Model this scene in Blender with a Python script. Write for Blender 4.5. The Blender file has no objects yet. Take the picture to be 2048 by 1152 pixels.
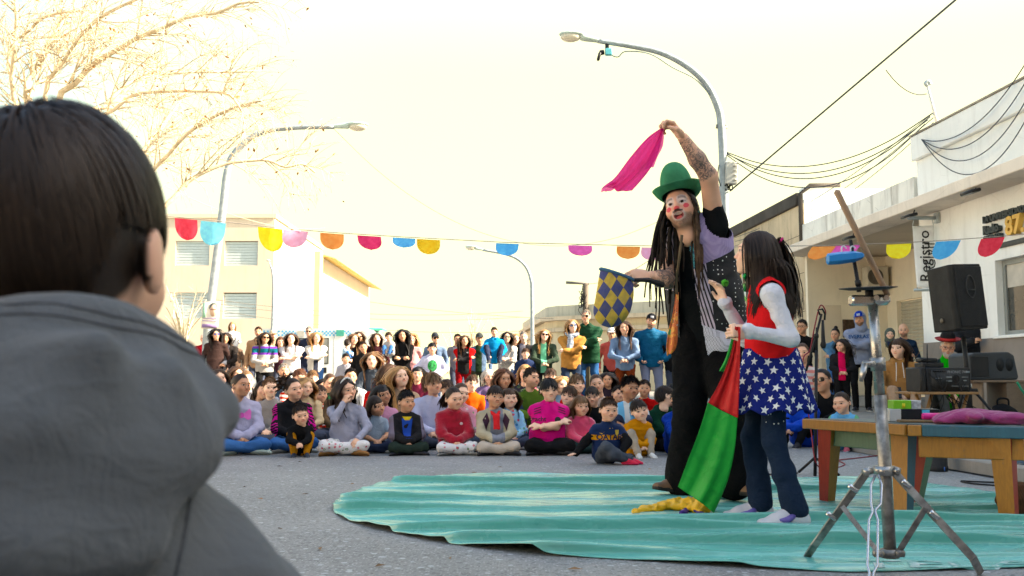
import bpy, bmesh, math, random
import numpy as np
from mathutils import Vector, Matrix, Euler
from mathutils.bvhtree import BVHTree
random.seed(7)
RNG = np.random.default_rng(7)
SC = bpy.context.scene
COL = SC.collection
PI = math.pi
R = math.radians
# ---- camera, sky, sun, exposure
FPX, CAMH, YH = 1900.0, 0.64, 756.0          # focal length in photo pixels, lens height, horizon row
PITCH = math.atan((YH - 576.0) / FPX)
cam = bpy.data.cameras.new('camera')
cam.sensor_width = 36.0
cam.lens = 36.0 * FPX / 2048.0
cam.clip_start, cam.clip_end = 0.05, 2000.0
cam.dof.use_dof = True
cam.dof.focus_distance = 6.5
cam.dof.aperture_fstop = 9.0
camo = bpy.data.objects.new('camera', cam)
COL.objects.link(camo)
camo.location = (0, 0, CAMH)
camo.rotation_euler = (PI / 2 + PITCH, 0, 0)
SC.camera = camo
SUN_EL, SUN_AZ = R(33), R(-6)                  # azimuth measured from +X (right) towards +Y (away)
sun = bpy.data.lights.new('sun', 'SUN')
sun.energy = 4.6
sun.angle = R(0.55)
sun.color = (1.0, 0.86, 0.66)
suno = bpy.data.objects.new('sun', sun)
COL.objects.link(suno)
SDIR = Vector((math.cos(SUN_EL) * math.cos(SUN_AZ), math.cos(SUN_EL) * math.sin(SUN_AZ), math.sin(SUN_EL)))
suno.rotation_euler = SDIR.to_track_quat('Z', 'Y').to_euler()
suno.location = SDIR * 60
world = bpy.data.worlds.new('World')
SC.world = world
world.use_nodes = True
wn, wl = world.node_tree.nodes, world.node_tree.links
wn.clear()
w_out = wn.new('ShaderNodeOutputWorld')
w_bg = wn.new('ShaderNodeBackground')
w_bg.inputs['Strength'].default_value = 0.12
w_sky = wn.new('ShaderNodeTexSky')
w_sky.sky_type = 'NISHITA'
w_sky.sun_disc = False
w_sky.sun_elevation = SUN_EL
w_sky.sun_rotation = PI / 2 - SUN_AZ
w_sky.air_density, w_sky.dust_density, w_sky.ozone_density = 1.0, 3.0, 1.0
# thin bright high haze: whitens the whole sky, most towards the horizon
w_geo = wn.new('ShaderNodeTexCoord')
w_sep = wn.new('ShaderNodeSeparateXYZ')
wl.new(w_geo.outputs['Generated'], w_sep.inputs[0])
w_map = wn.new('ShaderNodeMapRange')
w_map.interpolation_type = 'SMOOTHSTEP'
w_map.inputs['From Min'].default_value = 0.30
w_map.inputs['From Max'].default_value = 0.55
w_map.inputs['To Min'].default_value = 0.97
w_map.inputs['To Max'].default_value = 0.18
wl.new(w_sep.outputs['Z'], w_map.inputs['Value'])
w_mix = wn.new('ShaderNodeMixRGB')
w_mix.inputs['Color2'].default_value = (2.75, 2.65, 1.55, 1)
# the haze is warm towards the sun and cooler on the side away from it
w_side = wn.new('ShaderNodeMath')
w_side.operation = 'MULTIPLY_ADD'
w_side.inputs[1].default_value = -1.0
w_zz = wn.new('ShaderNodeMath')
w_zz.operation = 'MULTIPLY'
w_zz.inputs[1].default_value = 0.6
wl.new(w_sep.outputs['Z'], w_zz.inputs[0])
wl.new(w_sep.outputs['X'], w_side.inputs[0])
wl.new(w_zz.outputs[0], w_side.inputs[2])
w_sm = wn.new('ShaderNodeMapRange')
w_sm.interpolation_type = 'SMOOTHSTEP'
w_sm.inputs['From Min'].default_value = 0.26
w_sm.inputs['From Max'].default_value = 0.75
wl.new(w_side.outputs[0], w_sm.inputs['Value'])
w_hz = wn.new('ShaderNodeMixRGB')
w_hz.inputs['Color1'].default_value = (2.75, 2.65, 1.42, 1)
w_hz.inputs['Color2'].default_value = (1.40, 1.95, 1.80, 1)
wl.new(w_sm.outputs[0], w_hz.inputs['Fac'])
wl.new(w_hz.outputs[0], w_mix.inputs['Color2'])
wl.new(w_map.outputs[0], w_mix.inputs['Fac'])
wl.new(w_sky.outputs[0], w_mix.inputs['Color1'])
wl.new(w_mix.outputs[0], w_bg.inputs['Color'])
wl.new(w_bg.outputs[0], w_out.inputs['Surface'])
SC.render.engine = 'CYCLES'
SC.cycles.use_denoising = True
SC.cycles.max_bounces = 6
SC.cycles.diffuse_bounces = 3
SC.cycles.transparent_max_bounces = 12
SC.view_settings.view_transform = 'Standard'
SC.view_settings.look = 'None'
SC.view_settings.gamma = 1.0
SC.view_settings.exposure = 2.3
# ---- placing things: pixel column/row of the photo + distance -> metres
_cp, _sp = math.cos(PITCH), math.sin(PITCH)
def P(px, py, Y):
 u, v = (px - 1024) / FPX, (576 - py) / FPX
 d = Vector((u, _cp - v * _sp, _sp + v * _cp))
 return Vector((0, 0, CAMH)) + d * (Y / d.y)
def G(px, py, z=0.0):
 u, v = (px - 1024) / FPX, (576 - py) / FPX
 d = Vector((u, _cp - v * _sp, _sp + v * _cp))
 return Vector((0, 0, CAMH)) + d * ((z - CAMH) / d.z)
# ---- materials
class X:
 """Shader arithmetic: wraps a socket or number so that node maths can be written as formulas."""
 nt = None
 def __init__(s, v):
  s.v = v
 @staticmethod
 def op(o, *a, clamp=False):
  n = X.nt.nodes.new('ShaderNodeMath')
  n.operation = o
  n.use_clamp = clamp
  for i, k in enumerate(a):
   k = k.v if isinstance(k, X) else k
   if isinstance(k, (int, float)):
    n.inputs[i].default_value = k
   else:
    X.nt.links.new(k, n.inputs[i])
  return X(n.outputs[0])
 def __add__(s, o): return X.op('ADD', s, o)
 __radd__ = __add__
 def __sub__(s, o): return X.op('SUBTRACT', s, o)
 def __rsub__(s, o): return X.op('SUBTRACT', o, s)
 def __mul__(s, o): return X.op('MULTIPLY', s, o)
 __rmul__ = __mul__
 def __truediv__(s, o): return X.op('DIVIDE', s, o)
 def abs(s): return X.op('ABSOLUTE', s)
 def sqrt(s): return X.op('SQRT', s)
 def frac(s): return X.op('FRACT', s)
 def floor(s): return X.op('FLOOR', s)
 def mod(s, o): return X.op('FLOORED_MODULO', s, o)
 def min(s, o): return X.op('MINIMUM', s, o)
 def max(s, o): return X.op('MAXIMUM', s, o)
 def gt(s, o): return X.op('GREATER_THAN', s, o)
 def lt(s, o): return X.op('LESS_THAN', s, o)
 def step(s, lo, hi):
  """smooth 0..1 from lo to hi (lo may exceed hi)"""
  n = X.nt.nodes.new('ShaderNodeMapRange')
  n.interpolation_type = 'SMOOTHSTEP'
  a, b, ta, tb = (lo, hi, 0, 1) if lo <= hi else (hi, lo, 1, 0)
  n.inputs['From Min'].default_value = a
  n.inputs['From Max'].default_value = b
  n.inputs['To Min'].default_value = ta
  n.inputs['To Max'].default_value = tb
  X.nt.links.new(s.v, n.inputs['Value'])
  return X(n.outputs[0])
def rgb(c):
 return (c[0], c[1], c[2], 1.0)
def hexc(h):
 """sRGB hex -> linear albedo"""
 v = [int(h[i:i + 2], 16) / 255 for i in (0, 2, 4)]
 return tuple(((a + 0.055) / 1.055) ** 2.4 if a > 0.04045 else a / 12.92 for a in v)
def mixc(fac, a, b, mode='MIX'):
 n = X.nt.nodes.new('ShaderNodeMixRGB')
 n.blend_type = mode
 for sock, val in ((n.inputs[0], fac), (n.inputs[1], a), (n.inputs[2], b)):
  val = val.v if isinstance(val, X) else val
  if isinstance(val, (int, float)):
   sock.default_value = val if sock.type == 'VALUE' else (val, val, val, 1)
  elif isinstance(val, tuple):
   sock.default_value = rgb(val)
  else:
   X.nt.links.new(val, sock)
 return n.outputs[0]
def coords(kind='Object'):
 n = X.nt.nodes.new('ShaderNodeTexCoord')
 return n.outputs[kind]
def attr(name):
 n = X.nt.nodes.new('ShaderNodeAttribute')
 n.attribute_name = name
 return n
def xyz(vec):
 n = X.nt.nodes.new('ShaderNodeSeparateXYZ')
 X.nt.links.new(vec, n.inputs[0])
 return X(n.outputs[0]), X(n.outputs[1]), X(n.outputs[2])
def comb(x, y, z):
 n = X.nt.nodes.new('ShaderNodeCombineXYZ')
 for i, k in enumerate((x, y, z)):
  k = k.v if isinstance(k, X) else k
  if isinstance(k, (int, float)):
   n.inputs[i].default_value = k
  else:
   X.nt.links.new(k, n.inputs[i])
 return n.outputs[0]
def scaled(vec, s):
 n = X.nt.nodes.new('ShaderNodeMapping')
 n.inputs['Scale'].default_value = s
 X.nt.links.new(vec, n.inputs['Vector'])
 return n.outputs[0]
def noise(vec, scale, detail=3, rough=0.55, dist=0.0):
 n = X.nt.nodes.new('ShaderNodeTexNoise')
 n.inputs['Scale'].default_value = scale
 n.inputs['Detail'].default_value = detail
 n.inputs['Roughness'].default_value = rough
 n.inputs['Distortion'].default_value = dist
 X.nt.links.new(vec, n.inputs['Vector'])
 return X(n.outputs[0])
def voro(vec, scale, feature='F1', out='Distance', rnd=1.0):
 n = X.nt.nodes.new('ShaderNodeTexVoronoi')
 n.feature = feature
 n.inputs['Scale'].default_value = scale
 n.inputs['Randomness'].default_value = rnd
 X.nt.links.new(vec, n.inputs['Vector'])
 return n.outputs[out]
MATS = {}
def newmat(name):
 m = bpy.data.materials.new(name)
 m.use_nodes = True
 X.nt = m.node_tree
 b = m.node_tree.nodes['Principled BSDF']
 return m, b
def setin(b, name, v):
 s = b.inputs[name]
 v = v.v if isinstance(v, X) else v
 if isinstance(v, (int, float)):
  s.default_value = v
 elif isinstance(v, tuple):
  s.default_value = rgb(v) if s.type == 'RGBA' else v
 else:
  X.nt.links.new(v, s)
def bump(b, h, strength=0.3, dist=0.01):
 n = X.nt.nodes.new('ShaderNodeBump')
 n.inputs['Strength'].default_value = strength
 n.inputs['Distance'].default_value = dist
 X.nt.links.new(h.v if isinstance(h, X) else h, n.inputs['Height'])
 X.nt.links.new(n.outputs[0], b.inputs['Normal'])
def plain(col, rough=0.6, metal=0.0, var=0.12, nscale=6.0, spec=0.28, bmp=0.15, bscale=120.0):
 """painted / plastic / metal surface with slight mottling and fine relief"""
 key = ('plain', col, rough, metal, var, nscale, spec, bmp, bscale)
 if key in MATS:
  return MATS[key]
 m, b = newmat('surface')
 co = coords()
 n = noise(co, nscale, 5)
 setin(b, 'Base Color', mixc(n.step(0.3, 0.75), tuple(c * (1 - var) for c in col), tuple(min(1, c * (1 + var * 0.7)) for c in col)))
 setin(b, 'Roughness', (noise(co, nscale * 3, 3) - 0.5) * 0.25 + rough)
 setin(b, 'Metallic', metal)
 setin(b, 'Specular IOR Level', spec)
 if bmp:
  bump(b, noise(co, bscale, 2), bmp, 0.004)
 MATS[key] = m
 return m
def cloth(col, pat=None, rough=0.92, fuzz=0.0, weave=420.0, wrinkle=0.5, **k):
 """woven / knitted fabric; pat adds the garment's own pattern in the wearer's coordinates"""
 key = ('cloth', col, pat, rough, fuzz, weave, wrinkle, tuple(sorted(k.items())))
 if key in MATS:
  return MATS[key]
 m, b = newmat('fabric')
 co = coords()
 x, y, z = xyz(co)
 c2 = k.get('c2', (0.7, 0.7, 0.7))
 c3 = k.get('c3', (0.1, 0.1, 0.1))
 base = col
 wob = (noise(co, 9.0, 2) - 0.5) * 0.03
 if pat == 'stripes':        # horizontal rings c2 every k['per']
  f = ((z + wob) / k.get('per', 0.06)).frac().lt(k.get('duty', 0.5))
  base = mixc(f, col, c2)
 elif pat == 'band':         # one band between z0 and z1
  f = (z + wob * 0.4).gt(k['z0']) * (z + wob * 0.4).lt(k['z1'])
  base = mixc(f, col, c2)
  if 'c3' in k:
   zz = (z - k['z0']).abs().min((z - k['z1']).abs())
   base = mixc(zz.lt(k.get('edge', 0.012)), base, c3)
 elif pat == 'front':        # open jacket: inner shirt shows in the middle of the chest
  f = (x - k.get('x0', 0.0)).abs().lt(k.get('w', 0.05)) * y.lt(k.get('y0', -0.02))
  if 'zmax' in k:
   f = f * z.lt(k['zmax'])
  base = mixc(f, col, c2)
 elif pat == 'yoke':         # shoulders/sleeves one colour, body another
  f = x.abs().lt(k.get('w', 0.12)) * z.lt(k['z1'])
  base = mixc(f, col, c2)
 elif pat == 'floral':
  s = k.get('s', 22.0)
  d = X(voro(co, s))
  cc = voro(co, s, 'F1', 'Color')
  r_, g_, b_ = xyz(cc)
  base = mixc((d + (noise(co, 80, 2) - 0.5) * 0.25).lt(0.30) * r_.gt(0.35), col, mixc(g_.gt(0.45), c2, c3))
  base = mixc((d - 0.36).abs().lt(0.05) * b_.gt(0.6), base, k.get('c4', (0.15, 0.3, 0.12)))
 elif pat == 'plaid':
  s = k.get('per', 0.035)
  f = ((x / s).frac().lt(0.4) + (z / s).frac().lt(0.4)) * 0.5
  base = mixc(f, col, c2)
 elif pat == 'camo':
  n1 = noise(co, k.get('s', 14.0), 3)
  n2 = noise(scaled(co, (1.7, 1.3, 0.9)), k.get('s', 14.0), 3)
  base = mixc(n1.step(0.5, 0.53), mixc(n2.step(0.52, 0.56), col, c2), c3)
 elif pat == 'spots':
  d = X(voro(co, k.get('s', 40.0), rnd=k.get('rnd', 0.3)))
  base = mixc(d.lt(k.get('r', 0.25)), col, c2)
 elif pat == 'zebra':        # wavy stripes on the sleeves only
  f = ((x.abs() * 0.8 + z * 1.2 + (noise(co, 14, 3) - 0.5) * 0.12) / 0.035).frac().lt(0.45) * x.abs().gt(k.get('w', 0.12))
  base = mixc(f, col, c2)
 elif pat == 'vert':
  f = ((x + wob) / k.get('per', 0.02)).frac().lt(k.get('duty', 0.5))
  base = mixc(f, col, c2)
 nn = noise(co, 12.0, 4)
 base = mixc(0.5, base, mixc(nn.step(0.25, 0.8), 0.55, 1.25), 'MULTIPLY') if False else mixc(nn.step(0.3, 0.75) * 0.22, base, mixc(1.0, base, (0.55, 0.55, 0.58), 'MULTIPLY'))
 setin(b, 'Base Color', base)
 setin(b, 'Roughness', rough)
 setin(b, 'Specular IOR Level', 0.06)
 setin(b, 'Sheen Weight', fuzz)
 setin(b, 'Sheen Roughness', 0.5)
 # creases: ridged, warped noise, plus weave
 w1 = noise(scaled(co, (1.0, 1.0, 1.7)), 11.0, 3, 0.5, 0.6)
 w2 = noise(co, weave, 2)
 w3 = noise(scaled(co, (1.4, 1.4, 0.8)), 23.0, 3, 0.5, 1.2)
 bump(b, (w1 - 0.5).abs() * -1.6 * wrinkle + (w3 - 0.5).abs() * -0.7 * wrinkle + w2 * 0.05, 0.5, 0.03)
 MATS[key] = m
 return m
# ---- mesh building
class Geo:
 """collects verts and faces (numpy) and links them as one mesh object"""
 def __init__(s):
  s.V, s.Q, s.T, s.qm, s.tm, s.n = [], [], [], [], [], 0
  s.A = {}
 def add(s, V, Q=None, T=None, mi=0, **at):
  V = np.asarray(V, np.float32).reshape(-1, 3)
  k = s.n
  s.V.append(V)
  if Q is not None and len(Q):
   Q = np.asarray(Q, np.int64).reshape(-1, 4)
   s.Q.append(Q + k)
   s.qm.append(np.full(len(Q), mi))
  if T is not None and len(T):
   T = np.asarray(T, np.int64).reshape(-1, 3)
   s.T.append(T + k)
   s.tm.append(np.full(len(T), mi))
  for nm, a in at.items():
   s.A.setdefault(nm, []).append((k, np.asarray(a, np.float32)))
  s.n += len(V)
  return k
 def merge(s, o, mi=0, M=None):
  V, Q, T = o.arrays()
  if M is not None:
   V = xf(M, V)
  s.add(V, Q, T, mi)
 def arrays(s):
  V = np.concatenate(s.V) if s.V else np.zeros((0, 3), np.float32)
  Q = np.concatenate(s.Q) if s.Q else np.zeros((0, 4), np.int64)
  T = np.concatenate(s.T) if s.T else np.zeros((0, 3), np.int64)
  return V, Q, T
 def bm(s, b, mi=0, M=None):
  """take a bmesh's geometry (tri/quad/ngon -> fan) and free it"""
  b.verts.index_update()
  V = np.array([v.co[:] for v in b.verts], np.float32)
  if M is not None:
   V = xf(M, V)
  q, t = [], []
  for f in b.faces:
   i = [v.index for v in f.verts]
   if len(i) == 4:
    q.append(i)
   else:
    for j in range(1, len(i) - 1):
     t.append((i[0], i[j], i[j + 1]))
  s.add(V, q, t, mi)
  b.free()
 def box(s, c, size, rot=(0, 0, 0), bev=0.0, mi=0, taper=None, seg=1):
  b = bmesh.new()
  bmesh.ops.create_cube(b, size=1.0)
  for v in b.verts:
   if taper and v.co.z > 0:
    v.co.x *= taper[0]
    v.co.y *= taper[1]
   v.co = Vector((v.co.x * size[0], v.co.y * size[1], v.co.z * size[2]))
  if bev:
   bmesh.ops.bevel(b, geom=b.edges[:], offset=bev, segments=seg, affect='EDGES', clamp_overlap=True)
  M = Matrix.Translation(c) @ Euler(rot).to_matrix().to_4x4()
  s.bm(b, mi, M)
 def tube(s, pts, rad, n=8, mi=0, caps=True, closed=False, flat=None):
  """tube along points; rad scalar or per point; flat = (side factor, up factor)"""
  pts = [Vector(p) for p in pts]
  m = len(pts)
  rads = [rad] * m if isinstance(rad, (int, float)) else list(rad)
  V = []
  up = None
  for i, p in enumerate(pts):
   if closed:
    t = (pts[(i + 1) % m] - pts[i - 1]).normalized()
   else:
    t = (pts[min(i + 1, m - 1)] - pts[max(i - 1, 0)])
    t = t.normalized() if t.length > 1e-9 else Vector((0, 0, 1))
   if up is None:
    up = Vector((0, 0, 1)) if abs(t.z) < 0.9 else Vector((0, 1, 0))
   a = t.cross(up)
   a = a.normalized() if a.length > 1e-6 else t.orthogonal().normalized()
   bb = a.cross(t).normalized()
   up = bb
   fa, fb = flat or (1, 1)
   for j in range(n):
    an = 2 * PI * j / n
    V.append(p + a * math.cos(an) * rads[i] * fa + bb * math.sin(an) * rads[i] * fb)
  Q, T = [], []
  for i in range(m if closed else m - 1):
   i2 = (i + 1) % m
   for j in range(n):
    j2 = (j + 1) % n
    Q.append((i * n + j, i * n + j2, i2 * n + j2, i2 * n + j))
  if caps and not closed:
   V.append(pts[0])
   V.append(pts[-1])
   for j in range(n):
    T.append((m * n, (j + 1) % n, j))
    T.append((m * n + 1, (m - 1) * n + j, (m - 1) * n + (j + 1) % n))
  s.add([v[:] for v in V], Q, T, mi)
 def cyl(s, a, b, r1, r2=None, n=16, mi=0):
  s.tube([a, b], [r1, r1 if r2 is None else r2], n, mi)
 def lathe(s, prof, c=(0, 0, 0), n=24, mi=0, M=None, sx=1, sy=1):
  """profile of (radius, z) turned round z"""
  V, Q = [], []
  for (r, z) in prof:
   for j in range(n):
    a = 2 * PI * j / n
    V.append((c[0] + r * math.cos(a) * sx, c[1] + r * math.sin(a) * sy, c[2] + z))
  for i in range(len(prof) - 1):
   for j in range(n):
    j2 = (j + 1) % n
    Q.append((i * n + j, i * n + j2, (i + 1) * n + j2, (i + 1) * n + j))
  V = np.array(V, np.float32)
  if M is not None:
   V = xf(M, V)
  s.add(V, Q, None, mi)
 def prism(s, outline, a, b, mi=0):
  """outline list of (u, v); a, b functions (u, v) -> 3-D for the two faces"""
  k = len(outline)
  V = [tuple(a(u, v)) for u, v in outline] + [tuple(b(u, v)) for u, v in outline]
  bm_ = bmesh.new()
  vs = [bm_.verts.new(v) for v in V]
  f1 = bm_.faces.new(vs[:k])
  f2 = bm_.faces.new(vs[k:][::-1])
  for i in range(k):
   bm_.faces.new((vs[(i + 1) % k], vs[i], vs[k + i], vs[k + (i + 1) % k]))
  bmesh.ops.triangulate(bm_, faces=[f1, f2])
  bmesh.ops.recalc_face_normals(bm_, faces=bm_.faces[:])
  s.bm(bm_, mi)
 def sheet(s, fn, nu, nv, mi=0, thick=0.0, uv=False):
  """grid of fn(u, v) with u, v in 0..1; thick gives it a second side"""
  u = np.linspace(0, 1, nu + 1)
  v = np.linspace(0, 1, nv + 1)
  V = np.array([fn(a, b) for b in v for a in u], np.float32)
  i, j = np.meshgrid(np.arange(nu), np.arange(nv))
  i, j = i.ravel(), j.ravel()
  w = nu + 1
  Q = np.stack([j * w + i, j * w + i + 1, (j + 1) * w + i + 1, (j + 1) * w + i], 1)
  U = np.array([(a, b, 0) for b in v for a in u], np.float32)
  if thick:
   N = vnormals(V, Q, None)
   V2 = V - N * thick
   m = len(V)
   per = [k for k in range(w)] + [k * w + nu for k in range(1, nv + 1)] + [nv * w + k for k in range(nu - 1, -1, -1)] + [k * w for k in range(nv - 1, 0, -1)]
   side = [(per[k], per[(k + 1) % len(per)], per[(k + 1) % len(per)] + m, per[k] + m) for k in range(len(per))]
   Q = np.concatenate([Q, Q[:, ::-1] + m, np.array(side)[:, ::-1]])
   V = np.concatenate([V, V2])
   U = np.concatenate([U, U])
  if uv:
   s.add(V, Q, None, mi, uvw=U)
  else:
   s.add(V, Q, None, mi)
 def mesh(s, name, mats, smooth=True):
  V, Q, T = s.arrays()
  me = bpy.data.meshes.new(name)
  nq, ntr = len(Q), len(T)
  me.vertices.add(len(V))
  me.vertices.foreach_set('co', V.astype(np.float32).ravel())
  me.loops.add(nq * 4 + ntr * 3)
  me.polygons.add(nq + ntr)
  li = np.concatenate([Q.ravel(), T.ravel()]).astype(np.int32)
  me.loops.foreach_set('vertex_index', li)
  st = np.concatenate([np.arange(nq) * 4, nq * 4 + np.arange(ntr) * 3]).astype(np.int32)
  me.polygons.foreach_set('loop_start', st)
  mi = np.concatenate([np.concatenate(s.qm) if s.qm else np.zeros(0), np.concatenate(s.tm) if s.tm else np.zeros(0)]).astype(np.int32)
  me.polygons.foreach_set('material_index', mi)
  me.polygons.foreach_set('use_smooth', np.full(nq + ntr, bool(smooth)))
  for m in (mats if isinstance(mats, (list, tuple)) else [mats]):
   me.materials.append(m)
  me.update(calc_edges=True)
  for nm, parts in s.A.items():
   w = 3 if parts[0][1].ndim == 2 else 1
   buf = np.full((len(V), w), 9.0 if nm == 'hp' else 0.0, np.float32)
   for k, a in parts:
    buf[k:k + len(a)] = a.reshape(len(a), w)
   at = me.attributes.new(nm, 'FLOAT_VECTOR' if w == 3 else 'FLOAT', 'POINT')
   at.data.foreach_set('vector' if w == 3 else 'value', buf.ravel())
  return me
 def obj(s, name, mats, parent=None, smooth=True, auto=None):
  me = s.mesh(name, mats, smooth)
  o = bpy.data.objects.new(name, me)
  COL.objects.link(o)
  if parent is not None:
   o.parent = parent
  if auto is not None:
   sharp(me, auto)
  return o
def sharp(me, deg=35):
 """mark edges sharper than deg so that boxes keep crisp edges under smooth shading"""
 try:
  me.set_sharp_from_angle(angle=R(deg))
 except Exception:
  pass
def xf(M, V):
 M = np.array(M, np.float64)
 return (np.asarray(V) @ M[:3, :3].T + M[:3, 3]).astype(np.float32)
def vnormals(V, Q, T):
 N = np.zeros_like(V, dtype=np.float64)
 if Q is not None and len(Q):
  n = np.cross(V[Q[:, 2]] - V[Q[:, 0]], V[Q[:, 3]] - V[Q[:, 1]])
  for i in range(4):
   np.add.at(N, Q[:, i], n)
 if T is not None and len(T):
  n = np.cross(V[T[:, 1]] - V[T[:, 0]], V[T[:, 2]] - V[T[:, 0]])
  for i in range(3):
   np.add.at(N, T[:, i], n)
 return N / np.maximum(np.linalg.norm(N, axis=1, keepdims=True), 1e-12)
def tag(o, label=None, cat=None, group=None, kind=None):
 if label:
  o['label'] = label
 if cat:
  o['category'] = cat
 if group:
  o['group'] = group
 if kind:
  o['kind'] = kind
 return o
def empty(name, loc=(0, 0, 0), rz=0.0, label=None, cat=None, group=None):
 o = bpy.data.objects.new(name, None)
 o.empty_display_size = 0.1
 COL.objects.link(o)
 o.location = loc
 o.rotation_euler = (0, 0, rz)
 return tag(o, label, cat, group)
# ---- implicit surfaces (continuous bodies and garments)
def v3(p):
 return np.array(p, np.float64)
class Sdf:
 def __init__(s, k=0.02):
  s.p, s.k = [], k
 def cap(s, a, b, ra, rb=None, k=None, sub=False):
  s.p.append(('c', v3(a), v3(b), ra, ra if rb is None else rb, s.k if k is None else k, sub))
  return s
 def ecap(s, a, b, ra, rb, side, ratio, k=None):
  """tapered capsule whose cross-section is ratio times wider along 'side'"""
  s.p.append(('e', v3(a), v3(b), ra, rb, s.k if k is None else k, False, v3(side), ratio))
  return s
 def ell(s, c, r, k=None, sub=False, rot=None):
  s.p.append(('l', v3(c), v3(r), s.k if k is None else k, sub, None if rot is None else np.array(rot, np.float64)))
  return s
 def bounds(s):
  lo, hi = np.full(3, 9e9), np.full(3, -9e9)
  for q in s.p:
   if q[0] == 'l':
    if q[4]:
     continue
    m = q[2] if q[5] is None else np.full(3, q[2].max())
    lo, hi = np.minimum(lo, q[1] - m), np.maximum(hi, q[1] + m)
   else:
    if q[6]:
     continue
    m = max(q[3], q[4]) * (q[8] if q[0] == 'e' else 1)
    lo = np.minimum(lo, np.minimum(q[1], q[2]) - m)
    hi = np.maximum(hi, np.maximum(q[1], q[2]) + m)
  return lo, hi
 def field(s, vox):
  lo, hi = s.bounds()
  lo = lo - 2.5 * vox - 0.004
  n = np.ceil((hi + 2.5 * vox + 0.004 - lo) / vox).astype(int) + 1
  F = np.full(n, 1.0, np.float32)
  ax = [(lo[i] + vox * np.arange(n[i])).astype(np.float32) for i in range(3)]
  for q in s.p:
   if q[0] == 'l':
    k, sub = q[3], q[4]
    m = (q[2] if q[5] is None else np.full(3, q[2].max())) + k + 2 * vox
    l, h = q[1] - m, q[1] + m
   else:
    k, sub = q[5], q[6]
    m = max(q[3], q[4]) * (q[8] if q[0] == 'e' else 1) + k + 2 * vox
    l, h = np.minimum(q[1], q[2]) - m, np.maximum(q[1], q[2]) + m
   i0 = np.clip(np.floor((l - lo) / vox).astype(int), 0, n)
   i1 = np.clip(np.ceil((h - lo) / vox).astype(int) + 1, 0, n)
   if (i1 <= i0).any():
    continue
   sl = tuple(slice(a, b) for a, b in zip(i0, i1))
   Xg, Yg, Zg = ax[0][sl[0]][:, None, None], ax[1][sl[1]][None, :, None], ax[2][sl[2]][None, None, :]
   if q[0] == 'l':
    dx, dy, dz = Xg - q[1][0], Yg - q[1][1], Zg - q[1][2]
    if q[5] is not None:
     Rm = q[5]
     dx, dy, dz = (dx * Rm[0, 0] + dy * Rm[1, 0] + dz * Rm[2, 0], dx * Rm[0, 1] + dy * Rm[1, 1] + dz * Rm[2, 1], dx * Rm[0, 2] + dy * Rm[1, 2] + dz * Rm[2, 2])
    r = q[2]
    k0 = np.sqrt((dx / r[0]) ** 2 + (dy / r[1]) ** 2 + (dz / r[2]) ** 2)
    k1 = np.sqrt((dx / r[0] ** 2) ** 2 + (dy / r[1] ** 2) ** 2 + (dz / r[2] ** 2) ** 2)
    d = k0 * (k0 - 1.0) / np.maximum(k1, 1e-6)
   else:
    a, b = q[1], q[2]
    ab = b - a
    L2 = max(float(ab @ ab), 1e-12)
    dx, dy, dz = Xg - a[0], Yg - a[1], Zg - a[2]
    t = np.clip((dx * ab[0] + dy * ab[1] + dz * ab[2]) / L2, 0, 1)
    rx, ry, rz = dx - t * ab[0], dy - t * ab[1], dz - t * ab[2]
    if q[0] == 'e':
     sd = q[7] / np.linalg.norm(q[7])
     u = rx * sd[0] + ry * sd[1] + rz * sd[2]
     f = u * (1 - 1 / q[8])
     rx, ry, rz = rx - f * sd[0], ry - f * sd[1], rz - f * sd[2]
    d = np.sqrt(rx * rx + ry * ry + rz * rz) - (q[3] + (q[4] - q[3]) * t)
   S = F[sl]
   if sub:
    d = -d
    hh = np.clip(0.5 - 0.5 * (S - d) / k, 0, 1)
    F[sl] = S + (d - S) * hh + k * hh * (1 - hh)
   else:
    hh = np.clip(0.5 + 0.5 * (S - d) / k, 0, 1)
    F[sl] = S + (d - S) * hh - k * hh * (1 - hh)
  return F, lo, vox
 def surf(s, vox):
  return nets(*s.field(vox))
_EDG = [(0, 1), (2, 3), (4, 5), (6, 7), (0, 2), (1, 3), (4, 6), (5, 7), (0, 4), (1, 5), (2, 6), (3, 7)]
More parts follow.
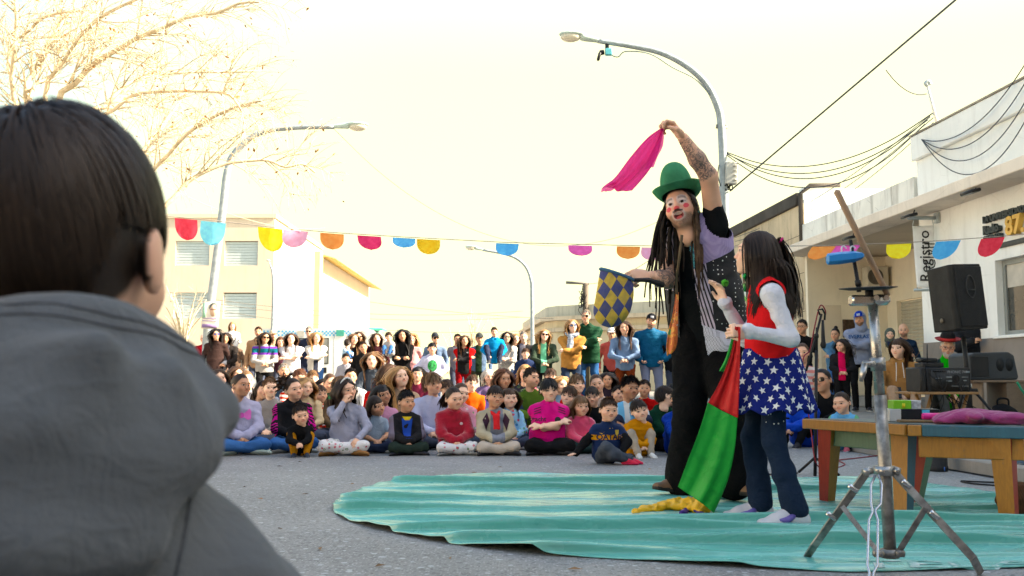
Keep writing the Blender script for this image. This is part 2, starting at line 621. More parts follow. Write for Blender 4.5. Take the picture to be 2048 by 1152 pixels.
def nets(F, lo, vox):
 """surface nets: smooth quad mesh of the zero level"""
 s = F < 0
 c = s[:-1, :-1, :-1].astype(np.int8)
 tot = np.zeros(c.shape, np.int8)
 for i in (0, 1):
  for j in (0, 1):
   for k in (0, 1):
    tot += s[i:i + c.shape[0], j:j + c.shape[1], k:k + c.shape[2]]
 act = (tot > 0) & (tot < 8)
 I = np.argwhere(act)
 if not len(I):
  return np.zeros((0, 3), np.float32), np.zeros((0, 4), np.int64)
 idx = np.full(act.shape, -1, np.int64)
 idx[act] = np.arange(len(I))
 cor = np.array([(a, b, d) for d in (0, 1) for b in (0, 1) for a in (0, 1)])
 val = np.stack([F[I[:, 0] + o[0], I[:, 1] + o[1], I[:, 2] + o[2]] for o in cor], 1)
 acc = np.zeros((len(I), 3))
 cnt = np.zeros(len(I))
 for a, b in _EDG:
  va, vb = val[:, a], val[:, b]
  m = (va < 0) != (vb < 0)
  t = np.where(m, va / np.where(m, va - vb, 1), 0)
  p = cor[a] + t[:, None] * (cor[b] - cor[a])
  acc += np.where(m[:, None], p, 0)
  cnt += m
 V = (I + acc / np.maximum(cnt, 1)[:, None]) * vox + lo
 Qs = []
 for axis in range(3):
  o1, o2 = [(1, 2), (2, 0), (0, 1)][axis]
  A = np.take(s, range(s.shape[axis] - 1), axis)
  B = np.take(s, range(1, s.shape[axis]), axis)
  E = np.argwhere(A != B)
  E = E[(E[:, o1] > 0) & (E[:, o2] > 0) & (E[:, o1] < s.shape[o1] - 1) & (E[:, o2] < s.shape[o2] - 1)]
  if not len(E):
   continue
  ins = A[E[:, 0], E[:, 1], E[:, 2]]
  def cell(da, db):
   e = E.copy()
   e[:, o1] += da
   e[:, o2] += db
   return idx[e[:, 0], e[:, 1], e[:, 2]]
  q = np.stack([cell(-1, -1), cell(0, -1), cell(0, 0), cell(-1, 0)], 1)
  q = np.where(ins[:, None], q, q[:, ::-1])
  Qs.append(q)
 Q = np.concatenate(Qs)
 Q = Q[(Q >= 0).all(1)]
 return V.astype(np.float32), Q
def folds(V, Q, amp, freq, seed=0, stretch=(1, 1, 1)):
 """push cloth in and out into soft creases"""
 r = np.random.default_rng(seed)
 p = V * np.array(stretch) * freq
 ph = r.uniform(0, 6.28, 12)
 D = r.normal(size=(6, 3))
 D /= np.linalg.norm(D, axis=1, keepdims=True)
 w = np.sin(p @ D[0] + ph[0]) + np.sin(p @ D[1] * 1.3 + ph[1])
 f = np.sin(p @ D[2] * 1.7 + 1.6 * w + ph[2]) * 0.6 + np.sin(p @ D[3] * 2.9 + 1.3 * w + ph[3]) * 0.4
 f = f - np.abs(np.sin(p @ D[4] * 1.1 + w + ph[4])) * 0.6
 return (V + vnormals(V, Q, None) * (f * amp)[:, None]).astype(np.float32)
def smooth_closed(pts, n=6):
 """Catmull-Rom through points"""
 pts = [Vector(p) for p in pts]
 out = []
 m = len(pts)
 for i in range(m - 1):
  p0, p1, p2, p3 = pts[max(i - 1, 0)], pts[i], pts[i + 1], pts[min(i + 2, m - 1)]
  for j in range(n):
   t = j / n
   out.append(0.5 * ((2 * p1) + (p2 - p0) * t + (2 * p0 - 5 * p1 + 4 * p2 - p3) * t * t + (3 * p1 - p0 - 3 * p2 + p3) * t ** 3))
 out.append(pts[-1])
 return out
spline = smooth_closed
# ---- people: head, hands, hair, garments
SKIN = {'fair': (0.78, 0.50, 0.35), 'light': (0.70, 0.405, 0.265), 'tan': (0.56, 0.30, 0.175), 'brown': (0.41, 0.21, 0.12)}
HAIRC = {'black': (0.012, 0.010, 0.010), 'dark': (0.026, 0.016, 0.011), 'brown': (0.06, 0.032, 0.018), 'auburn': (0.10, 0.040, 0.018),
  'light': (0.15, 0.085, 0.04), 'blond': (0.34, 0.21, 0.09), 'grey': (0.28, 0.27, 0.26), 'white': (0.55, 0.54, 0.52)}
SKC, SKR = v3((0, 0.012, 0.030)), v3((0.0745, 0.0935, 0.0915))   # skull ellipsoid
def head_sdf(open_mouth=0.0):
 s = Sdf(0.02)
 s.ell(SKC, SKR)
 s.ell((0, -0.022, -0.030), (0.060, 0.064, 0.072), 0.035)
 s.ell((0, -0.040, -0.066), (0.043, 0.046, 0.040), 0.03)
 s.ell((0, -0.072, -0.094), (0.020, 0.017, 0.016), 0.02)
 for m in (-1, 1):
  s.ell((m * 0.040, -0.052, -0.024), (0.027, 0.030, 0.028), 0.025)
  s.cap((m * 0.012, -0.083, 0.036), (m * 0.045, -0.068, 0.036), 0.010, 0.009, 0.018)
  s.ell((m * 0.031, -0.101, 0.012), (0.019, 0.014, 0.0115), 0.010, sub=True)
  s.ell((m * 0.031, -0.0735, 0.012), (0.0150, 0.0135, 0.0135), 0.003)
  s.cap((m * 0.018, -0.0865, 0.0215), (m * 0.043, -0.0775, 0.0200), 0.0045, 0.004, 0.006)
  s.cap((m * 0.019, -0.0850, 0.0035), (m * 0.041, -0.0770, 0.0045), 0.0038, 0.0035, 0.006)
  s.ell((m * 0.080, 0.013, -0.002), (0.0085, 0.018, 0.031), 0.006)
  s.ell((m * 0.081, 0.004, 0.002), (0.004, 0.009, 0.016), 0.004, sub=True)
  s.ell((m * 0.0115, -0.0970, -0.0235), (0.0075, 0.0095, 0.0075), 0.006)
 s.cap((0, -0.083, 0.022), (0, -0.1045, -0.017), 0.0075, 0.0105, 0.012)
 s.ell((0, -0.1060, -0.0215), (0.0100, 0.0095, 0.0088), 0.006)
 s.ell((0, -0.080, -0.050), (0.030, 0.016, 0.024), 0.016)
 if open_mouth:
  s.cap((-0.021, -0.0900, -0.038), (0.021, -0.0900, -0.038), 0.0055, 0.0055, 0.008)
  s.cap((-0.015, -0.0870, -0.076), (0.015, -0.0870, -0.076), 0.0075, 0.0075, 0.010)
  s.ell((0, -0.098, -0.0565), (0.0225, 0.026, 0.0165), 0.004, sub=True)
 else:
  s.cap((-0.019, -0.0880, -0.0435), (0.019, -0.0880, -0.0435), 0.0052, 0.0052, 0.006)
  s.cap((-0.016, -0.0880, -0.0545), (0.016, -0.0880, -0.0545), 0.0062, 0.0062, 0.006)
  s.cap((-0.024, -0.098, -0.0490), (0.024, -0.098, -0.0490), 0.0032, 0.0032, 0.004, sub=True)
 s.cap((0, 0.018, -0.040), (0, 0.030, -0.150), 0.048, 0.050, 0.03)
 return s
def hair_limit(az):
 """lowest z of the hairline for azimuth az (0 front .. pi back)"""
 return np.interp(az, [0, 0.55, 0.95, 1.25, 1.55, 1.85, 2.3, PI], [0.084, 0.080, 0.050, 0.020, 0.012, -0.030, -0.058, -0.066])
def scalp_mask(V):
 az = np.arctan2(np.abs(V[:, 0]), -(V[:, 1] - 0.005))
 return np.clip((V[:, 2] - hair_limit(az)) / 0.012 + 0.5, 0, 1) * (np.abs(V[:, 0]) < 0.082)
_HEADS = {}
def head_template(vox, om=0.0):
 if (vox, om) not in _HEADS:
  V, Q = head_sdf(om).surf(vox)
  _HEADS[(vox, om)] = (V, Q, scalp_mask(V))
 return _HEADS[(vox, om)]
def head_warp(V, c, w=1.0):
 """adult template -> child: rounder cheeks, shorter face, smaller nose"""
 V = np.array(V, np.float64)
 lo = np.clip((0.012 - V[:, 2]) / 0.11, 0, 1)
 V[:, 2] = np.where(V[:, 2] < 0.012, 0.012 + (V[:, 2] - 0.012) * (1 - 0.16 * c), V[:, 2])
 V[:, 0] *= (1 + 0.05 * c * np.exp(-((V[:, 2] + 0.03) / 0.045) ** 2)) * w
 nose = np.exp(-((V[:, 0] / 0.016) ** 2 + ((V[:, 2] + 0.01) / 0.03) ** 2)) * np.clip((-V[:, 1] - 0.088) / 0.01, 0, 1)
 V[:, 1] += 0.010 * c * nose
 return V
_HANDS = {}
def hand_template(vox, curl, spread=0.0):
 key = (vox, curl, spread)
 if key not in _HANDS:
  s = Sdf(0.006)
  s.ecap((0, 0, -0.02), (0, 0, 0.02), 0.0215, 0.019, (1, 0, 0), 1.2, 0.012)
  s.ecap((0.002, 0, 0.025), (0.001, 0.002, 0.080), 0.0135, 0.0130, (1, 0, 0), 2.7, 0.012)
  for i, (x, L) in enumerate(((0.031, 0.070), (0.0105, 0.079), (-0.0105, 0.073), (-0.031, 0.057))):
   p = v3((x * 0.95, 0.002, 0.086 - abs(x - 0.01) * 0.25))
   a = curl * (0.55 + 0.1 * i)
   fan = (x - 0.0) * (2.2 + spread * 8)
   for j, f in enumerate((0.46, 0.31, 0.23)):
    d = v3((fan * 0.5 * math.cos(a), -math.sin(a), math.cos(a)))
    d /= np.linalg.norm(d)
    q = p + d * L * f
    s.cap(p, q, 0.0088 - 0.0009 * j, 0.0082 - 0.0009 * j, 0.004)
    p = q
    a += curl * (0.75 + 0.05 * i)
  s.cap((0.022, -0.006, 0.018), (0.046, -0.014, 0.050), 0.0135, 0.0105, 0.010)
  s.cap((0.046, -0.014, 0.050), (0.050 - 0.015 * curl, -0.022 - 0.008 * curl, 0.082), 0.0098, 0.0078, 0.004)
  V, Q = s.surf(vox)
  _HANDS[key] = (V, Q)
 return _HANDS[key]
def skin_mat(tone, hairc, beard=0.0, lips=1.0, makeup=None, smile=0.0, brow=1.0, tattoo=0.0, gaze=0.0):
 key = ('skin', tone, hairc, beard, lips, makeup, smile, brow, tattoo, gaze)
 if key in MATS:
  return MATS[key]
 m, b = newmat('skin')
 T, Hc = SKIN[tone], HAIRC[hairc]
 hp = attr('hp').outputs['Vector']
 x, y, z = xyz(hp)
 ax = x.abs()
 front = y.step(-0.050, -0.062)
 co = coords()
 col = mixc(noise(co, 18, 4).step(0.3, 0.75) * 0.35, T, (T[0] * 0.80, T[1] * 0.68, T[2] * 0.62))
 red = (T[0] * 1.02, T[1] * 0.72, T[2] * 0.66)
 def ell(cx, cz, rx, rz, soft=0.25, xx=None):
  xx = ax if xx is None else xx
  d = ((xx - cx) / rx) * ((xx - cx) / rx) + ((z - cz) / rz) * ((z - cz) / rz)
  return d.step(1 + soft, 1 - soft) * front
 col = mixc(ell(0.046, -0.022, 0.030, 0.026, 0.9) * 0.45, col, red)
 col = mixc(ell(0.0, -0.020, 0.018, 0.016, 0.9) * 0.35, col, red)
 if beard:
  bz = (z + ax * 0.35 - (noise(hp, 60, 3) - 0.5) * 0.02)
  bm = bz.step(-0.022, -0.040) * y.step(0.03, 0.015) * z.step(-0.115, -0.10)
  bm = bm * (1 - ell(0, -0.049, 0.019, 0.010, 0.5)).max(0)
  speck = noise(hp, 420, 2).step(0.25, 0.7) * 0.5 + 0.5
  col = mixc(bm * speck * beard, col, Hc)
 if makeup:
  col = mixc(ell(0.031, 0.024, 0.024, 0.028, 0.5) * 0.55, col, (0.72, 0.70, 0.68))
  col = mixc(ell(0.0, -0.050, 0.036, 0.034, 0.4) * 0.35, col, (0.70, 0.66, 0.62))
  col = mixc(ell(0.046, -0.012, 0.0135, 0.0135, 0.2) * 0.9, col, (0.62, 0.03, 0.06))
  col = mixc(ell(0.0, -0.021, 0.0165, 0.0105, 0.35) * 0.92, col, (0.60, 0.035, 0.04))
  mo = z + 0.0335 - (noise(hp, 90, 2) - 0.5) * 0.004
  col = mixc((mo.abs().step(0.008, 0.004)) * ax.step(0.030, 0.024) * front * 0.9, col, (0.035, 0.02, 0.012))
 # eye socket tint, lids, eyes, brows
 col = mixc(ell(0.031, 0.012, 0.019, 0.011, 0.6) * 0.18, col, (T[0] * 0.62, T[1] * 0.48, T[2] * 0.45))
 ez = z - 0.0120 - (ax - 0.031) * 0.10
 ew = (ax - 0.031).abs() / 0.0160
 opn = (1 - ew * ew).max(0) * 0.0070
 eye = (ez.abs() - opn).step(0.0006, -0.0006) * ew.lt(1) * front
 lash = ((ez - opn).abs().step(0.0018, 0.0006)) * ew.lt(1.06) * front
 col = mixc(eye, col, (0.46, 0.41, 0.38))
 ix = x - gaze * 0.004
 ir = ((ix.abs() - 0.031) * (ix.abs() - 0.031) + (z - 0.0125) * (z - 0.0125)).sqrt()
 col = mixc(eye * ir.step(0.0092, 0.0080), col, (0.030, 0.016, 0.010))
 col = mixc(eye * ir.step(0.0030, 0.0024), col, (0.004, 0.004, 0.004))
 col = mixc(lash * 0.7, col, (0.010, 0.008, 0.007))
 bz = z - 0.0345 + (ax - 0.033) * 0.08 + (ax - 0.033) * (ax - 0.033) * 14.0 - (0.004 if makeup else 0.0)
 bw = (ax - 0.033).abs().step(0.021, 0.016)
 browm = bz.abs().step(0.0046 * brow, 0.0020 * brow) * bw * front * (noise(scaled(hp, (1, 1, 3)), 260, 2).step(0.15, 0.55) * 0.4 + 0.6)
 col = mixc(browm * 0.6, col, tuple(c * 0.6 for c in Hc) if hairc not in ('grey', 'white', 'blond') else tuple(c * 0.45 for c in Hc))
 # mouth
 if not makeup:
  mz = z + 0.049 - ax * ax * (3.0 + 10.0 * smile)
  lw = (ax / (0.0235 + 0.004 * smile))
  lh = (1 - lw * lw).max(0)
  lip = (mz.abs() - lh * 0.0098).step(0.0012, -0.0012) * lw.lt(1) * front
  lipc = (T[0] * 0.86, T[1] * 0.48, T[2] * 0.46)
  col = mixc(lip * 0.8 * lips, col, lipc)
  col = mixc(mz.abs().step(0.0016, 0.0007) * lw.lt(1.0) * front * 0.65, col, (0.08, 0.03, 0.025))
  if smile > 0.7:
   col = mixc((mz + 0.0002).abs().step(0.0036, 0.0026) * lw.lt(0.72) * front, col, (0.62, 0.60, 0.55))
 else:
  lw = ax / 0.030
  om = ((ax / 0.0235) * (ax / 0.0235) + ((z + 0.0565) / 0.0180) * ((z + 0.0565) / 0.0180))
  ring = om.step(1.55, 1.25) * front
  col = mixc(ring * 0.8, col, (0.42, 0.10, 0.09))
  inside = om.lt(1.06) * front
  col = mixc(inside, col, (0.12, 0.012, 0.012))
  tongue = ((ax / 0.0150) * (ax / 0.0150) + ((z + 0.0640) / 0.0105) * ((z + 0.0640) / 0.0105)).step(1.1, 0.9)
  col = mixc(inside * tongue, col, (0.55, 0.10, 0.10))
  col = mixc(inside * z.gt(-0.0485), col, (0.75, 0.70, 0.55))
 col = mixc(ell(0.0075, -0.0285, 0.0042, 0.0026, 0.4) * 0.8, col, (0.06, 0.02, 0.015))
 # scalp under the hair
 sc = X(attr('scalp').outputs['Fac'])
 col = mixc(sc, col, tuple(c * 0.8 for c in Hc))
 if tattoo:
  tm = X(attr('ink').outputs['Fac'])
  n = noise(co, 26, 4, 0.6, 1.6)
  lines = (n - 0.5).abs().step(0.055, 0.02)
  sh = noise(co, 14, 3).step(0.40, 0.62)
  col = mixc(tm * (lines * 0.75 + sh * 0.55).min(0.9), col, (0.045, 0.055, 0.065))
 setin(b, 'Base Color', col)
 setin(b, 'Roughness', (eye * -0.35) + 0.52)
 setin(b, 'Specular IOR Level', 0.35)
 setin(b, 'Subsurface Weight', 0.06)
 setin(b, 'Subsurface Radius', (0.02, 0.008, 0.004))
 bump(b, noise(co, 240, 3), 0.08, 0.004)
 MATS[key] = m
 return m
def hair_mat(c):
 key = ('hair', c)
 if key in MATS:
  return MATS[key]
 m, b = newmat('hair')
 C = HAIRC[c] if isinstance(c, str) else c
 r = X(attr('rnd').outputs['Fac'])
 col = mixc(r, tuple(a * 0.55 for a in C), tuple(min(1, a * 1.7 + 0.004) for a in C))
 setin(b, 'Base Color', col)
 setin(b, 'Roughness', 0.5)
 setin(b, 'Specular IOR Level', 0.25)
 tr = X.nt.nodes.new('ShaderNodeBsdfTranslucent')
 X.nt.links.new(mixc(1.0, col, (2.2, 1.8, 1.3), 'MULTIPLY'), tr.inputs['Color'])
 mx = X.nt.nodes.new('ShaderNodeMixShader')
 mx.inputs[0].default_value = 0.25
 X.nt.links.new(b.outputs[0], mx.inputs[1])
 X.nt.links.new(tr.outputs[0], mx.inputs[2])
 X.nt.links.new(mx.outputs[0], m.node_tree.nodes['Material Output'].inputs['Surface'])
 MATS[key] = m
 return m
def ribbons(P_, N_, w, rnd, taper=0.35):
 """P_ (n, k, 3) strand points, N_ outward normals, -> verts, quads, per-vertex random"""
 n, k, _ = P_.shape
 D = np.gradient(P_, axis=1)
 S = np.cross(D, N_)
 S /= np.maximum(np.linalg.norm(S, axis=2, keepdims=True), 1e-9)
 t = np.linspace(0, 1, k)
 ww = (w[:, None] * (1 - (1 - taper) * t ** 2)[None, :])[..., None] * 0.5
 V = np.stack([P_ - S * ww, P_ + S * ww], 2).reshape(-1, 3)
 i, j = np.meshgrid(np.arange(n), np.arange(k - 1), indexing='ij')
 a = (i * k + j) * 2
 Q = np.stack([a, a + 1, a + 3, a + 2], -1).reshape(-1, 4)
 return V, Q, np.repeat(rnd, k * 2)
def unit(a):
 return a / np.maximum(np.linalg.norm(a, axis=-1, keepdims=True), 1e-9)
def grow_hair(style, n, w, seed, down=(0, 0, -1), spheres=(), L=None, nseg=7, vol=0.07, part=0.0, lift=None, jit=1.0):
 """strands in head space; returns (points (n,k,3), normals, widths, random)"""
 r = np.random.default_rng(seed)
 down = v3(down)
 i = np.arange(n * 3)
 zz = 1 - 2 * (i + 0.5) / len(i)
 ph = i * 2.399963 + r.uniform(0, 1)
 u = np.stack([np.sqrt(1 - zz ** 2) * np.cos(ph), np.sqrt(1 - zz ** 2) * np.sin(ph), zz], 1) + r.normal(size=(len(i), 3)) * 0.03
 u = unit(u)
 p = SKC + SKR * u
 az = np.arctan2(np.abs(p[:, 0]), -(p[:, 1] - 0.005))
 keep = p[:, 2] > hair_limit(az) + (0.0 if style != 'bald' else 0.0)
 if style == 'bald':
  keep &= p[:, 2] < 0.055 + 0.03 * (p[:, 1] > 0.03)
 p, u = p[keep], u[keep]
 m = len(p)
 nr = unit(u / SKR)
 sx = np.sign(p[:, 0] - part + r.normal(size=m) * 0.004)[:, None]
 rv = r.uniform(0, 1, m)
 st = {'short': (0.030, 0.45, 0.10), 'boy': (0.062, 0.30, 0.30), 'spiky': (0.045, 0.8, 0.05), 'long': (0.40, 0.06, 1.1), 'bob': (0.19, 0.06, 1.1),
  'bangs': (0.36, 0.06, 1.1), 'back': (0.15, 0.02, 0.0), 'bald': (0.018, 0.2, 0.2), 'curly': (0.28, 0.25, 0.8), 'mop': (0.085, 0.35, 0.40)}[style]
 st = (st[0], st[1] if lift is None else lift, st[2])
 Ls = (L or st[0]) * r.uniform(0.75, 1.1, m)
 if style in ('short', 'boy', 'spiky', 'mop'):      # keep the ears free
  sidez = (np.arctan2(np.abs(p[:, 0]), -(p[:, 1] - 0.005)) > 1.0) & (np.arctan2(np.abs(p[:, 0]), -(p[:, 1] - 0.005)) < 2.05)
  Ls = np.where(sidez, Ls * np.clip((p[:, 2] + 0.005) / 0.075, 0.25, 1), Ls)
  azk = np.arctan2(np.abs(p[:, 0]), -(p[:, 1] - 0.005))
  Ls = np.where(azk > 0.9, Ls * np.clip((p[:, 2] - hair_limit(azk) + 0.015) / 0.075, 0.22, 1), Ls)
 g = st[2]
 crown = v3((0.012, 0.062, 0.13))
 frm = np.zeros(m, bool)
 if style in ('short', 'boy', 'spiky', 'bald', 'mop'):
  v = (p - crown) + v3((0, -0.03, 0)) * (p[:, 1:2] < 0.03) + sx * v3((0.03, 0, 0)) * (style == 'mop')
  if style == 'boy':
   v = v + v3((0.05, -0.02, 0)) * (p[:, 1:2] < -0.03)
 elif style == 'back':
  v = v3((0, 0.115, 0.035)) - p
 else:
  v = sx * v3((0.6, 0, 0)) + v3((0, 0.55, -0.5))
  if style in ('bangs', 'bob'):
   fr = (p[:, 1:2] < -0.035) & (np.abs(p[:, 0:1]) < 0.055)
   frm = fr[:, 0]
   v = np.where(fr, v3((0, -0.8, -0.3)) + sx * v3((0.12, 0, 0)), v)
   Ls = np.where(fr[:, 0], 0.075 * r.uniform(0.8, 1.1, m), Ls)
 d = v - nr * (v * nr).sum(1, keepdims=True)
 d = unit(unit(d) + nr * st[1] * r.uniform(0.5, 1.3, (m, 1)) + r.normal(size=(m, 3)) * 0.10 * jit)
 off = 0.015 + vol * rv
 pts, nrm = [], []
 phs = r.uniform(0, 6.28, m)
 for k in range(nseg + 1):
  e = (p - SKC) / SKR
  l = np.linalg.norm(e, axis=1, keepdims=True)
  tgt = (1 + off * min(1, 0.35 + k / 2))[:, None]
  p = np.where((l < tgt) | ((jit < 0.3) & (style == 'short')), SKC + SKR * e / l * tgt, p)
  if style in ('long', 'bob', 'bangs', 'curly'):
   onface = (p[:, 1] < -0.045) & (p[:, 2] < 0.055) & (np.abs(p[:, 0]) < 0.066 + 0.02 * rv)
   if style in ('bangs', 'bob'):
    onface &= ~frm
   p[:, 0] = np.where(onface, np.where(sx[:, 0] >= 0, 1, -1) * (0.068 + 0.02 * rv), p[:, 0])
  if style in ('long', 'bangs', 'bob'):
   lowm = np.clip((-0.03 - p[:, 2]) / 0.06, 0, 1)
   lim = 0.070 + 0.022 * rv
   p[:, 0] = p[:, 0] * (1 - 0.6 * lowm) + np.clip(p[:, 0], -lim, lim) * 0.6 * lowm
  for c, rad in spheres:
   q = p - c
   l2 = np.linalg.norm(q, axis=1, keepdims=True)
   rr = rad + 0.012 * rv[:, None]
   p = np.where(l2 < rr, c + q / np.maximum(l2, 1e-6) * rr, p)
  nn = unit((p - SKC) / SKR ** 2)
  nn = np.where((p[:, 2:3] < -0.05), unit((p - v3((0, 0.02, 0))) * v3((1, 1, 0)) + 1e-4), nn)
  pts.append(p.copy())
  nrm.append(nn)
  if k == nseg:
   break
  if style == 'back':
   d = v3((0, 0.115, 0.035)) - p
   stp = np.minimum(Ls / nseg, np.linalg.norm(d, axis=1))[:, None]
   d = unit(d - nn * (d * nn).sum(1, keepdims=True) * 0.9 + 1e-6)
  else:
   stp = (Ls / nseg)[:, None]
   d = unit(d + down * g * (0.35 + k / nseg) + r.normal(size=(m, 3)) * 0.05 * jit)
   if style == 'curly':
    d = unit(d + np.stack([np.sin(phs + k * 2.1), np.cos(phs * 1.3 + k * 2.4), 0 * phs], 1) * 0.6)
  p = p + d * stp
 PT, NM = np.stack(pts, 1), np.stack(nrm, 1)
 ok = np.ones(m, bool)
 if style in ('short', 'boy', 'spiky', 'mop'):
  e2 = 0.026 if jit < 0.3 else 0.0
  ear = (np.abs(PT[..., 0]) > 0.056 - e2 * 0.3) & (PT[..., 1] > -0.012) & (PT[..., 1] < 0.040 + e2) & (PT[..., 2] < 0.020) & (PT[..., 2] > -0.045 - e2)
  ok = ~ear.any(1)
 return PT[ok], NM[ok], (w * r.uniform(0.6, 1.3, m))[ok], (rv * 0.5 + r.uniform(0, 0.5, m))[ok] * (0.8 if jit < 0.3 else 1) + (0.05 if jit < 0.3 else 0)
def tail_hair(n, w, seed, root, L, spread, down=(0, 0, -1), out=(0, 0.6, 0.1), nseg=7, spheres=(), curl=0.0):
 """pony tail: n strands leaving one tie point"""
 r = np.random.default_rng(seed)
 p = v3(root) + r.normal(size=(n, 3)) * 0.008
 d = unit(v3(out) + r.normal(size=(n, 3)) * min(0.25, 0.05 + spread * 2))
 rv = r.uniform(0, 1, n)
 pts, nrm = [], []
 for k in range(nseg + 1):
  for c, rad in spheres:
   q = p - c
   l2 = np.linalg.norm(q, axis=1, keepdims=True)
   p = np.where(l2 < rad, c + q / np.maximum(l2, 1e-6) * rad, p)
  pts.append(p.copy())
  nrm.append(unit(v3((0, 1, 0.2)) + r.normal(size=(n, 3)) * 0.5))
  d = unit(d + v3(down) * 0.5 + r.normal(size=(n, 3)) * (spread + curl))
  p = p + d * (L / nseg) * (0.8 + 0.3 * rv[:, None])
 return np.stack(pts, 1), np.stack(nrm, 1), w * r.uniform(0.6, 1.3, n), r.uniform(0, 1, n)
def ik(a, c, l1, l2, pole):
 """middle joint of a two-bone limb from a to c, bending towards pole; returns (joint, reached end)"""
 a, c, pole = v3(a), v3(c), v3(pole)
 d = c - a
 L = np.linalg.norm(d)
 if L > 0.995 * (l1 + l2):
  c = a + d / L * 0.995 * (l1 + l2)
  d = c - a
  L = np.linalg.norm(d)
 if L < abs(l1 - l2) * 1.02 + 1e-4:
  c = a + d / max(L, 1e-6) * (abs(l1 - l2) * 1.02 + 1e-4)
  d = c - a
  L = np.linalg.norm(d)
 x = (l1 * l1 - l2 * l2 + L * L) / (2 * L)
 h = math.sqrt(max(l1 * l1 - x * x, 0))
 u = d / L
 q = pole - u * (pole @ u)
 q = q / max(np.linalg.norm(q), 1e-6)
 return a + u * x + q * h, c
def pose(kind, H, arms='lap', lean=0.0, wide=1.0, twist=0.0, side=0.0, r=None):
 """joint positions (metres, facing -Y) for a person of standing height H"""
 r = r or random.Random(1)
 J = {}
 q = lambda x, y, z: v3((x, y, z)) * H
 hw, sw = 0.055 * wide, 0.108 * wide
 if kind == 'stand':
  pz, y0 = 0.515, 0.0
 elif kind == 'chair':
  pz, y0 = 0.275, 0.02
 elif kind == 'low':
  pz, y0 = 0.15, 0.02
 else:
  pz, y0 = 0.072, 0.0
 th = 0.292
 J['pel'] = q(0, y0, pz)
 J['chest'] = q(side, y0 - math.sin(lean) * th, pz + math.cos(lean) * th)
 ct, stt = math.cos(twist), math.sin(twist)
 for n, m in (('L', 1), ('R', -1)):
  J['hip' + n] = q(m * hw, y0, pz)
  J['sh' + n] = J['chest'] + v3((m * sw * ct, m * sw * stt, -0.030)) * H
 J['neck'] = J['chest'] + q(0, -0.012 - 0.02 * math.sin(lean), 0.030)
 J['headbase'] = J['neck'] + q(0, -0.022 - 0.06 * lean, 0.032)
 ua, fa = 0.168 * H, 0.145 * H
 c = J['chest']
 W = {'down': ((0.150, -0.03, -0.30), (0.4, 1, 0)), 'clasp': ((0.022, -0.150, -0.215), (1, 0.3, -0.2)), 'hips': ((0.115, -0.03, -0.24), (1, 0.35, 0)),
  'hold': ((-0.02, -0.155, -0.165), (0.7, 0.3, -0.8)), 'lap': ((0.028, -0.165, -0.225), (1, 0.2, -0.3)), 'knees': ((0.035, -0.245, -0.17), (1, 0, -0.5)),
  'mouth': ((0.02, -0.135, 0.035), (0.6, 0.1, -1)), 'thigh': ((0.10, -0.19, -0.235), (1, 0.3, 0)), 'phone': ((0.05, -0.19, -0.11), (0.8, 0, -1)),
  'pockets': ((0.120, -0.06, -0.26), (1, 0.4, 0))}
 ar = arms if isinstance(arms, tuple) else (arms, arms)
 for n, m, a in (('L', 1, ar[0]), ('R', -1, ar[1])):
  if a == 'cross':
   tgt, pole = c + q(-m * 0.085, -0.120 - (0.022 if m > 0 else 0), -0.115 - (0.030 if m > 0 else 0.0)), (m * 1, -0.15, -1)
  elif isinstance(a, str):
   t, pl = W[a]
   tgt, pole = c + q(m * t[0], t[1], t[2]), (m * pl[0], pl[1], pl[2])
  else:
   tgt, pole = v3(a[0]), a[1]
  J['el' + n], J['wr' + n] = ik(J['sh' + n], tgt, ua, fa, pole)
  J['hand' + n] = a
 tl, sl = 0.245 * H, 0.240 * H
 for n, m in (('L', 1), ('R', -1)):
  if kind == 'stand':
   J['an' + n] = q(m * 0.058, 0.02 if m > 0 else -0.01, 0.045)
   J['kn' + n], J['an' + n] = ik(J['hip' + n], J['an' + n], tl, sl, (m * 0.1, -1, 0))
   J['toe' + n], J['dn' + n] = unit(v3((m * 0.25, -1, 0))), v3((0, 0, -1))
  elif kind == 'cross':
   f = 0.0 if m > 0 else 0.028
   J['kn' + n], J['an' + n] = ik(J['hip' + n], q(-m * 0.085, -0.165 - f, 0.052), tl, sl, (m * 1, -0.38, 0.10))
   J['toe' + n], J['dn' + n] = unit(v3((-m * 0.9, -0.35, -0.05))), unit(v3((m * 0.2, -0.5, -0.8)))
  elif kind == 'knees':
   J['kn' + n], J['an' + n] = ik(J['hip' + n], q(m * 0.075, -0.255, 0.045), tl, sl, (m * 0.25, 0, 1))
   J['toe' + n], J['dn' + n] = unit(v3((m * 0.15, -1, 0))), v3((0, 0, -1))
  elif kind in ('chair', 'low'):
   J['kn' + n], J['an' + n] = ik(J['hip' + n], q(m * 0.06, -0.25 if kind == 'chair' else -0.32, 0.045), tl, sl, (m * 0.1, -1, 0.8))
   J['toe' + n], J['dn' + n] = unit(v3((m * 0.2, -1, 0))), v3((0, 0, -1))
  elif kind == 'side':     # legs folded to one side
   J['kn' + n], J['an' + n] = ik(J['hip' + n], q(0.16 + (0.06 if m > 0 else 0), -0.115 - (0.06 if m < 0 else 0), 0.05), tl, sl, (-0.5 * m + 0.1, -1, 0.2))
   J['toe' + n], J['dn' + n] = unit(v3((1, -0.25, 0))), unit(v3((0, -0.3, -1)))
 return J
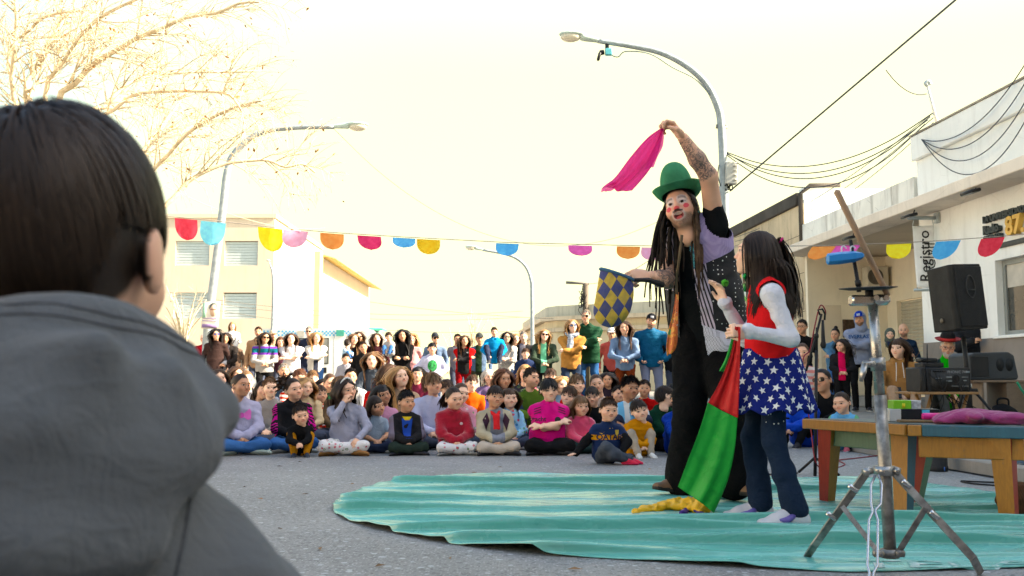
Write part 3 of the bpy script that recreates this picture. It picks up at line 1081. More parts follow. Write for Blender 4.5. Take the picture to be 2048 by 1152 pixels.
def foot_geo(g, A, toe, dn, S, vox, mi=(0, 1), boot=False):
 """shoe with its sole; A ankle joint"""
 A, t, d = v3(A), v3(toe), v3(dn)
 d = unit(d - t * (d @ t))
 sd = np.cross(t, d)
 s = Sdf(0.02 * S)
 f = lambda a, b: A + t * a * S + d * b * S
 s.ecap(f(-0.028, 0.040), f(0.09, 0.046), 0.036 * S, 0.036 * S, sd, 1.05)
 s.ecap(f(0.09, 0.052), f(0.155, 0.058), 0.034 * S, 0.027 * S, sd, 1.35)
 s.cap(f(-0.01, -0.045 if boot else -0.012), f(0.0, 0.03), 0.042 * S, 0.042 * S)
 s.cap(f(0.02, 0.005), f(0.10, 0.038), 0.03 * S, 0.03 * S)
 V, Q = s.surf(vox)
 L = (V - A) @ d
 cut = 0.070 * S
 V = V - np.outer(np.maximum(L - cut, 0), d)
 zf = ((V[Q].mean(1) - A) @ d) > 0.052 * S
 g.add(V, Q[~zf], None, mi[0])
 k = g.n - len(V)
 Qs = Q[zf]
 g.Q.append(Qs + k)
 g.qm.append(np.full(len(Qs), mi[1]))
def frame_to(zdir, ydir):
 """rotation whose local +Z goes along zdir and local +Y close to ydir"""
 z = unit(v3(zdir))
 y = v3(ydir) - z * (v3(ydir) @ z)
 y = unit(y)
 x = np.cross(y, z)
 M = np.eye(4)
 M[:3, 0], M[:3, 1], M[:3, 2] = x, y, z
 return M
LOD = {0: dict(b=0.0085, h=0.0040, hd=0.0042, hair=(1500, 0.0060, 8)), 1: dict(b=0.0125, h=0.0070, hd=0.0070, hair=(360, 0.012, 5)),
 2: dict(b=0.022, h=0.0120, hd=0.0125, hair=(140, 0.022, 4)), 4: dict(b=0.018, h=0.0090, hd=0.0095, hair=(190, 0.0165, 5))}
PEOPLE = []
def person(label, J, H, loc, rz=0.0, head=(0, 0, 0), child=None, lod=1, skin='light', hair=('short', 'dark'), top=None, legs=None, shoes=None,
  beard=0.0, smile=0.0, extra=(), group=None, hs=None, seed=None, face_w=1.0, brow=1.0, bulk=1.0, shoe=1.0, arm=1.0, hands=0.8, headoff=(0, 0, 0), cat='person', gaze=0.0):
 seed = seed if seed is not None else len(PEOPLE) * 13 + 5
 r = random.Random(seed)
 lo = LOD[lod]
 S = H / 1.70
 c = child if child is not None else max(0.0, min(1.0, (1.62 - H) / 0.6))
 hs = hs or (1.0 - 0.16 * c - max(0, 0.95 - H) * 0.25)
 k = S ** 0.75 * (1.0 if c == 0 else 1 + 0.06 * c) * bulk        # girth
 root = empty('person', loc, rz, label, cat, group)
 PEOPLE.append(root)
 # ---- head
 yaw, pit, rol = (R(a) for a in head)
 hc = v3(J['headbase']) + v3((0, -0.008, 0.085 * hs)) + v3(headoff)
 HM = Matrix.Translation(hc) @ Euler((pit, rol, yaw), 'XYZ').to_matrix().to_4x4() @ Matrix.Scale(hs, 4)
 Hi = np.linalg.inv(np.array(HM))
 body = Geo()
 V, Q, sm = head_template(lo['h'])
 body.add(xf(HM, head_warp(V, c, face_w)), Q, None, 0, hp=V, scalp=sm * (0 if hair is None or hair[0] == 'none' else (0.3 if hair[0] == 'bald' else 1)))
 # ---- skin body: neck, trunk, arms, legs as one surface
 top = dict(top or {})
 legs = dict(legs or {})
 slv = top.get('sleeve', 'long')
 s = Sdf(0.03 * k)
 side = v3(J['shL']) - v3(J['shR'])
 s.cap(J['neck'], v3(J['headbase']) + v3((0, 0.012, 0.03)), 0.046 * k, 0.044 * k * (1 - 0.1 * c))
 s.ecap(v3(J['pel']), v3(J['chest']) - v3((0, 0, 0.05 * S)), 0.08 * k, 0.075 * k, side, 1.35)
 for n in 'LR':
  s.cap(J['sh' + n], J['el' + n], 0.038 * k * arm, 0.032 * k * arm)
  s.cap(J['el' + n], v3(J['el' + n]) * 0.55 + v3(J['wr' + n]) * 0.45, 0.033 * k * arm, 0.031 * k * arm, 0.02)
  s.cap(v3(J['el' + n]) * 0.55 + v3(J['wr' + n]) * 0.45, J['wr' + n], 0.031 * k * arm, 0.0225 * k * (0.5 + 0.5 * arm), 0.02)
  if legs.get('len', 'long') != 'long':
   s.cap(J['hip' + n], J['kn' + n], 0.066 * k, 0.046 * k)
   s.cap(J['kn' + n], J['an' + n], 0.045 * k, 0.030 * k)
 V, Q = s.surf(lo['b'] * (1.0 if slv != 'long' or legs.get('len', 'long') != 'long' else 2.4))
 body.add(V, Q)
 # ---- hands
 hk = k * 0.98 if H > 0.9 else k * 0.9
 for n, m in (('L', 1), ('R', -1)):
  fd = unit(v3(J['wr' + n]) - v3(J['el' + n]))
  a = J.get('hand' + n)
  hd = J.get('hdir' + n)
  if hd is None:
   if a in ('lap', 'clasp', 'knees'):
    hd = unit(fd + v3((-m * 0.7, -0.2, -0.25)))
   elif a == 'cross':
    hd = unit(fd * 0.7 + v3((-m * 0.2, 0.75, 0.15)))
   else:
    hd = fd
  back = J.get('hback' + n)
  if back is None:
   back = {'down': (m, 0.2, 0), 'pockets': (m, 0.2, 0), 'mouth': (m * 0.6, -0.8, 0)}.get(a if isinstance(a, str) else '', (m * 0.25, -0.75, 0.65))
  V, Q = hand_template(lo['hd'], J.get('curl' + n, hands), J.get('spread' + n, 0.0))
  M = frame_to(hd, back)
  V = V * v3((m, 1, 1))                # thumb on the inner side
  if m < 0:
   Q = Q[:, ::-1]
  flip = J.get('flip' + n, m)
  if flip != m:
   V = V * v3((-1, 1, 1))
   Q = Q[:, ::-1]
  x_in = np.array(M)[:3, 0]
  V = V * hk
  Mt = np.eye(4)
  Mt[:3, :3] = M[:3, :3]
  Mt[:3, 3] = v3(J['wr' + n])
  body.add(xf(Mt, V), Q)
 at = body
 o = at.obj('body', skin_mat(skin, 'dark' if hair is None else hair[1], beard, smile=smile, brow=brow, gaze=gaze), root)
 # ---- top garment
 th = top.get('thick', 0.014)
 wb = top.get('belly', 1.0)
 s = Sdf(0.035 * k)
 up = unit(v3(J['chest']) - v3(J['pel']))
 low = v3(J['pel']) - up * top.get('hem', 0.02) * S
 if legs.get('sit', False):
  low = v3(J['pel']) + up * 0.02 * S
 s.ecap(low, v3(J['pel']) + up * 0.16 * S, (0.105 * wb) * k + th, 0.098 * wb * k + th, side, 1.42)
 s.ecap(v3(J['pel']) + up * 0.16 * S, v3(J['chest']) - up * 0.075 * S, 0.098 * k + th, 0.092 * k + th, side, 1.46)
 for n in 'LR':       # sloping shoulders
  s.cap(v3(J['neck']) - up * 0.050 * S, v3(J['sh' + n]), 0.056 * k + th * 0.6, 0.043 * k + th, 0.035 * k)
 s.cap(v3(J['chest']) - up * 0.05 * S, v3(J['neck']) - up * 0.022 * S, 0.070 * k + th * 0.5, 0.052 * k + th * 0.5, 0.03)
 sl = {'long': 1.0, 'short': 0.0, 'cap': 0.0, 'none': -1, 'push': 0.45}[slv]
 for n in 'LR':
  if sl >= 0:
   e1 = v3(J['sh' + n]) + (v3(J['el' + n]) - v3(J['sh' + n])) * (1.0 if sl > 0 else (0.62 if slv == 'short' else 0.30))
   s.cap(J['sh' + n], e1, 0.041 * k + th, (0.033 if sl > 0 else 0.040) * k + th, 0.03 * k)
  if sl > 0:
   w0 = v3(J['el' + n]) + (v3(J['wr' + n]) - v3(J['el' + n])) * (0.97 * sl)
   s.cap(J['el' + n], w0, 0.033 * k + th, 0.023 * k + th, 0.02 * k)
   if top.get('cuff'):
    s.cap(w0, w0 + unit(w0 - v3(J['el' + n])) * 0.004, 0.031 * k + th, 0.031 * k + th, 0.004)
 if top.get('hood'):
  nb = v3(J['neck'])
  s.ell(nb + v3((0, 0.075 * k, -0.005)), (0.095 * k, 0.055 * k, 0.070 * k), 0.02)
  for a in np.linspace(-2.4, 2.4, 9):
   p = nb + v3((math.sin(a) * 0.074 * k, -0.018 + math.cos(a) * 0.068 * k, 0.002 + 0.02 * math.cos(a)))
   s.ell(p, (0.028 * k, 0.028 * k, 0.026 * k), 0.02)
 if top.get('collar'):
  s.cap(v3(J['neck']) - up * 0.03, v3(J['neck']) + up * 0.022 * S, 0.062 * k, 0.057 * k, 0.01)
 if top.get('puff'):
  pass
 V, Q = s.surf(lo['b'])
 if not legs.get('sit', False):       # straight hem
  hz = (V - v3(low)) @ up
  V = (V - np.outer(np.minimum(hz + 0.05 * S, 0), up)).astype(np.float32)
 V = folds(V, Q, ((0.006 if lod else 0.0028) if not top.get('puff') else 0.004) * (0.6 + 0.4 * S), 26 / (0.5 + 0.5 * S), seed)
 if top.get('puff'):
  N = vnormals(V, Q, None)
  V = (V + N * (np.abs(np.sin(V[:, 2] * PI / (0.055 * (0.5 + 0.5 * S)) + V[:, 1] * 4)) * 0.009 * (0.6 + 0.4 * np.sin(V[:, 0] * 9 + V[:, 2] * 5)) - 0.004)[:, None]).astype(np.float32)
 mt = top.get('mat') or cloth(top.get('col', (0.3, 0.3, 0.32)))
 g = Geo()
 g.add(V, Q)
 shirt = g.obj(top.get('name', 'shirt'), mt, root)
 # ---- legs
 lm = legs.get('mat') or cloth(legs.get('col', (0.05, 0.06, 0.09)))
 if legs.get('len', 'long') != 'none':
  s = Sdf(0.022 * k)
  lt = 0.010
  fl = legs.get('fit', 1.0)
  s.ecap(v3(J['pel']) - v3((0, 0, 0.015 * S)), v3(J['pel']) + up * 0.05 * S, 0.096 * k * wb + lt, 0.086 * wb * k + lt, side, 1.34)
  for n in 'LR':
   s.cap(J['hip' + n], J['kn' + n], 0.080 * k * fl + lt, 0.054 * k * fl + lt)
   if legs.get('len', 'long') == 'long':
    e = v3(J['an' + n]) * 0.97 + v3(J['kn' + n]) * 0.03
    s.cap(J['kn' + n], e, 0.053 * k * fl + lt, legs.get('cuff', 0.044) * k + lt, 0.02)
  V, Q = s.surf(lo['b'] * (1.0 if lod == 0 else 1.3))
  V = folds(V, Q, (0.008 if lod else 0.004) * (0.6 + 0.4 * S), 24 / (0.5 + 0.5 * S), seed + 3)
  g = Geo()
  g.add(V, Q)
  g.obj(legs.get('name', 'trousers'), lm, root)
 # ---- shoes
 sh = shoes or ((0.02, 0.02, 0.025), (0.6, 0.6, 0.58))
 if sh != 'none':
  for n in 'LR':
   g = Geo()
   foot_geo(g, J['an' + n], J['toe' + n], J['dn' + n], S ** 0.85 * (1.0 + 0.1 * c) * shoe, lo['b'] * (0.8 if lod == 0 else 1.0), boot=len(sh) > 2)
   g.obj('shoe', [plain(sh[0], 0.6, var=0.2), plain(sh[1], 0.7)], root)
 # ---- hair
 if hair is not None and hair[0] != 'none':
  n, w, ns = lo['hair']
  hk_ = dict(hair[2]) if len(hair) > 2 else {}
  tail = hk_.pop('tail', None)
  bun = hk_.pop('bun', None)
  Rm = np.array(HM)[:3, :3] / hs
  down = Rm.T @ v3((0, 0, -1))
  sp = []
  for cc, rad in ((v3(J['chest']) + v3((0, 0.0, -0.03 * S)), 0.115 * k), (J['shL'], 0.058 * k), (J['shR'], 0.058 * k), (v3(J['chest']) - up * 0.15 * S, 0.150 * k), (J['neck'], 0.056 * k)):
   sp.append((Hi[:3, :3] @ v3(cc) + Hi[:3, 3], rad / hs + 0.006))
  longish = hair[0] in ('long', 'bangs', 'bob', 'curly')
  Pn, Nn, W, rn = grow_hair(hair[0], int(n * (1.25 if longish else 1.0)), w / hs * (1.25 if longish else 1), seed, down, sp, nseg=ns + (2 if longish and lod < 2 else 0), **hk_)
  g = Geo()
  def put(Pn, Nn, W, rn):
   V, Q, rr = ribbons(Pn, Nn, W, rn)
   g.add(xf(HM, head_warp(V, c, face_w)), Q, None, 0, rnd=rr)
  put(Pn, Nn, W, rn)
  if tail:
   put(*tail_hair(max(60, n // 5), w / hs * 1.2, seed + 1, tail.get('root', (0, 0.112, 0.040)), tail.get('L', 0.3) / hs, tail.get('spread', 0.03), down, tail.get('out', (0, 0.8, 0.2)), ns, sp, tail.get('curl', 0)))
  if bun:
   rr_ = np.random.default_rng(seed)
   nb = max(60, n // 5)
   th_ = rr_.uniform(0, 6.28, (nb, 1)) + np.linspace(0, 4, ns + 1)[None]
   ph_ = rr_.uniform(-1.2, 1.2, (nb, 1)) + 0 * th_
   pp = np.stack([np.cos(th_) * np.cos(ph_), np.sin(ph_), np.sin(th_) * np.cos(ph_)], -1)
   put(v3(bun) + pp * 0.036, pp, np.full(nb, w * 1.2 / hs), rr_.uniform(0, 1, nb))
  g.obj('hair', hair_mat(hair[1]), root)
 # ---- worn extras, in head space
 for ex in extra:
  g = Geo()
  nm = ex[0]
  if nm == 'sunglasses' or nm == 'glasses':
   for m in (-1, 1):
    pts = []
    for a in np.linspace(0, 2 * PI, 15)[:-1]:
     ca, sa = math.cos(a), math.sin(a)
     pts.append((m * 0.034 + 0.027 * abs(ca) ** 0.75 * (1 if ca > 0 else -1), 0.012 + 0.019 * abs(sa) ** 0.75 * (1 if sa > 0 else -1)))
    fy = lambda u: -0.101 + 4.2 * u * u
    if nm == 'sunglasses':
     g.prism(pts, lambda u, v: (u, fy(u), v), lambda u, v: (u, fy(u) + 0.003, v), 0)
    g.tube([(u, fy(u), v) for u, v in pts], 0.0022 if nm == 'glasses' else 0.002, 5, 1, closed=True)
    g.tube([(m * 0.060, fy(0.060), 0.016), (m * 0.078, -0.05, 0.016), (m * 0.080, 0.0, 0.012)], 0.0022, 5, 1)
   g.tube([(-0.009, -0.101, 0.016), (0, -0.103, 0.018), (0.009, -0.101, 0.016)], 0.002, 5, 1)
   mats = [plain(ex[1] if len(ex) > 1 else (0.012, 0.010, 0.010), 0.12, 0.0, spec=0.7, bmp=0), plain(ex[2] if len(ex) > 2 else (0.02, 0.015, 0.012), 0.3, bmp=0)]
  elif nm == 'cap':
   cpos = SKC + v3((0, 0.0, 0.012))
   prof = [(1.04 * math.cos(a), 1.02 * math.sin(a)) for a in np.linspace(0.0, PI / 2 - 0.02, 9)]
   V, Q = [], []
   nn_ = 28
   for (rr_, zz_) in prof:
    for j in range(nn_):
     a = 2 * PI * j / nn_
     V.append(cpos + v3((rr_ * math.cos(a) * (SKR[0] + 0.006), rr_ * math.sin(a) * (SKR[1] + 0.006), 0.012 + zz_ * (SKR[2] - 0.002))))
   for i in range(len(prof) - 1):
    for j in range(nn_):
     Q.append((i * nn_ + j, i * nn_ + (j + 1) % nn_, (i + 1) * nn_ + (j + 1) % nn_, (i + 1) * nn_ + j))
   g.add(V, Q, None, 0)
   br = lambda u, v: (0, 0, 0)
   def brim(u, v):
    a = PI * (1.12 + 0.76 * u)
    l = v * 0.072 * (0.35 + 0.65 * math.sin(PI * u))
    return (cpos[0] + math.cos(a) * (SKR[0] + 0.004 + l * 0.55), cpos[1] + math.sin(a) * (SKR[1] + 0.004) - l, cpos[2] + 0.014 - l * 0.16 - 0.006 * v * (1 - math.sin(PI * u)))
   g.sheet(brim, 12, 4, 1, thick=0.003)
   if len(ex) > 3:
    yf = lambda u, v: cpos[1] - (SKR[1] + 0.0085) * math.sqrt(max(0.05, 1 - (u / (SKR[0] + 0.01)) ** 2)) * math.sqrt(max(0.05, 1 - ((v - cpos[2] - 0.012) / SKR[2]) ** 2)) * 1.04
    g.sheet(lambda u, v: ((u - 0.5) * 0.055, yf((u - 0.5) * 0.055, 0.062 + v * 0.036), 0.062 + v * 0.036), 6, 5, 2, thick=0.002)
   mats = [cloth(ex[1], wrinkle=0.1), cloth(ex[2] if len(ex) > 2 else ex[1], wrinkle=0.1), cloth(ex[3] if len(ex) > 3 else ex[1], wrinkle=0.1)]
  elif nm == 'headband':
   pts = [(1.06 * SKR[0] * math.cos(a), -0.018 + 0.035 * 0, SKC[2] + 1.07 * SKR[2] * math.sin(a)) for a in np.linspace(0.1, PI - 0.1, 20)]
   pts = [(x_, y_ - 0.012 * math.sin(a_), z_) for (x_, y_, z_), a_ in zip(pts, np.linspace(0.1, PI - 0.1, 20))]
   g.tube(pts, 0.0065, 6, 0, flat=(1.4, 0.5))
   mats = [plain(ex[1], 0.4)]
  elif nm == 'hood_up':
   s = Sdf(0.02)
   s.ell(SKC + v3((0, 0.014, 0.0)), SKR + v3((0.026, 0.022, 0.028)))
   s.cap((0, 0.03, -0.05), (0, 0.03, -0.14), 0.085, 0.10, 0.04)
   s.ell((0, -0.125, -0.01), (0.062, 0.10, 0.098), 0.015, sub=True)
   V, Q = s.surf(lo['h'] * 1.6)
   g.add(V, Q)
   mats = [ex[1]]
  elif nm == 'hairtie':
   g.tube([(0.016 * math.cos(a), ex[2][1] + 0.008 * math.sin(a), ex[2][2] + 0.016 * math.sin(a)) for a in np.linspace(0, 2 * PI, 12)[:-1]], 0.006, 6, 0, closed=True)
   mats = [cloth(ex[1])]
  g_V = [xf(HM, head_warp(a, c, face_w)) for a in g.V]
  g.V = g_V
  g.obj({'hood_up': 'hood', 'hairtie': 'hair_tie'}.get(nm, nm), mats, root, auto=40)
 root['_k'] = k
 return root, dict(root=root, HM=HM, J=J, k=k, S=S, shirt=shirt, lod=lod, hs=hs, c=c)
def decal(info_obj, geo2d, origin, u_dir, v_dir, mat, name, parent, into=(0, 1, 0), lift=0.003, far=0.4):
 """lay flat artwork (verts in u, v metres; quads/tris) onto a garment by casting it along 'into'"""
 V, Q, T = geo2d.arrays()
 me = info_obj.data
 n = len(me.vertices)
 co = np.empty(n * 3, np.float32)
 me.vertices.foreach_get('co', co)
 bv = BVHTree.FromPolygons([Vector(c) for c in co.reshape(-1, 3)], [tuple(p.vertices) for p in me.polygons])
 o, u, v, d = Vector(origin), Vector(u_dir).normalized(), Vector(v_dir).normalized(), Vector(into).normalized()
 W = []
 for p in V:
  st = o + u * float(p[0]) + v * float(p[1]) - d * far
  hit = bv.ray_cast(st, d)
  q = hit[0] if hit[0] is not None else st + d * far
  W.append((q - d * lift)[:])
 g = Geo()
 mi = np.concatenate([np.concatenate(geo2d.qm) if geo2d.qm else np.zeros(0, int), np.concatenate(geo2d.tm) if geo2d.tm else np.zeros(0, int)])
 g.add(W, Q, T)
 if geo2d.qm:
  g.qm = [np.concatenate(geo2d.qm)]
 if geo2d.tm:
  g.tm = [np.concatenate(geo2d.tm)]
 return g.obj(name, mat, parent)
def text2d(txt, size, bold=0.0, res=3, cut=0.0):
 cu = bpy.data.curves.new('lettering', 'FONT')
 cu.body = txt
 cu.size = size
 cu.align_x, cu.align_y = 'CENTER', 'CENTER'
 cu.resolution_u = res
 cu.offset = bold
 ob = bpy.data.objects.new('lettering', cu)
 COL.objects.link(ob)
 dg = bpy.context.evaluated_depsgraph_get()
 me = bpy.data.meshes.new_from_object(ob.evaluated_get(dg))
 b = bmesh.new()
 b.from_mesh(me)
 if cut:
  for _ in range(3):
   e = [x for x in b.edges if x.calc_length() > cut]
   if not e:
    break
   bmesh.ops.subdivide_edges(b, edges=e, cuts=1)
  bmesh.ops.triangulate(b, faces=b.faces[:])
 g = Geo()
 g.bm(b)
 bpy.data.objects.remove(ob)
 bpy.data.curves.remove(cu)
 bpy.data.meshes.remove(me)
 return g
def hx(s, f=0.85):
 c = hexc(s)
 l = 0.3 * c[0] + 0.6 * c[1] + 0.1 * c[2]
 return tuple(round(min(0.8, max(0.004, l + (a - l) * 1.3)) * f, 4) for a in c)
JEANS = cloth(hx('4a6a9a'), weave=700.0)
DJEANS = cloth(hx('2a3446'), weave=700.0)
BLK = cloth((0.009, 0.009, 0.010), fuzz=0.0)
NAVY = cloth((0.022, 0.03, 0.06))
FLORAL = cloth((0.62, 0.60, 0.60), 'floral', s=30.0, c2=(0.45, 0.06, 0.09), c3=(0.55, 0.18, 0.22), c4=(0.10, 0.2, 0.08))
GREYM = cloth(hx('a9a9b8'))
# ---- surface materials of the place
def asphalt():
 m, b = newmat('asphalt')
 co = coords()
 st = voro(co, 95.0)
 cc = voro(co, 95.0, 'F1', 'Color')
 r_, g_, b_ = xyz(cc)
 big = X(voro(co, 26.0))
 bc = voro(co, 26.0, 'F1', 'Color')
 br, bg, bb = xyz(bc)
 pat = noise(co, 0.9, 5)
 base = mixc(pat.step(0.3, 0.7), (0.15, 0.148, 0.143), (0.215, 0.21, 0.20))
 base = mixc(r_.gt(0.62) * X(st).lt(0.42) * 0.8, base, mixc(g_, (0.26, 0.255, 0.245), (0.38, 0.375, 0.36)))
 base = mixc(r_.lt(0.12) * 0.6, base, (0.05, 0.05, 0.05))
 base = mixc(br.gt(0.78) * (big + (noise(co, 60, 2) - 0.5) * 0.3).lt(0.30) * 0.6, base, mixc(bg, (0.34, 0.36, 0.37), (0.48, 0.50, 0.50)))
 base = mixc(noise(co, 0.35, 4).step(0.55, 0.75) * 0.35, base, (0.075, 0.07, 0.062))
 setin(b, 'Base Color', base)
 setin(b, 'Roughness', 0.62)
 setin(b, 'Specular IOR Level', 0.5)
 hgt = X(st) * -0.6 + noise(co, 300, 3) * 0.25 + br.gt(0.86) * (0.4 - big).max(0) * 1.2
 bump(b, hgt, 0.55, 0.006)
 return m
def stucco(col, var=0.10, stain=0.0, stainc=(0.12, 0.10, 0.08), rough=0.9, sc=1.0, ztop=None):
 key = ('stucco', col, var, stain, stainc, sc, ztop)
 if key in MATS:
  return MATS[key]
 m, b = newmat('render_coat')
 co = coords()
 x, y, z = xyz(co)
 base = mixc(noise(co, 1.3 * sc, 5).step(0.3, 0.7), tuple(c * (1 - var) for c in col), tuple(min(0.9, c * (1 + var * 0.5)) for c in col))
 base = mixc(noise(co, 9 * sc, 4).step(0.55, 0.8) * 0.25, base, tuple(c * 0.75 for c in col))
 if stain:
  st = noise(scaled(co, (2.2, 2.2, 0.22)), 2.0, 5, 0.65)
  f = st.step(0.48, 0.72) * stain
  if ztop is not None:
   f = f * (ztop - z + (noise(co, 1.5, 3) - 0.5) * 0.5).step(1.0, 0.0)
  base = mixc(f, base, stainc)
  cr = X(voro(co, 1.1, 'DISTANCE_TO_EDGE'))
  base = mixc((cr + (noise(co, 5, 3) - 0.5) * 0.05).abs().step(0.006, 0.002) * stain * 0.6, base, stainc)
 setin(b, 'Base Color', base)
 setin(b, 'Roughness', rough)
 setin(b, 'Specular IOR Level', 0.2)
 bump(b, noise(co, 45, 4) + noise(co, 6, 3) * 0.6, 0.35, 0.006)
 MATS[key] = m
 return m
def glass_mat(tint=(0.03, 0.035, 0.035), rough=0.06):
 return plain(tint, rough, 0.0, var=0.3, nscale=1.5, spec=0.9, bmp=0.0)
def wood(col, rough=0.55, wear=0.3, axis=(6, 6, 0.8)):
 key = ('wood', col, rough, wear, axis)
 if key in MATS:
  return MATS[key]
 m, b = newmat('wood')
 co = coords()
 gr = noise(scaled(co, axis), 9.0, 5, 0.6, 1.5)
 base = mixc(gr.step(0.35, 0.7), tuple(c * 0.8 for c in col), col)
 w = noise(co, 14, 5, 0.7).step(0.60, 0.70) * wear
 base = mixc(w, base, (0.16, 0.11, 0.065))
 setin(b, 'Base Color', base)
 setin(b, 'Roughness', (gr - 0.5) * 0.3 + rough)
 bump(b, gr + noise(co, 60, 3) * 0.4, 0.3, 0.003)
 MATS[key] = m
 return m
METAL = plain((0.42, 0.42, 0.42), 0.45, 0.8, var=0.2)
GALV = plain((0.30, 0.34, 0.36), 0.5, 0.25, var=0.18, nscale=9)
BLACKP = plain((0.012, 0.012, 0.013), 0.5, var=0.3, bmp=0.3)
RUBBER = plain((0.010, 0.010, 0.010), 0.75)
# ---- ground, kerb, pavement
SDX = -0.068                                   # the street leans this much to the left per metre
SRZ = math.atan(-SDX)
def kerb_x(y):
 return 3.54 + SDX * y
g = Geo()
g.sheet(lambda u, v: ((u - 0.5) * 900, -20 + v * 900, 0.0), 12, 12)
tag(g.obj('road', asphalt()), kind='structure')
CONC = stucco((0.25, 0.235, 0.21), 0.15, 0.35, sc=1.6)
g = Geo()
g.box((0.09, 12, 0.0445), (0.18, 64, 0.105), bev=0.015)
o = g.obj('kerb', stucco((0.27, 0.25, 0.22), 0.15, 0.4, sc=2.0), auto=40)
o.location, o.rotation_euler = (3.54, 0, 0), (0, 0, SRZ)
tag(o, kind='structure')
g = Geo()
g.box((3.685, 12, 0.02), (7.0, 64, 0.14))
o = g.obj('pavement', CONC)
o.location, o.rotation_euler = (3.54, 0, 0), (0, 0, SRZ)
tag(o, kind='structure')
# ---- right side buildings (local x away from the street, y along it)
WHITE = stucco((0.87, 0.86, 0.81), 0.05, 0.16, (0.30, 0.25, 0.20))
CREAM = stucco((0.84, 0.74, 0.57), 0.06, 0.12, (0.40, 0.32, 0.22))
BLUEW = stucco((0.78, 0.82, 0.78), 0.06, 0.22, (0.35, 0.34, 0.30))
DADO = stucco((0.27, 0.23, 0.195), 0.14, 0.25)
BROWNW = stucco((0.62, 0.49, 0.32), 0.18, 0.5, (0.07, 0.055, 0.045), sc=0.8)
DARKC = stucco((0.075, 0.065, 0.055), 0.3, 0.4)
FX0 = 7.55
def fpx(px, off=0.0):
 """distance along the street at which the facade line (set back by off) crosses photo column px"""
 return (FX0 + off) / ((px - 1024) / FPX - SDX)
def rbox(name, parent, mat, x0, x1, y0, y1, z0, z1, bev=0.0, **k):
 g = Geo()
 g.box(((x0 + x1) / 2, (y0 + y1) / 2, (z0 + z1) / 2), (x1 - x0, y1 - y0, z1 - z0), bev=bev)
 return g.obj(name, mat, parent, auto=40)
YR0, YR1, YR2 = 8.9, 15.1, 20.0
b = empty('shop_building', (FX0, 0, 0), SRZ, 'white rendered single-storey building with the raised radio sign and wide window', 'building')
WY0, WY1, WZ0, WZ1 = 11.0, 13.05, 1.22, 2.25
rbox('wall', b, WHITE, 0, 6, YR0, WY0, 1.19, 4.12)
rbox('wall', b, WHITE, 0, 6, WY1, YR1, 1.19, 4.12)
rbox('wall', b, WHITE, 0.002, 6, WY0, WY1, WZ1, 4.118)
rbox('dado', b, DADO, -0.02, 6, YR0, YR1, 0.1, 1.19)
rbox('parapet', b, WHITE, -0.07, 6.05, YR0 - 0.02, YR1 + 0.05, 4.123, 4.52, 0.015)
rbox('coping', b, stucco((0.40, 0.36, 0.30), 0.3, 0.8, (0.10, 0.08, 0.06), sc=2.0), -0.09, 6.06, YR0 - 0.03, YR1 + 0.07, 4.521, 4.55, 0.01)
rbox('ledge', b, stucco((0.80, 0.70, 0.58), 0.10, 0.25, (0.30, 0.24, 0.18)), -0.52, -0.003, YR0, YR2 - 0.02, 3.19, 3.36, 0.012)
w = rbox('window', b, plain((0.30, 0.31, 0.29), 0.5, 0.3), 0.10, 0.16, WY0, WY1, WZ1 - 0.07, WZ1)
rbox('frame', w, plain((0.30, 0.31, 0.29), 0.5, 0.3), 0.10, 0.16, WY0, WY1, WZ0, WZ0 + 0.06)
rbox('frame', w, plain((0.30, 0.31, 0.29), 0.5, 0.3), 0.10, 0.16, WY1 - 0.07, WY1, WZ0 + 0.06, WZ1 - 0.07)
rbox('frame', w, plain((0.30, 0.31, 0.29), 0.5, 0.3), 0.10, 0.16, 11.7, 11.76, WZ0 + 0.06, WZ1 - 0.07)
rbox('pane', w, glass_mat((0.05, 0.048, 0.04)), 0.125, 0.135, WY0, WY1 - 0.07, WZ0 + 0.06, WZ1 - 0.07)
rbox('blind', w, plain((0.55, 0.50, 0.42), 0.8), 0.118, 0.124, WY0, WY1 - 0.08, WZ1 - 0.38, WZ1 - 0.071)
rbox('window_sill', w, WHITE, -0.05, 0.16, WY0 - 0.05, WY1 + 0.06, WZ0 - 0.045, WZ0 - 0.002, 0.006)
# raised letters of the radio sign
def letters(txt, size, depth, mat, parent, y, z, name='letter', bold=0.004, xoff=-0.012, halign='CENTER'):
 cu = bpy.data.curves.new('lettering', 'FONT')
 cu.body, cu.size, cu.extrude, cu.offset = txt, size, depth / 2, bold
 cu.align_x, cu.align_y = halign, 'CENTER'
 cu.resolution_u = 3
 ob = bpy.data.objects.new('lettering', cu)
 COL.objects.link(ob)
 dg = bpy.context.evaluated_depsgraph_get()
 me = bpy.data.meshes.new_from_object(ob.evaluated_get(dg))
 bpy.data.objects.remove(ob)
 me.materials.clear()
 me.materials.append(mat)
 o = bpy.data.objects.new(name, me)
 COL.objects.link(o)
 o.parent = parent
 o.location = (xoff - depth / 2, y, z)
 o.rotation_euler = (PI / 2, 0, -PI / 2)
 return o
YS = fpx(1981)
sign = empty('radio_sign', (FX0, 0, 0), SRZ, 'raised dark and yellow letters of the radio sign above the shop window', 'sign')
DKL = plain((0.035, 0.045, 0.045), 0.5)
zz_ = lambda px, py, off=0.0: P(px, py, fpx(px, off)).z
x_ = 0
letters('LA UNIVERSIDAD TE ESCUCHA', 0.125, 0.05, DKL, sign, YS - 0.0, zz_(2010, 436) + 0.015, 'heading_letters', 0.006, halign='LEFT')
letters('Radio', 0.165, 0.06, DKL, sign, YS - 0.01, zz_(1998, 459), 'word_letters', 0.007, halign='LEFT')
letters('CIUDAD', 0.105, 0.06, DKL, sign, YS - 0.01, zz_(1998, 474) - 0.015, 'word_letters', 0.005, halign='LEFT')
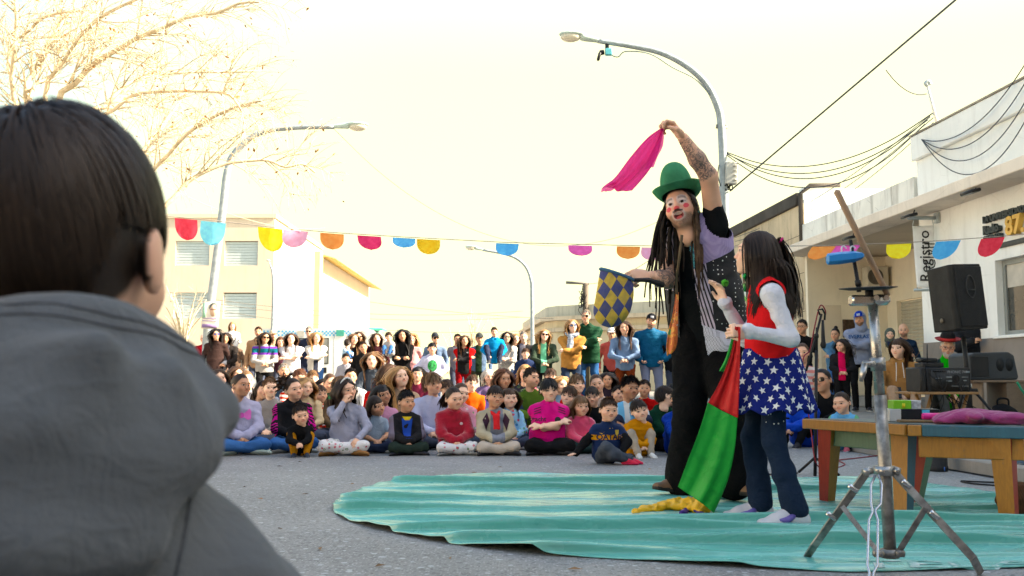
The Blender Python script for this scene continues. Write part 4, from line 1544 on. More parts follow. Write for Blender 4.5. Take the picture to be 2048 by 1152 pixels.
letters('87.', 0.34, 0.07, plain((0.72, 0.42, 0.08), 0.5), sign, YS - 0.56, zz_(2034, 455), 'number_letters', 0.012, halign='LEFT')
gg = Geo()
gg.box((-0.012, YS - 1.5, zz_(2030, 484) - 0.02), (0.02, 2.4, 0.07))
gg.obj('sign_bar', plain((0.06, 0.07, 0.07), 0.5), sign)
# the recessed registry office beside it
b = empty('registry_building', (FX0, 0, 0), SRZ, 'recessed cream office front with roller shutter under a deep ledge', 'building')
rbox('parapet', b, stucco((0.80, 0.77, 0.69), 0.1, 0.6, (0.28, 0.24, 0.2), sc=1.5), -0.04, 5.9, YR1 + 0.06, YR2 - 0.01, 3.37, 3.88, 0.01)
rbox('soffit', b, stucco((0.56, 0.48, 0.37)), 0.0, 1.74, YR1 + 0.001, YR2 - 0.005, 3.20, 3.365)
SY0, SY1 = 18.0, 19.45
rbox('wall', b, CREAM, 1.7, 1.95, YR1, SY0, 0.1, 3.2)
rbox('wall', b, CREAM, 1.702, 1.95, SY0, SY1, 2.22, 3.198)
rbox('wall', b, CREAM, 1.7, 1.95, SY1, YR2, 0.1, 3.2)
rbox('side_wall', b, CREAM, 0.0, 1.7, YR2 - 0.12, YR2 - 0.004, 0.1, 3.195)
rbox('step', b, CONC, 0.3, 1.7, YR1, YR2 - 0.12, 0.1, 0.28, 0.01)
g = Geo()
for i in range(30):
 pass
sh = empty('roller_shutter', (0, 0, 0))
sh.parent = b
g = Geo()
g.box((0, 0, 0), (0.03, SY1 - SY0, 0.066), bev=0.012)
me = g.mesh('slat', plain((0.52, 0.48, 0.38), 0.55, 0.1), True)
for i in range(28):
 o = bpy.data.objects.new('slat', me)
 COL.objects.link(o)
 o.parent = sh
 o.location = (1.80, (SY0 + SY1) / 2, 0.31 + i * 0.069)
rbox('plaque', b, plain((0.09, 0.055, 0.035), 0.45, 0.4, var=0.4, nscale=14), 0.72, 1.02, YR2 - 0.155, YR2 - 0.121, 1.48, 1.86, 0.01)
rbox('door', b, stucco((0.68, 0.58, 0.44), 0.04), 0.25, 0.70, YR2 - 0.13, YR2 - 0.1201, 0.3, 2.16, 0.004)
# air conditioner on the end wall
ac = empty('air_conditioner', (FX0, 0, 0), SRZ, 'cream air conditioner on the end wall under the ledge', 'air conditioner')
rbox('case', ac, plain((0.55, 0.50, 0.40), 0.5), 1.16, 1.62, YR2 - 0.42, YR2 - 0.15, 2.52, 2.96, 0.02)
g = Geo()
g.lathe([(0.002, 0.02), (0.05, 0.02), (0.055, 0.012), (0.15, 0.012), (0.155, 0.02), (0.165, 0.02), (0.165, 0)], n=24)
for k in range(3):
 g.box((0, 0, 0.014), (0.31, 0.006, 0.006), (0, 0, k * PI / 3))
o = g.obj('fan_grille', plain((0.10, 0.09, 0.075), 0.5), ac)
o.location, o.rotation_euler = (1.33, YR2 - 0.421, 2.74), (PI / 2, 0, 0)
rbox('bracket', ac, GALV, 1.14, 1.64, YR2 - 0.40, YR2 - 0.125, 2.48, 2.515)
g = Geo()
g.tube(spline([(1.62, YR2 - 0.2, 2.8), (1.68, YR2 - 0.2, 2.78), (1.69, YR2 - 0.15, 2.6), (1.66, YR2 - 0.14, 2.4)]), 0.02, 6)
g.obj('pipe', BLACKP, ac)
# hanging banner of the registry
YB = 14.45
def banner_pt(px, py):
 return P(px, py, YB - 0.25)
c0, c1 = P(1826, 452, YB), P(1868, 570, YB)
b = empty('wall_banner', (0, 0, 0), 0, 'white hanging banner reading Registro Civil on a metal bracket', 'banner')
g = Geo()
tl, tr, bl, br_ = P(1825, 452, YB), P(1867, 451, YB), P(1834, 575, YB), P(1870, 577, YB)
g.sheet(lambda u, v: tl.lerp(tr, u).lerp(bl.lerp(br_, u), v) + Vector((0, 0.012 * math.sin(u * 5 + v * 3), 0)), 8, 16, thick=0.004)
g.obj('cloth', cloth((0.86, 0.86, 0.84), wrinkle=0.1), b)
g = Geo()
a0 = P(1816, 436, YB)
a1 = Vector((FX0 + SDX * YB - 0.03, YB, a0.z))
g.tube([a0, a1], 0.028, 8)
g.box(a1, (0.05, 0.12, 0.16), bev=0.005)
for pa, pb in ((P(1828, 437, YB), tl), (P(1864, 437, YB), tr)):
 g.tube([pa, pb], 0.006, 5)
o = g.obj('bracket', plain((0.45, 0.50, 0.50), 0.4, 0.4), b)
g = Geo()
a2 = P(1828, 580, YB)
g.tube([a2, Vector((a1.x, YB, a2.z))], 0.022, 8)
g.tube([P(1836, 579, YB), bl], 0.006, 5)
g.obj('lower_rod', plain((0.45, 0.50, 0.50), 0.4, 0.4), b)
for tx, sz, pxc, pyc, bo in (('Registro', 0.235, 1850.5, 512, 0.002), ('Civil', 0.235, 1861.5, 512, -0.002)):
 t = text2d(tx, sz, bo)
 V, Q, T = t.arrays()
 cc = P(pxc, pyc, YB - 0.03)
 W = np.stack([cc.x - V[:, 1], np.full(len(V), cc.y), cc.z + V[:, 0]], 1)
 g = Geo()
 g.add(W, Q, T)
 g.obj('lettering', plain((0.03, 0.03, 0.03), 0.7), b)
# spot lamps on the ledge
def floodlight(px, py, off, label):
 c = P(px, py, fpx(px, off))
 o = empty('floodlight', c, SRZ, label, 'floodlight', 'floodlights along the ledge')
 g = Geo()
 g.box((0, 0, 0), (0.14, 0.30, 0.045), (0, R(-12), 0), bev=0.012)
 g.obj('lamp_body', BLACKP, o)
 g = Geo()
 g.box((-0.004, 0, -0.026), (0.11, 0.26, 0.006), (0, R(-12), 0))
 g.obj('lamp_glass', plain((0.35, 0.35, 0.33), 0.2), o)
 g = Geo()
 g.tube(spline([(0.07, 0, 0.0), (0.10, 0.03, 0.08), (0.16, 0.05, 0.15), (0.20, 0.02, 0.12)]), 0.010, 5)
 g.obj('cable', BLACKP, o)
floodlight(1941, 384, -0.62, 'black floodlight above the radio sign')
floodlight(1818, 432, -0.62, 'black floodlight beside the banner bracket')
floodlight(1698, 476, -0.62, 'black floodlight at the far end of the ledge')
# neighbouring brown building, its end wall and downpipe
b = empty('brown_building', (FX0, 0, 0), SRZ, 'weathered brown wall with dark coping behind the performers', 'building')
rbox('end_wall', b, BLUEW, 0.02, 5.0, YR2, YR2 + 0.25, 3.2, 4.42)
rbox('gable', b, BLUEW, 0.0, 2.0, YR2, YR2 + 0.22, 4.421, 4.68)
rbox('wall', b, BROWNW, 0, 4.9, YR2 + 0.002, 27.5, 0.1, 4.34)
rbox('coping', b, DARKC, -0.06, 4.9, YR2 + 0.255, 27.56, 4.342, 4.62, 0.02)
for i in range(1, 5):
 rbox('joint', b, DARKC, -0.003, 0.02, YR2 + 0.05, 27.4, 0.4 + i * 0.82, 0.41 + i * 0.82)
g = Geo()
g.tube([(-0.04, YR2 + 0.04, 3.2), (-0.04, YR2 + 0.04, 4.55), (0.15, YR2 - 0.03, 4.72), (0.8, YR2 - 0.03, 4.74)], 0.05, 8)
g.obj('downpipe', DARKC, b)
rbox('window_recess', b, DARKC, -0.006, 0.05, fpx(1508), fpx(1500), 2.2, 3.0)
# taller house nearer the camera: unseen, its height and end set to shade the performance
b = empty('shade_house', (FX0, 0, 0), SRZ, 'unseen taller pale house beside the shop, shaped to shade the performance', 'building')
rbox('wall', b, WHITE, 0.03, 9, -14, 8.85, 0.1, 7.6)
rbox('cornice', b, WHITE, -0.15, 9.1, -14.1, 8.86, 7.6, 7.85, 0.02)
# unseen houses added opposite for warm bounce and behind to darken camera-facing sides
b = empty('bounce_row', (-12.6, 0, 0), SRZ, 'unseen pale house row added opposite to bounce warm sunlight', 'building')
rbox('wall', b, stucco((0.70, 0.62, 0.50), 0.08, 0.2, sc=0.5), -8, 0, -16, 17, 0, 4.6)
rbox('cornice', b, WHITE, -8.1, 0.15, -16.1, 17.1, 4.6, 4.85, 0.02)
b = empty('rear_shade_house', (0, -9, 0), 0, 'unseen brown house added behind the camera to darken sides facing it', 'building')
rbox('wall', b, stucco((0.30, 0.20, 0.14), 0.2, 0.2, sc=0.5), -11, 6.5, -7, 0, 0, 6.0)
rbox('cornice', b, WHITE, -11.1, 6.6, -7.1, 0.12, 6.0, 6.2, 0.02)
# posters on the brown wall
def flat_on_wall(name, px0, py0, px1, py1, label, cat):
 y = fpx((px0 + px1) / 2)
 o = empty(name, (FX0, 0, 0), SRZ, label, cat)
 ya, yb = fpx(px0), fpx(px1)
 z1, z0 = P(px0, py0, ya).z, P(px0, py1, ya).z
 return o, ya, yb, z0, z1
o, ya, yb, z0, z1 = flat_on_wall('poster', 1468, 522, 1487, 572, 'yellow poster of a man in dark clothes on the brown wall', 'poster')
rbox('sheet', o, plain((0.62, 0.62, 0.58), 0.7), -0.022, -0.004, yb, ya, z0, z1)
rbox('print', o, plain((0.65, 0.36, 0.02), 0.6), -0.026, -0.0225, yb + 0.04, ya - 0.04, z0 + 0.05, z1 - 0.05)
g = Geo()
ym, zm = (ya * 0.45 + yb * 0.55), (z0 + z1) / 2
hw_ = abs(ya - yb) * 0.35
g.prism([(ym + hw_ * a, zm + c) for a, c in ((-1, -0.12), (1, -0.12), (0.9, 0.02), (0.35, 0.10), (-0.35, 0.10), (-0.9, 0.02))], lambda u, v: (-0.0265, u, v), lambda u, v: (-0.029, u, v))
g.obj('jacket', plain((0.03, 0.025, 0.03), 0.7), o)
g = Geo()
g.prism([(ym + hw_ * 0.34 * math.cos(a), zm + 0.18 + 0.10 * math.sin(a)) for a in np.linspace(0, 2 * PI, 15)[:-1]], lambda u, v: (-0.0295, u, v), lambda u, v: (-0.031, u, v))
g.obj('face', plain((0.42, 0.25, 0.16), 0.7), o)
o, ya, yb, z0, z1 = flat_on_wall('wall_board', 1478, 571, 1520, 606, 'green board with a white disc on the brown wall', 'sign')
rbox('board', o, plain((0.12, 0.42, 0.06), 0.6), -0.024, -0.003, yb, ya, z0, z1)
g = Geo()
g.prism([((ya + yb) / 2 - 0.1 + 0.42 * math.cos(a), (z0 + z1) / 2 - 0.02 + 0.15 * math.sin(a)) for a in np.linspace(0, 2 * PI, 25)[:-1]], lambda u, v: (-0.0245, u, v), lambda u, v: (-0.027, u, v))
g.obj('disc', plain((0.70, 0.74, 0.68), 0.6), o)
# ---- far buildings
def quad_wall(g, a, b, z0, z1, t=0.3, mi=0):
 """upright wall from plan point a to b"""
 a, b = Vector((a[0], a[1], 0)), Vector((b[0], b[1], 0))
 m = (a + b) / 2
 d = b - a
 g.box((m.x, m.y, (z0 + z1) / 2), (d.length, t, z1 - z0), (0, 0, math.atan2(d.y, d.x)), mi=mi)
# school-like block on the left: front face towards us, long side along the street
LB = empty('beige_block', (0, 0, 0), 0, 'beige three-storey block with grey shuttered windows behind the bare tree', 'building')
D0 = 60.0
BEIGE = stucco((0.72, 0.58, 0.44), 0.06, 0.15, (0.35, 0.24, 0.15), sc=0.3)
PALE = stucco((0.72, 0.60, 0.44), 0.05, sc=0.3)
cx = P(548, 500, D0).x
zt = P(500, 436, D0).z
rects = []
for (x0, x1, y0, y1) in ((352, 418, 482, 531), (450, 515, 483, 533), (346, 410, 585, 637), (443, 506, 587, 638)):
 p, q = P(x0, y0, D0), P(x1, y1, D0)
 rects.append((p.x, q.x, q.z, p.z))
# front wall built round its openings
xs = sorted({cx - 16, cx} | {r[0] for r in rects[:2]} | {r[1] for r in rects[:2]})
xa, xb, xc, xd = rects[0][0], rects[0][1], rects[1][0], rects[1][1]
rows = [(0, rects[2][2]), (rects[0][2] * 0 + rects[2][3], rects[0][2]), (rects[0][3], zt)]
for z0, z1 in rows:
 rbox('wall', LB, BEIGE, cx - 16, cx, D0, D0 + 0.4, z0, z1)
for (r0, r1) in ((rects[2], rects[3]), (rects[0], rects[1])):
 for x0, x1 in ((cx - 16, xa), (xb, xc), (xd, cx)):
  rbox('wall', LB, BEIGE, x0, x1, D0 + 0.001, D0 + 0.399, r0[2], r0[3])
for r in rects:
 x0, x1 = (xa, xb) if r in (rects[0], rects[2]) else (xc, xd)
 w_ = rbox('window', LB, plain((0.50, 0.56, 0.56), 0.6, var=0.05), x0, x1, D0 + 0.16, D0 + 0.2, r[2], r[3])
 for i in range(9):
  rbox('slat', w_, plain((0.52, 0.58, 0.58), 0.6, var=0.05), x0 + 0.02, x1 - 0.02, D0 + 0.12, D0 + 0.158, r[2] + 0.02 + i * (r[3] - r[2]) / 9, r[2] - 0.02 + (i + 1) * (r[3] - r[2]) / 9)
rbox('body', LB, PALE, cx - 16, cx + 0.02, D0 + 0.41, D0 + 15, 0, zt - 0.1)
rbox('roof_edge', LB, PALE, cx - 16, cx + 0.12, D0 - 0.1, D0 + 15, zt, zt + 0.25)
for yy in (D0 + 6.5, D0 + 9.5):
 for z0, z1 in ((rects[2][2] - 0.4, rects[2][3] + 0.2), (rects[0][2] - 0.4, rects[0][3] + 0.2)):
  w_ = rbox('window', LB, plain((0.5, 0.45, 0.36), 0.6), cx + 0.021, cx + 0.06, yy, yy + 1.7, z0, z1)
  rbox('frame', w_, PALE, cx + 0.03, cx + 0.12, yy + 1.45, yy + 1.7, z0, z1 + 0.02)
rbox('pilaster', LB, stucco((0.55, 0.42, 0.24)), cx + 0.02, cx + 0.45, D0 + 12.2, D0 + 13.4, 0, zt - 0.5)
rbox('rear_wing', LB, PALE, cx - 10, cx - 0.2, D0 + 15.2, D0 + 42, 0, zt - 0.3)
g = Geo()
g.box((cx + 0.4, D0 + 28, zt - 0.55), (1.6, 27, 0.12), (0, R(14), 0))
g.obj('eave', stucco((0.62, 0.44, 0.16)), LB)
for i in range(6):
 rbox('window', LB, plain((0.40, 0.36, 0.28), 0.6), cx - 0.199, cx - 0.16, D0 + 17 + i * 4, D0 + 18.6 + i * 4, zt - 3.2, zt - 1.8)
 rbox('window', LB, plain((0.40, 0.36, 0.28), 0.6), cx - 0.199, cx - 0.16, D0 + 17 + i * 4, D0 + 18.6 + i * 4, zt - 7.4, zt - 5.8)
# low chamfered corner building at the end of the street
CB = empty('corner_building', (0, 0, 0), 0, 'low ochre corner building with banded cornice behind the standing crowd', 'building')
D1 = 45.0
OCH = stucco((0.72, 0.58, 0.38), 0.08, 0.25, (0.35, 0.26, 0.16), sc=0.4)
OCH2 = stucco((0.64, 0.51, 0.36), 0.1, 0.4, (0.28, 0.2, 0.13), sc=0.4)
pl = [(P(1046, 700, D1 + 14).x, D1 + 14), (P(1092, 700, D1 + 1).x, D1 + 1), (P(1112, 700, D1).x, D1), (P(1560, 700, D1 - 6).x, D1 - 6)]
zl = [P(1100, y, D1).z for y in (612, 634, 642, 656, 664)]
for (nm, z0, z1, out, mt) in (('wall', 0, zl[4], 0.0, OCH), ('band', zl[4], zl[3], 0.18, OCH2), ('frieze', zl[3], zl[2], 0.02, OCH), ('cornice', zl[2], zl[1], 0.45, OCH2), ('parapet', zl[1], zl[0], 0.0, stucco((0.52, 0.48, 0.38), 0.1, 0.3, sc=0.4))):
 g = Geo()
 ol = [(x - out * (0.6 if i < 2 else 0.2), y - out) for i, (x, y) in enumerate(pl)] + [(pl[3][0], D1 + 16), (pl[0][0] - out * 0.5, D1 + 16)]
 g.prism(ol, lambda u, v, z=z0: (u, v, z + 0.002), lambda u, v, z=z1: (u, v, z))
 g.obj(nm, mt, CB, smooth=False)
g = Geo()
r_ = np.random.default_rng(3)
for k in range(60):
 p = Vector((pl[2][0] + 3.6 + r_.uniform(-0.5, 0.5), D1 - 0.9, zl[1]))
 d = Vector((r_.uniform(-0.5, 0.5), r_.uniform(-0.3, 0.3), r_.uniform(0.25, 0.7)))
 g.tube([p, p + d], [0.02, 0.004], 3)
tag(g.obj('cornice_weeds', plain((0.14, 0.15, 0.05), 0.8)), 'tuft of weeds growing on the cornice of the ochre building', 'weeds')
# ---- bare trees
def branches(g, pts, r0, r1, rng, depth, twig=0.8, n=5, droop=0.15, dens=1.0, leaves=None):
 """a limb and its side shoots; leaves collects positions of dry leaves"""
 pts = [Vector(p) for p in pts]
 m = len(pts)
 g.tube(pts, [r0 + (r1 - r0) * (i / (m - 1)) ** 0.8 for i in range(m)], n)
 if depth == 0:
  if leaves is not None and rng.random() < 0.5:
   leaves.append(pts[-1] + Vector(rng.normal(size=3) * 0.04))
  return
 L = sum((pts[i + 1] - pts[i]).length for i in range(m - 1))
 for k in range(max(2, int(L * dens))):
  t = rng.uniform(0.22, 1.0)
  i = min(int(t * (m - 1)), m - 2)
  f = t * (m - 1) - i
  p = pts[i].lerp(pts[i + 1], f)
  d = (pts[i + 1] - pts[i]).normalized()
  side = Vector(rng.normal(size=3))
  side = (side - d * side.dot(d)).normalized()
  dd = (d * rng.uniform(0.45, 0.9) + side * rng.uniform(0.4, 0.9) + Vector((0, 0, 0.12))).normalized()
  ln = twig * rng.uniform(0.35, 1.0) * (1.2 - 0.6 * t)
  q = [p]
  for s in range(4):
   dd = (dd + Vector(rng.normal(size=3)) * 0.13 + Vector((0, 0, -droop * s * 0.35))).normalized()
   q.append(q[-1] + dd * ln / 4)
  rr = max(0.0048, (r0 + (r1 - r0) * t) * 0.42)
  branches(g, q, rr, max(0.0025, rr * 0.35), rng, depth - 1, twig * 0.55, 3, droop, dens * 2.0, leaves)
BARK = None
def bark_mat():
 m, b = newmat('bark')
 co = coords()
 n = noise(co, 5.0, 4)
 base = mixc(n.step(0.40, 0.62), (0.66, 0.55, 0.37), (0.50, 0.40, 0.25))
 base = mixc(noise(co, 14, 3).step(0.60, 0.72) * 0.6, base, (0.24, 0.19, 0.12))
 setin(b, 'Base Color', base)
 setin(b, 'Roughness', 0.85)
 bump(b, noise(co, 30, 3), 0.4, 0.01)
 return m
BARK = bark_mat()
DRYLEAF = plain((0.46, 0.22, 0.07), 0.8, var=0.5, nscale=20)
def leaf_mesh(parent, pts, rng, size, name='leaves'):
 g = Geo()
 V, Q = [], []
 for p in pts:
  a = unit(rng.normal(size=3))
  bb = unit(np.cross(a, rng.normal(size=3)))
  s = size * rng.uniform(0.5, 1.2)
  k = len(V)
  c = v3(p)
  V += [c - a * s, c + bb * s * 0.45 + a * s * 0.1, c + a * s, c - bb * s * 0.45 + a * s * 0.2]
  Q.append((k, k + 1, k + 2, k + 3))
 if V:
  g.add(V, Q)
  o = g.obj(name, DRYLEAF, parent)
  return o
rng = np.random.default_rng(11)
tree = empty('plane_tree', P(165, 700, 13.5).to_2d().to_3d(), 0, 'large bare plane tree with pale arching branches at upper left', 'tree')
tb = tree.location.copy()
g = Geo()
fork = P(150, 610, 13.5)
g.tube([tb - tb, Vector((0.02, 0.05, 0.7)), Vector((0.0, 0.0, 1.2)), fork - tb, fork - tb + Vector((0, 0, 0.25)), fork - tb + Vector((0.02, 0, 0.6))], [0.34, 0.27, 0.24, 0.21, 0.16, 0.06], 14)
g.obj('trunk', BARK, tree)
limbs = [([(28, 194), (28, 112), (33, 37), (28, -30), (40, -90)], 13.2, 12.5, 0.049), ([(52, 194), (75, 138), (97, 86), (130, 37), (157, -5), (190, -60)], 13.6, 14.5, 0.060),
  ([(90, 194), (123, 130), (160, 75), (198, 37), (246, 11), (300, -12)], 13.0, 11.8, 0.040),
  ([(116, 209), (149, 168), (194, 123), (239, 97), (276, 75), (325, 56), (373, 35), (433, 26), (478, 7), (519, 4)], 13.5, 13.0, 0.056),
  ([(172, 239), (209, 213), (246, 175), (284, 155), (336, 147), (392, 144), (448, 144), (523, 142)], 13.8, 15.0, 0.047),
  ([(194, 254), (228, 220), (269, 190), (328, 183), (411, 183), (459, 190), (482, 220)], 13.2, 12.0, 0.033),
  ([(274, 323), (310, 269), (343, 228), (373, 187), (411, 160), (467, 142)], 13.9, 15.6, 0.037),
  ([(302, 347), (336, 310), (373, 269), (418, 239), (467, 216), (523, 201)], 13.4, 12.6, 0.037),
  ([(347, 396), (373, 366), (411, 343), (455, 327), (504, 321), (537, 321), (571, 334), (605, 328), (630, 345)], 13.6, 14.0, 0.040),
  ([(15, 130), (60, 60), (100, 30), (180, 20)], 13.4, 12.9, 0.026), ([(60, 194), (110, 150), (150, 95), (215, 60), (330, 10)], 13.4, 14.6, 0.033),
  ([(-60, 220), (-90, 100), (-60, -40)], 13.4, 14.2, 0.060)]
lv = []
g = Geo()
for pts, da, db, r0 in limbs:
 n = len(pts)
 q = [fork + Vector((rng.normal() * 0.05, rng.normal() * 0.05, -0.05))]
 mid = P(pts[0][0] * 0.45 + 150 * 0.55, pts[0][1] * 0.5 + 600 * 0.5, 13.5)
 q.append(mid)
 for i, (x, y) in enumerate(pts):
  q.append(P(x, y, da + (db - da) * i / (n - 1)))
 q = [a - tb for a in spline(q, 3)]
 branches(g, q, r0, 0.016, rng, 2, 1.3, 7, 0.28, 5.2, lv)
g.obj('crown', BARK, tree)
lw = [a + tb - tb for a in lv]
ll = []
for a in lw:
 for _ in range(int(rng.integers(0, 2))):
  ll.append(a + Vector(rng.normal(size=3) * 0.07))
leaf_mesh(tree, ll, rng, 0.036)
def small_tree(px, d, h, label, seed, group, spread=0.35, nl=9):
 rng = np.random.default_rng(seed)
 o = empty('bare_tree', (P(px, 700, d).x, d, 0), 0, label, 'tree', group)
 g = Geo()
 g.tube([(0, 0, 0), (0.05, 0, h * 0.3), (0, 0.05, h * 0.45)], [h * 0.03, h * 0.022, h * 0.018], 8)
 g.obj('trunk', BARK, o)
 g = Geo()
 for k in range(nl):
  a = rng.uniform(0, 6.28)
  z0 = h * rng.uniform(0.2, 0.45)
  e = Vector((math.cos(a) * spread * h * rng.uniform(0.3, 1), math.sin(a) * spread * h * rng.uniform(0.3, 1), h * rng.uniform(0.75, 1.05)))
  m = Vector((e.x * 0.35, e.y * 0.35, z0 * 0.4 + e.z * 0.6))
  branches(g, spline([(0, 0, z0), m, e], 4), h * 0.011, h * 0.003, rng, 2, h * 0.25, 4, 0.02, 6 / h)
 g.obj('crown', BARK, o)
small_tree(945, 78, 6.4, 'thin bare tree above the woman in the red top', 5, 'bare trees far down the street', 0.22)
small_tree(1000, 84, 5.6, 'small bare tree left of the slim far lamp post', 6, 'bare trees far down the street', 0.3)
small_tree(905, 90, 5.4, 'faint bare tree in the gap beside the ambulance', 8, 'bare trees far down the street', 0.3)
small_tree(368, 30, 3.4, 'bare bushy tree in front of the beige block', 9, 'bare trees far down the street', 0.33, 14)
# ---- street lamps, poles and cables
LAMPG = plain((0.42, 0.50, 0.46), 0.5)
LAMPL = plain((0.62, 0.56, 0.44), 0.25, spec=0.6)
def lamp_head(g0, parent, tip, dirv, s):
 """cobra-head luminaire: housing along dirv from tip, with a glass bowl"""
 d = Vector(dirv).normalized()
 side = d.cross(Vector((0, 0, 1))).normalized()
 up = side.cross(d)
 f = lambda a, b, c: tip + d * a * s + side * b * s + up * c * s
 sd = Sdf(0.02 * s)
 sd.ecap(f(0, 0, 0.01), f(0.30, 0, 0.03), 0.045 * s, 0.075 * s, side, 1.1)
 sd.ell(f(0.52, 0, 0.055), (0.26 * s, 0.15 * s, 0.055 * s) if abs(d.x) > 0.5 else (0.15 * s, 0.26 * s, 0.055 * s))
 V, Q = sd.surf(0.022 * s)
 g = Geo()
 g.add(V, Q)
 g.obj('lamp_head', LAMPG, parent)
 sd = Sdf(0.01)
 sd.ell(f(0.54, 0, 0.0), (0.20 * s, 0.13 * s, 0.10 * s) if abs(d.x) > 0.5 else (0.13 * s, 0.2 * s, 0.1 * s))
 V, Q = sd.surf(0.02 * s)
 g = Geo()
 g.add(V, Q)
 g.obj('lamp_bowl', LAMPL, parent)
def street_lamp(pts, d, r0, r1, label, s=1.0, extra=None, mat=None):
 w = [P(x, y, d) for x, y in pts]
 base = Vector((w[0].x, d, 0))
 o = empty('street_lamp', base, 0, label, 'street lamp', 'street lamps')
 q = [Vector((0, 0, 0)), Vector((0, 0, 0.9))] + [a - base for a in w]
 q = q[:3] + spline(q[2:], 5)[1:]
 n = len(q)
 g = Geo()
 g.tube(q, [r0 * (1.25 if i < 2 else 1) + (r1 - r0) * i / (n - 1) for i in range(n)], 12)
 g.obj('pole', mat or GALV, o)
 dv = (q[-1] - q[-3])
 lamp_head(None, o, q[-1], dv, s)
 return o
l1 = street_lamp([(416, 650), (443, 440), (455, 340), (475, 300), (520, 266), (580, 256), (668, 254)], 20, 0.095, 0.045, 'tall curved street lamp rising from behind the seated crowd at left', 0.95)
l2 = street_lamp([(1449, 430), (1443, 260), (1433, 208), (1408, 163), (1370, 130), (1320, 105), (1260, 92), (1196, 82)], 18, 0.085, 0.045, 'tall curved street lamp arching over the clown with a camera box', 1.0)
l3 = street_lamp([(1065, 740), (1064, 600), (1062, 560), (1049, 530), (1020, 511), (966, 500)], 40, 0.09, 0.05, 'slim far street lamp in front of the ochre corner building', 1.0)
l4 = street_lamp([(545, 650), (547, 580), (545, 545), (541, 532)], 42, 0.07, 0.04, 'small far street lamp against the beige block', 0.5)
# boxes and brackets on the near lamp
b1 = l2.location
g = Geo()
c = P(1462, 347, 17.9) - b1
g.box(c, (0.22, 0.14, 0.42), (0, R(3), 0), bev=0.01)
g.obj('junction_box', plain((0.42, 0.42, 0.38), 0.6), l2, auto=40)
g = Geo()
for i in range(4):
 g.box(c + Vector((0.06, -0.085, 0.14 - i * 0.092)), (0.05, 0.03, 0.03), bev=0.005)
g.obj('latches', plain((0.6, 0.58, 0.5), 0.4), l2)
g = Geo()
c2 = P(1443, 255, 18) - b1
g.box(c2, (0.22, 0.05, 0.03))
for sx in (-1, 1):
 g.cyl(c2 + Vector((sx * 0.09, 0, 0.0)), c2 + Vector((sx * 0.09, 0, 0.06)), 0.016, n=8)
g.obj('bracket', plain((0.2, 0.2, 0.19), 0.6, 0.3), l2)
g = Geo()
rr = np.random.default_rng(4)
for k in range(10):
 a = rr.uniform(0, 6.28)
 c3 = P(1452, 372, 18) - b1
 g.tube(spline([c3 + Vector(rr.normal(size=3) * 0.06) for _ in range(4)], 4), 0.012, 4)
g.tube(spline([P(1438, 330, 17.95) - b1, P(1436, 350, 17.9) - b1, P(1441, 372, 17.95) - b1], 4), 0.01, 5)
g.obj('cable_knot', RUBBER, l2)
g = Geo()
c4 = P(1217, 104, 17.95) - b1
g.box(c4, (0.13, 0.1, 0.13), bev=0.01)
g.obj('camera_box', plain((0.10, 0.42, 0.48), 0.5), l2, auto=40)
g = Geo()
g.box(P(1214, 92, 18) - b1, (0.07, 0.06, 0.16), bev=0.006)
g.cyl(P(1208, 104, 18) - b1, P(1200, 106, 18) - b1, 0.05, n=10)
g.box(P(1198, 113, 17.95) - b1, (0.06, 0.12, 0.16), (0, R(15), 0), bev=0.02)
g.obj('camera', BLACKP, l2)
g = Geo()
g.tube(spline([P(1222, 110, 18) - b1, P(1236, 114, 18) - b1, P(1252, 103, 18) - b1, P(1300, 108, 17.95) - b1, P(1345, 135, 17.9) - b1, P(1390, 158, 17.95) - b1, P(1420, 190, 17.95) - b1], 6), 0.012, 5)
g.obj('cable', plain((0.16, 0.2, 0.22), 0.6), l2)
# election poster tied to the left lamp
o = empty('pole_poster', (0, 0, 0), 0, 'faded poster of a man with glasses tied to the left street lamp', 'poster')
ptl, ptr, pbl, pbr = P(406, 604, 19.8), P(441, 603, 19.8), P(402, 657, 19.8), P(436, 658, 19.8)
pq = lambda u, v, e=0.0: ptl.lerp(ptr, u).lerp(pbl.lerp(pbr, u), v) + Vector((0, -e, 0))
g = Geo()
g.sheet(lambda u, v: pq(u, v), 4, 6, thick=0.006)
g.obj('sheet', plain((0.62, 0.58, 0.50), 0.7), o)
def pdec(name, mat, ol, e):
 g = Geo()
 g.prism(ol, lambda u, v: pq(u, v, e), lambda u, v: pq(u, v, e - 0.002))
 g.obj(name, mat, o)
circ = lambda cx_, cy_, rx_, ry_, n=16: [(cx_ + rx_ * math.cos(a), cy_ + ry_ * math.sin(a)) for a in np.linspace(0, 2 * PI, n + 1)[:-1]]
pdec('panel', plain((0.30, 0.55, 0.40), 0.7), [(0.03, 0.05), (0.28, 0.05), (0.22, 0.58), (0.03, 0.6)], 0.010)
pdec('hair_print', plain((0.12, 0.14, 0.13), 0.7), circ(0.63, 0.20, 0.24, 0.17), 0.010)
pdec('face_print', plain((0.62, 0.42, 0.30), 0.7), circ(0.64, 0.33, 0.20, 0.22), 0.013)
pdec('glasses_print', plain((0.35, 0.2, 0.15), 0.7), [(0.45, 0.26), (0.83, 0.26), (0.80, 0.31), (0.48, 0.31)], 0.016)
for k, (v0, v1) in enumerate(((0.60, 0.625), (0.69, 0.715), (0.83, 0.96))):
 pdec('band_print', plain((0.24, 0.16, 0.34), 0.7), [(0.06, v0), (0.92, v0), (0.92, v1), (0.04, v1)], 0.010)
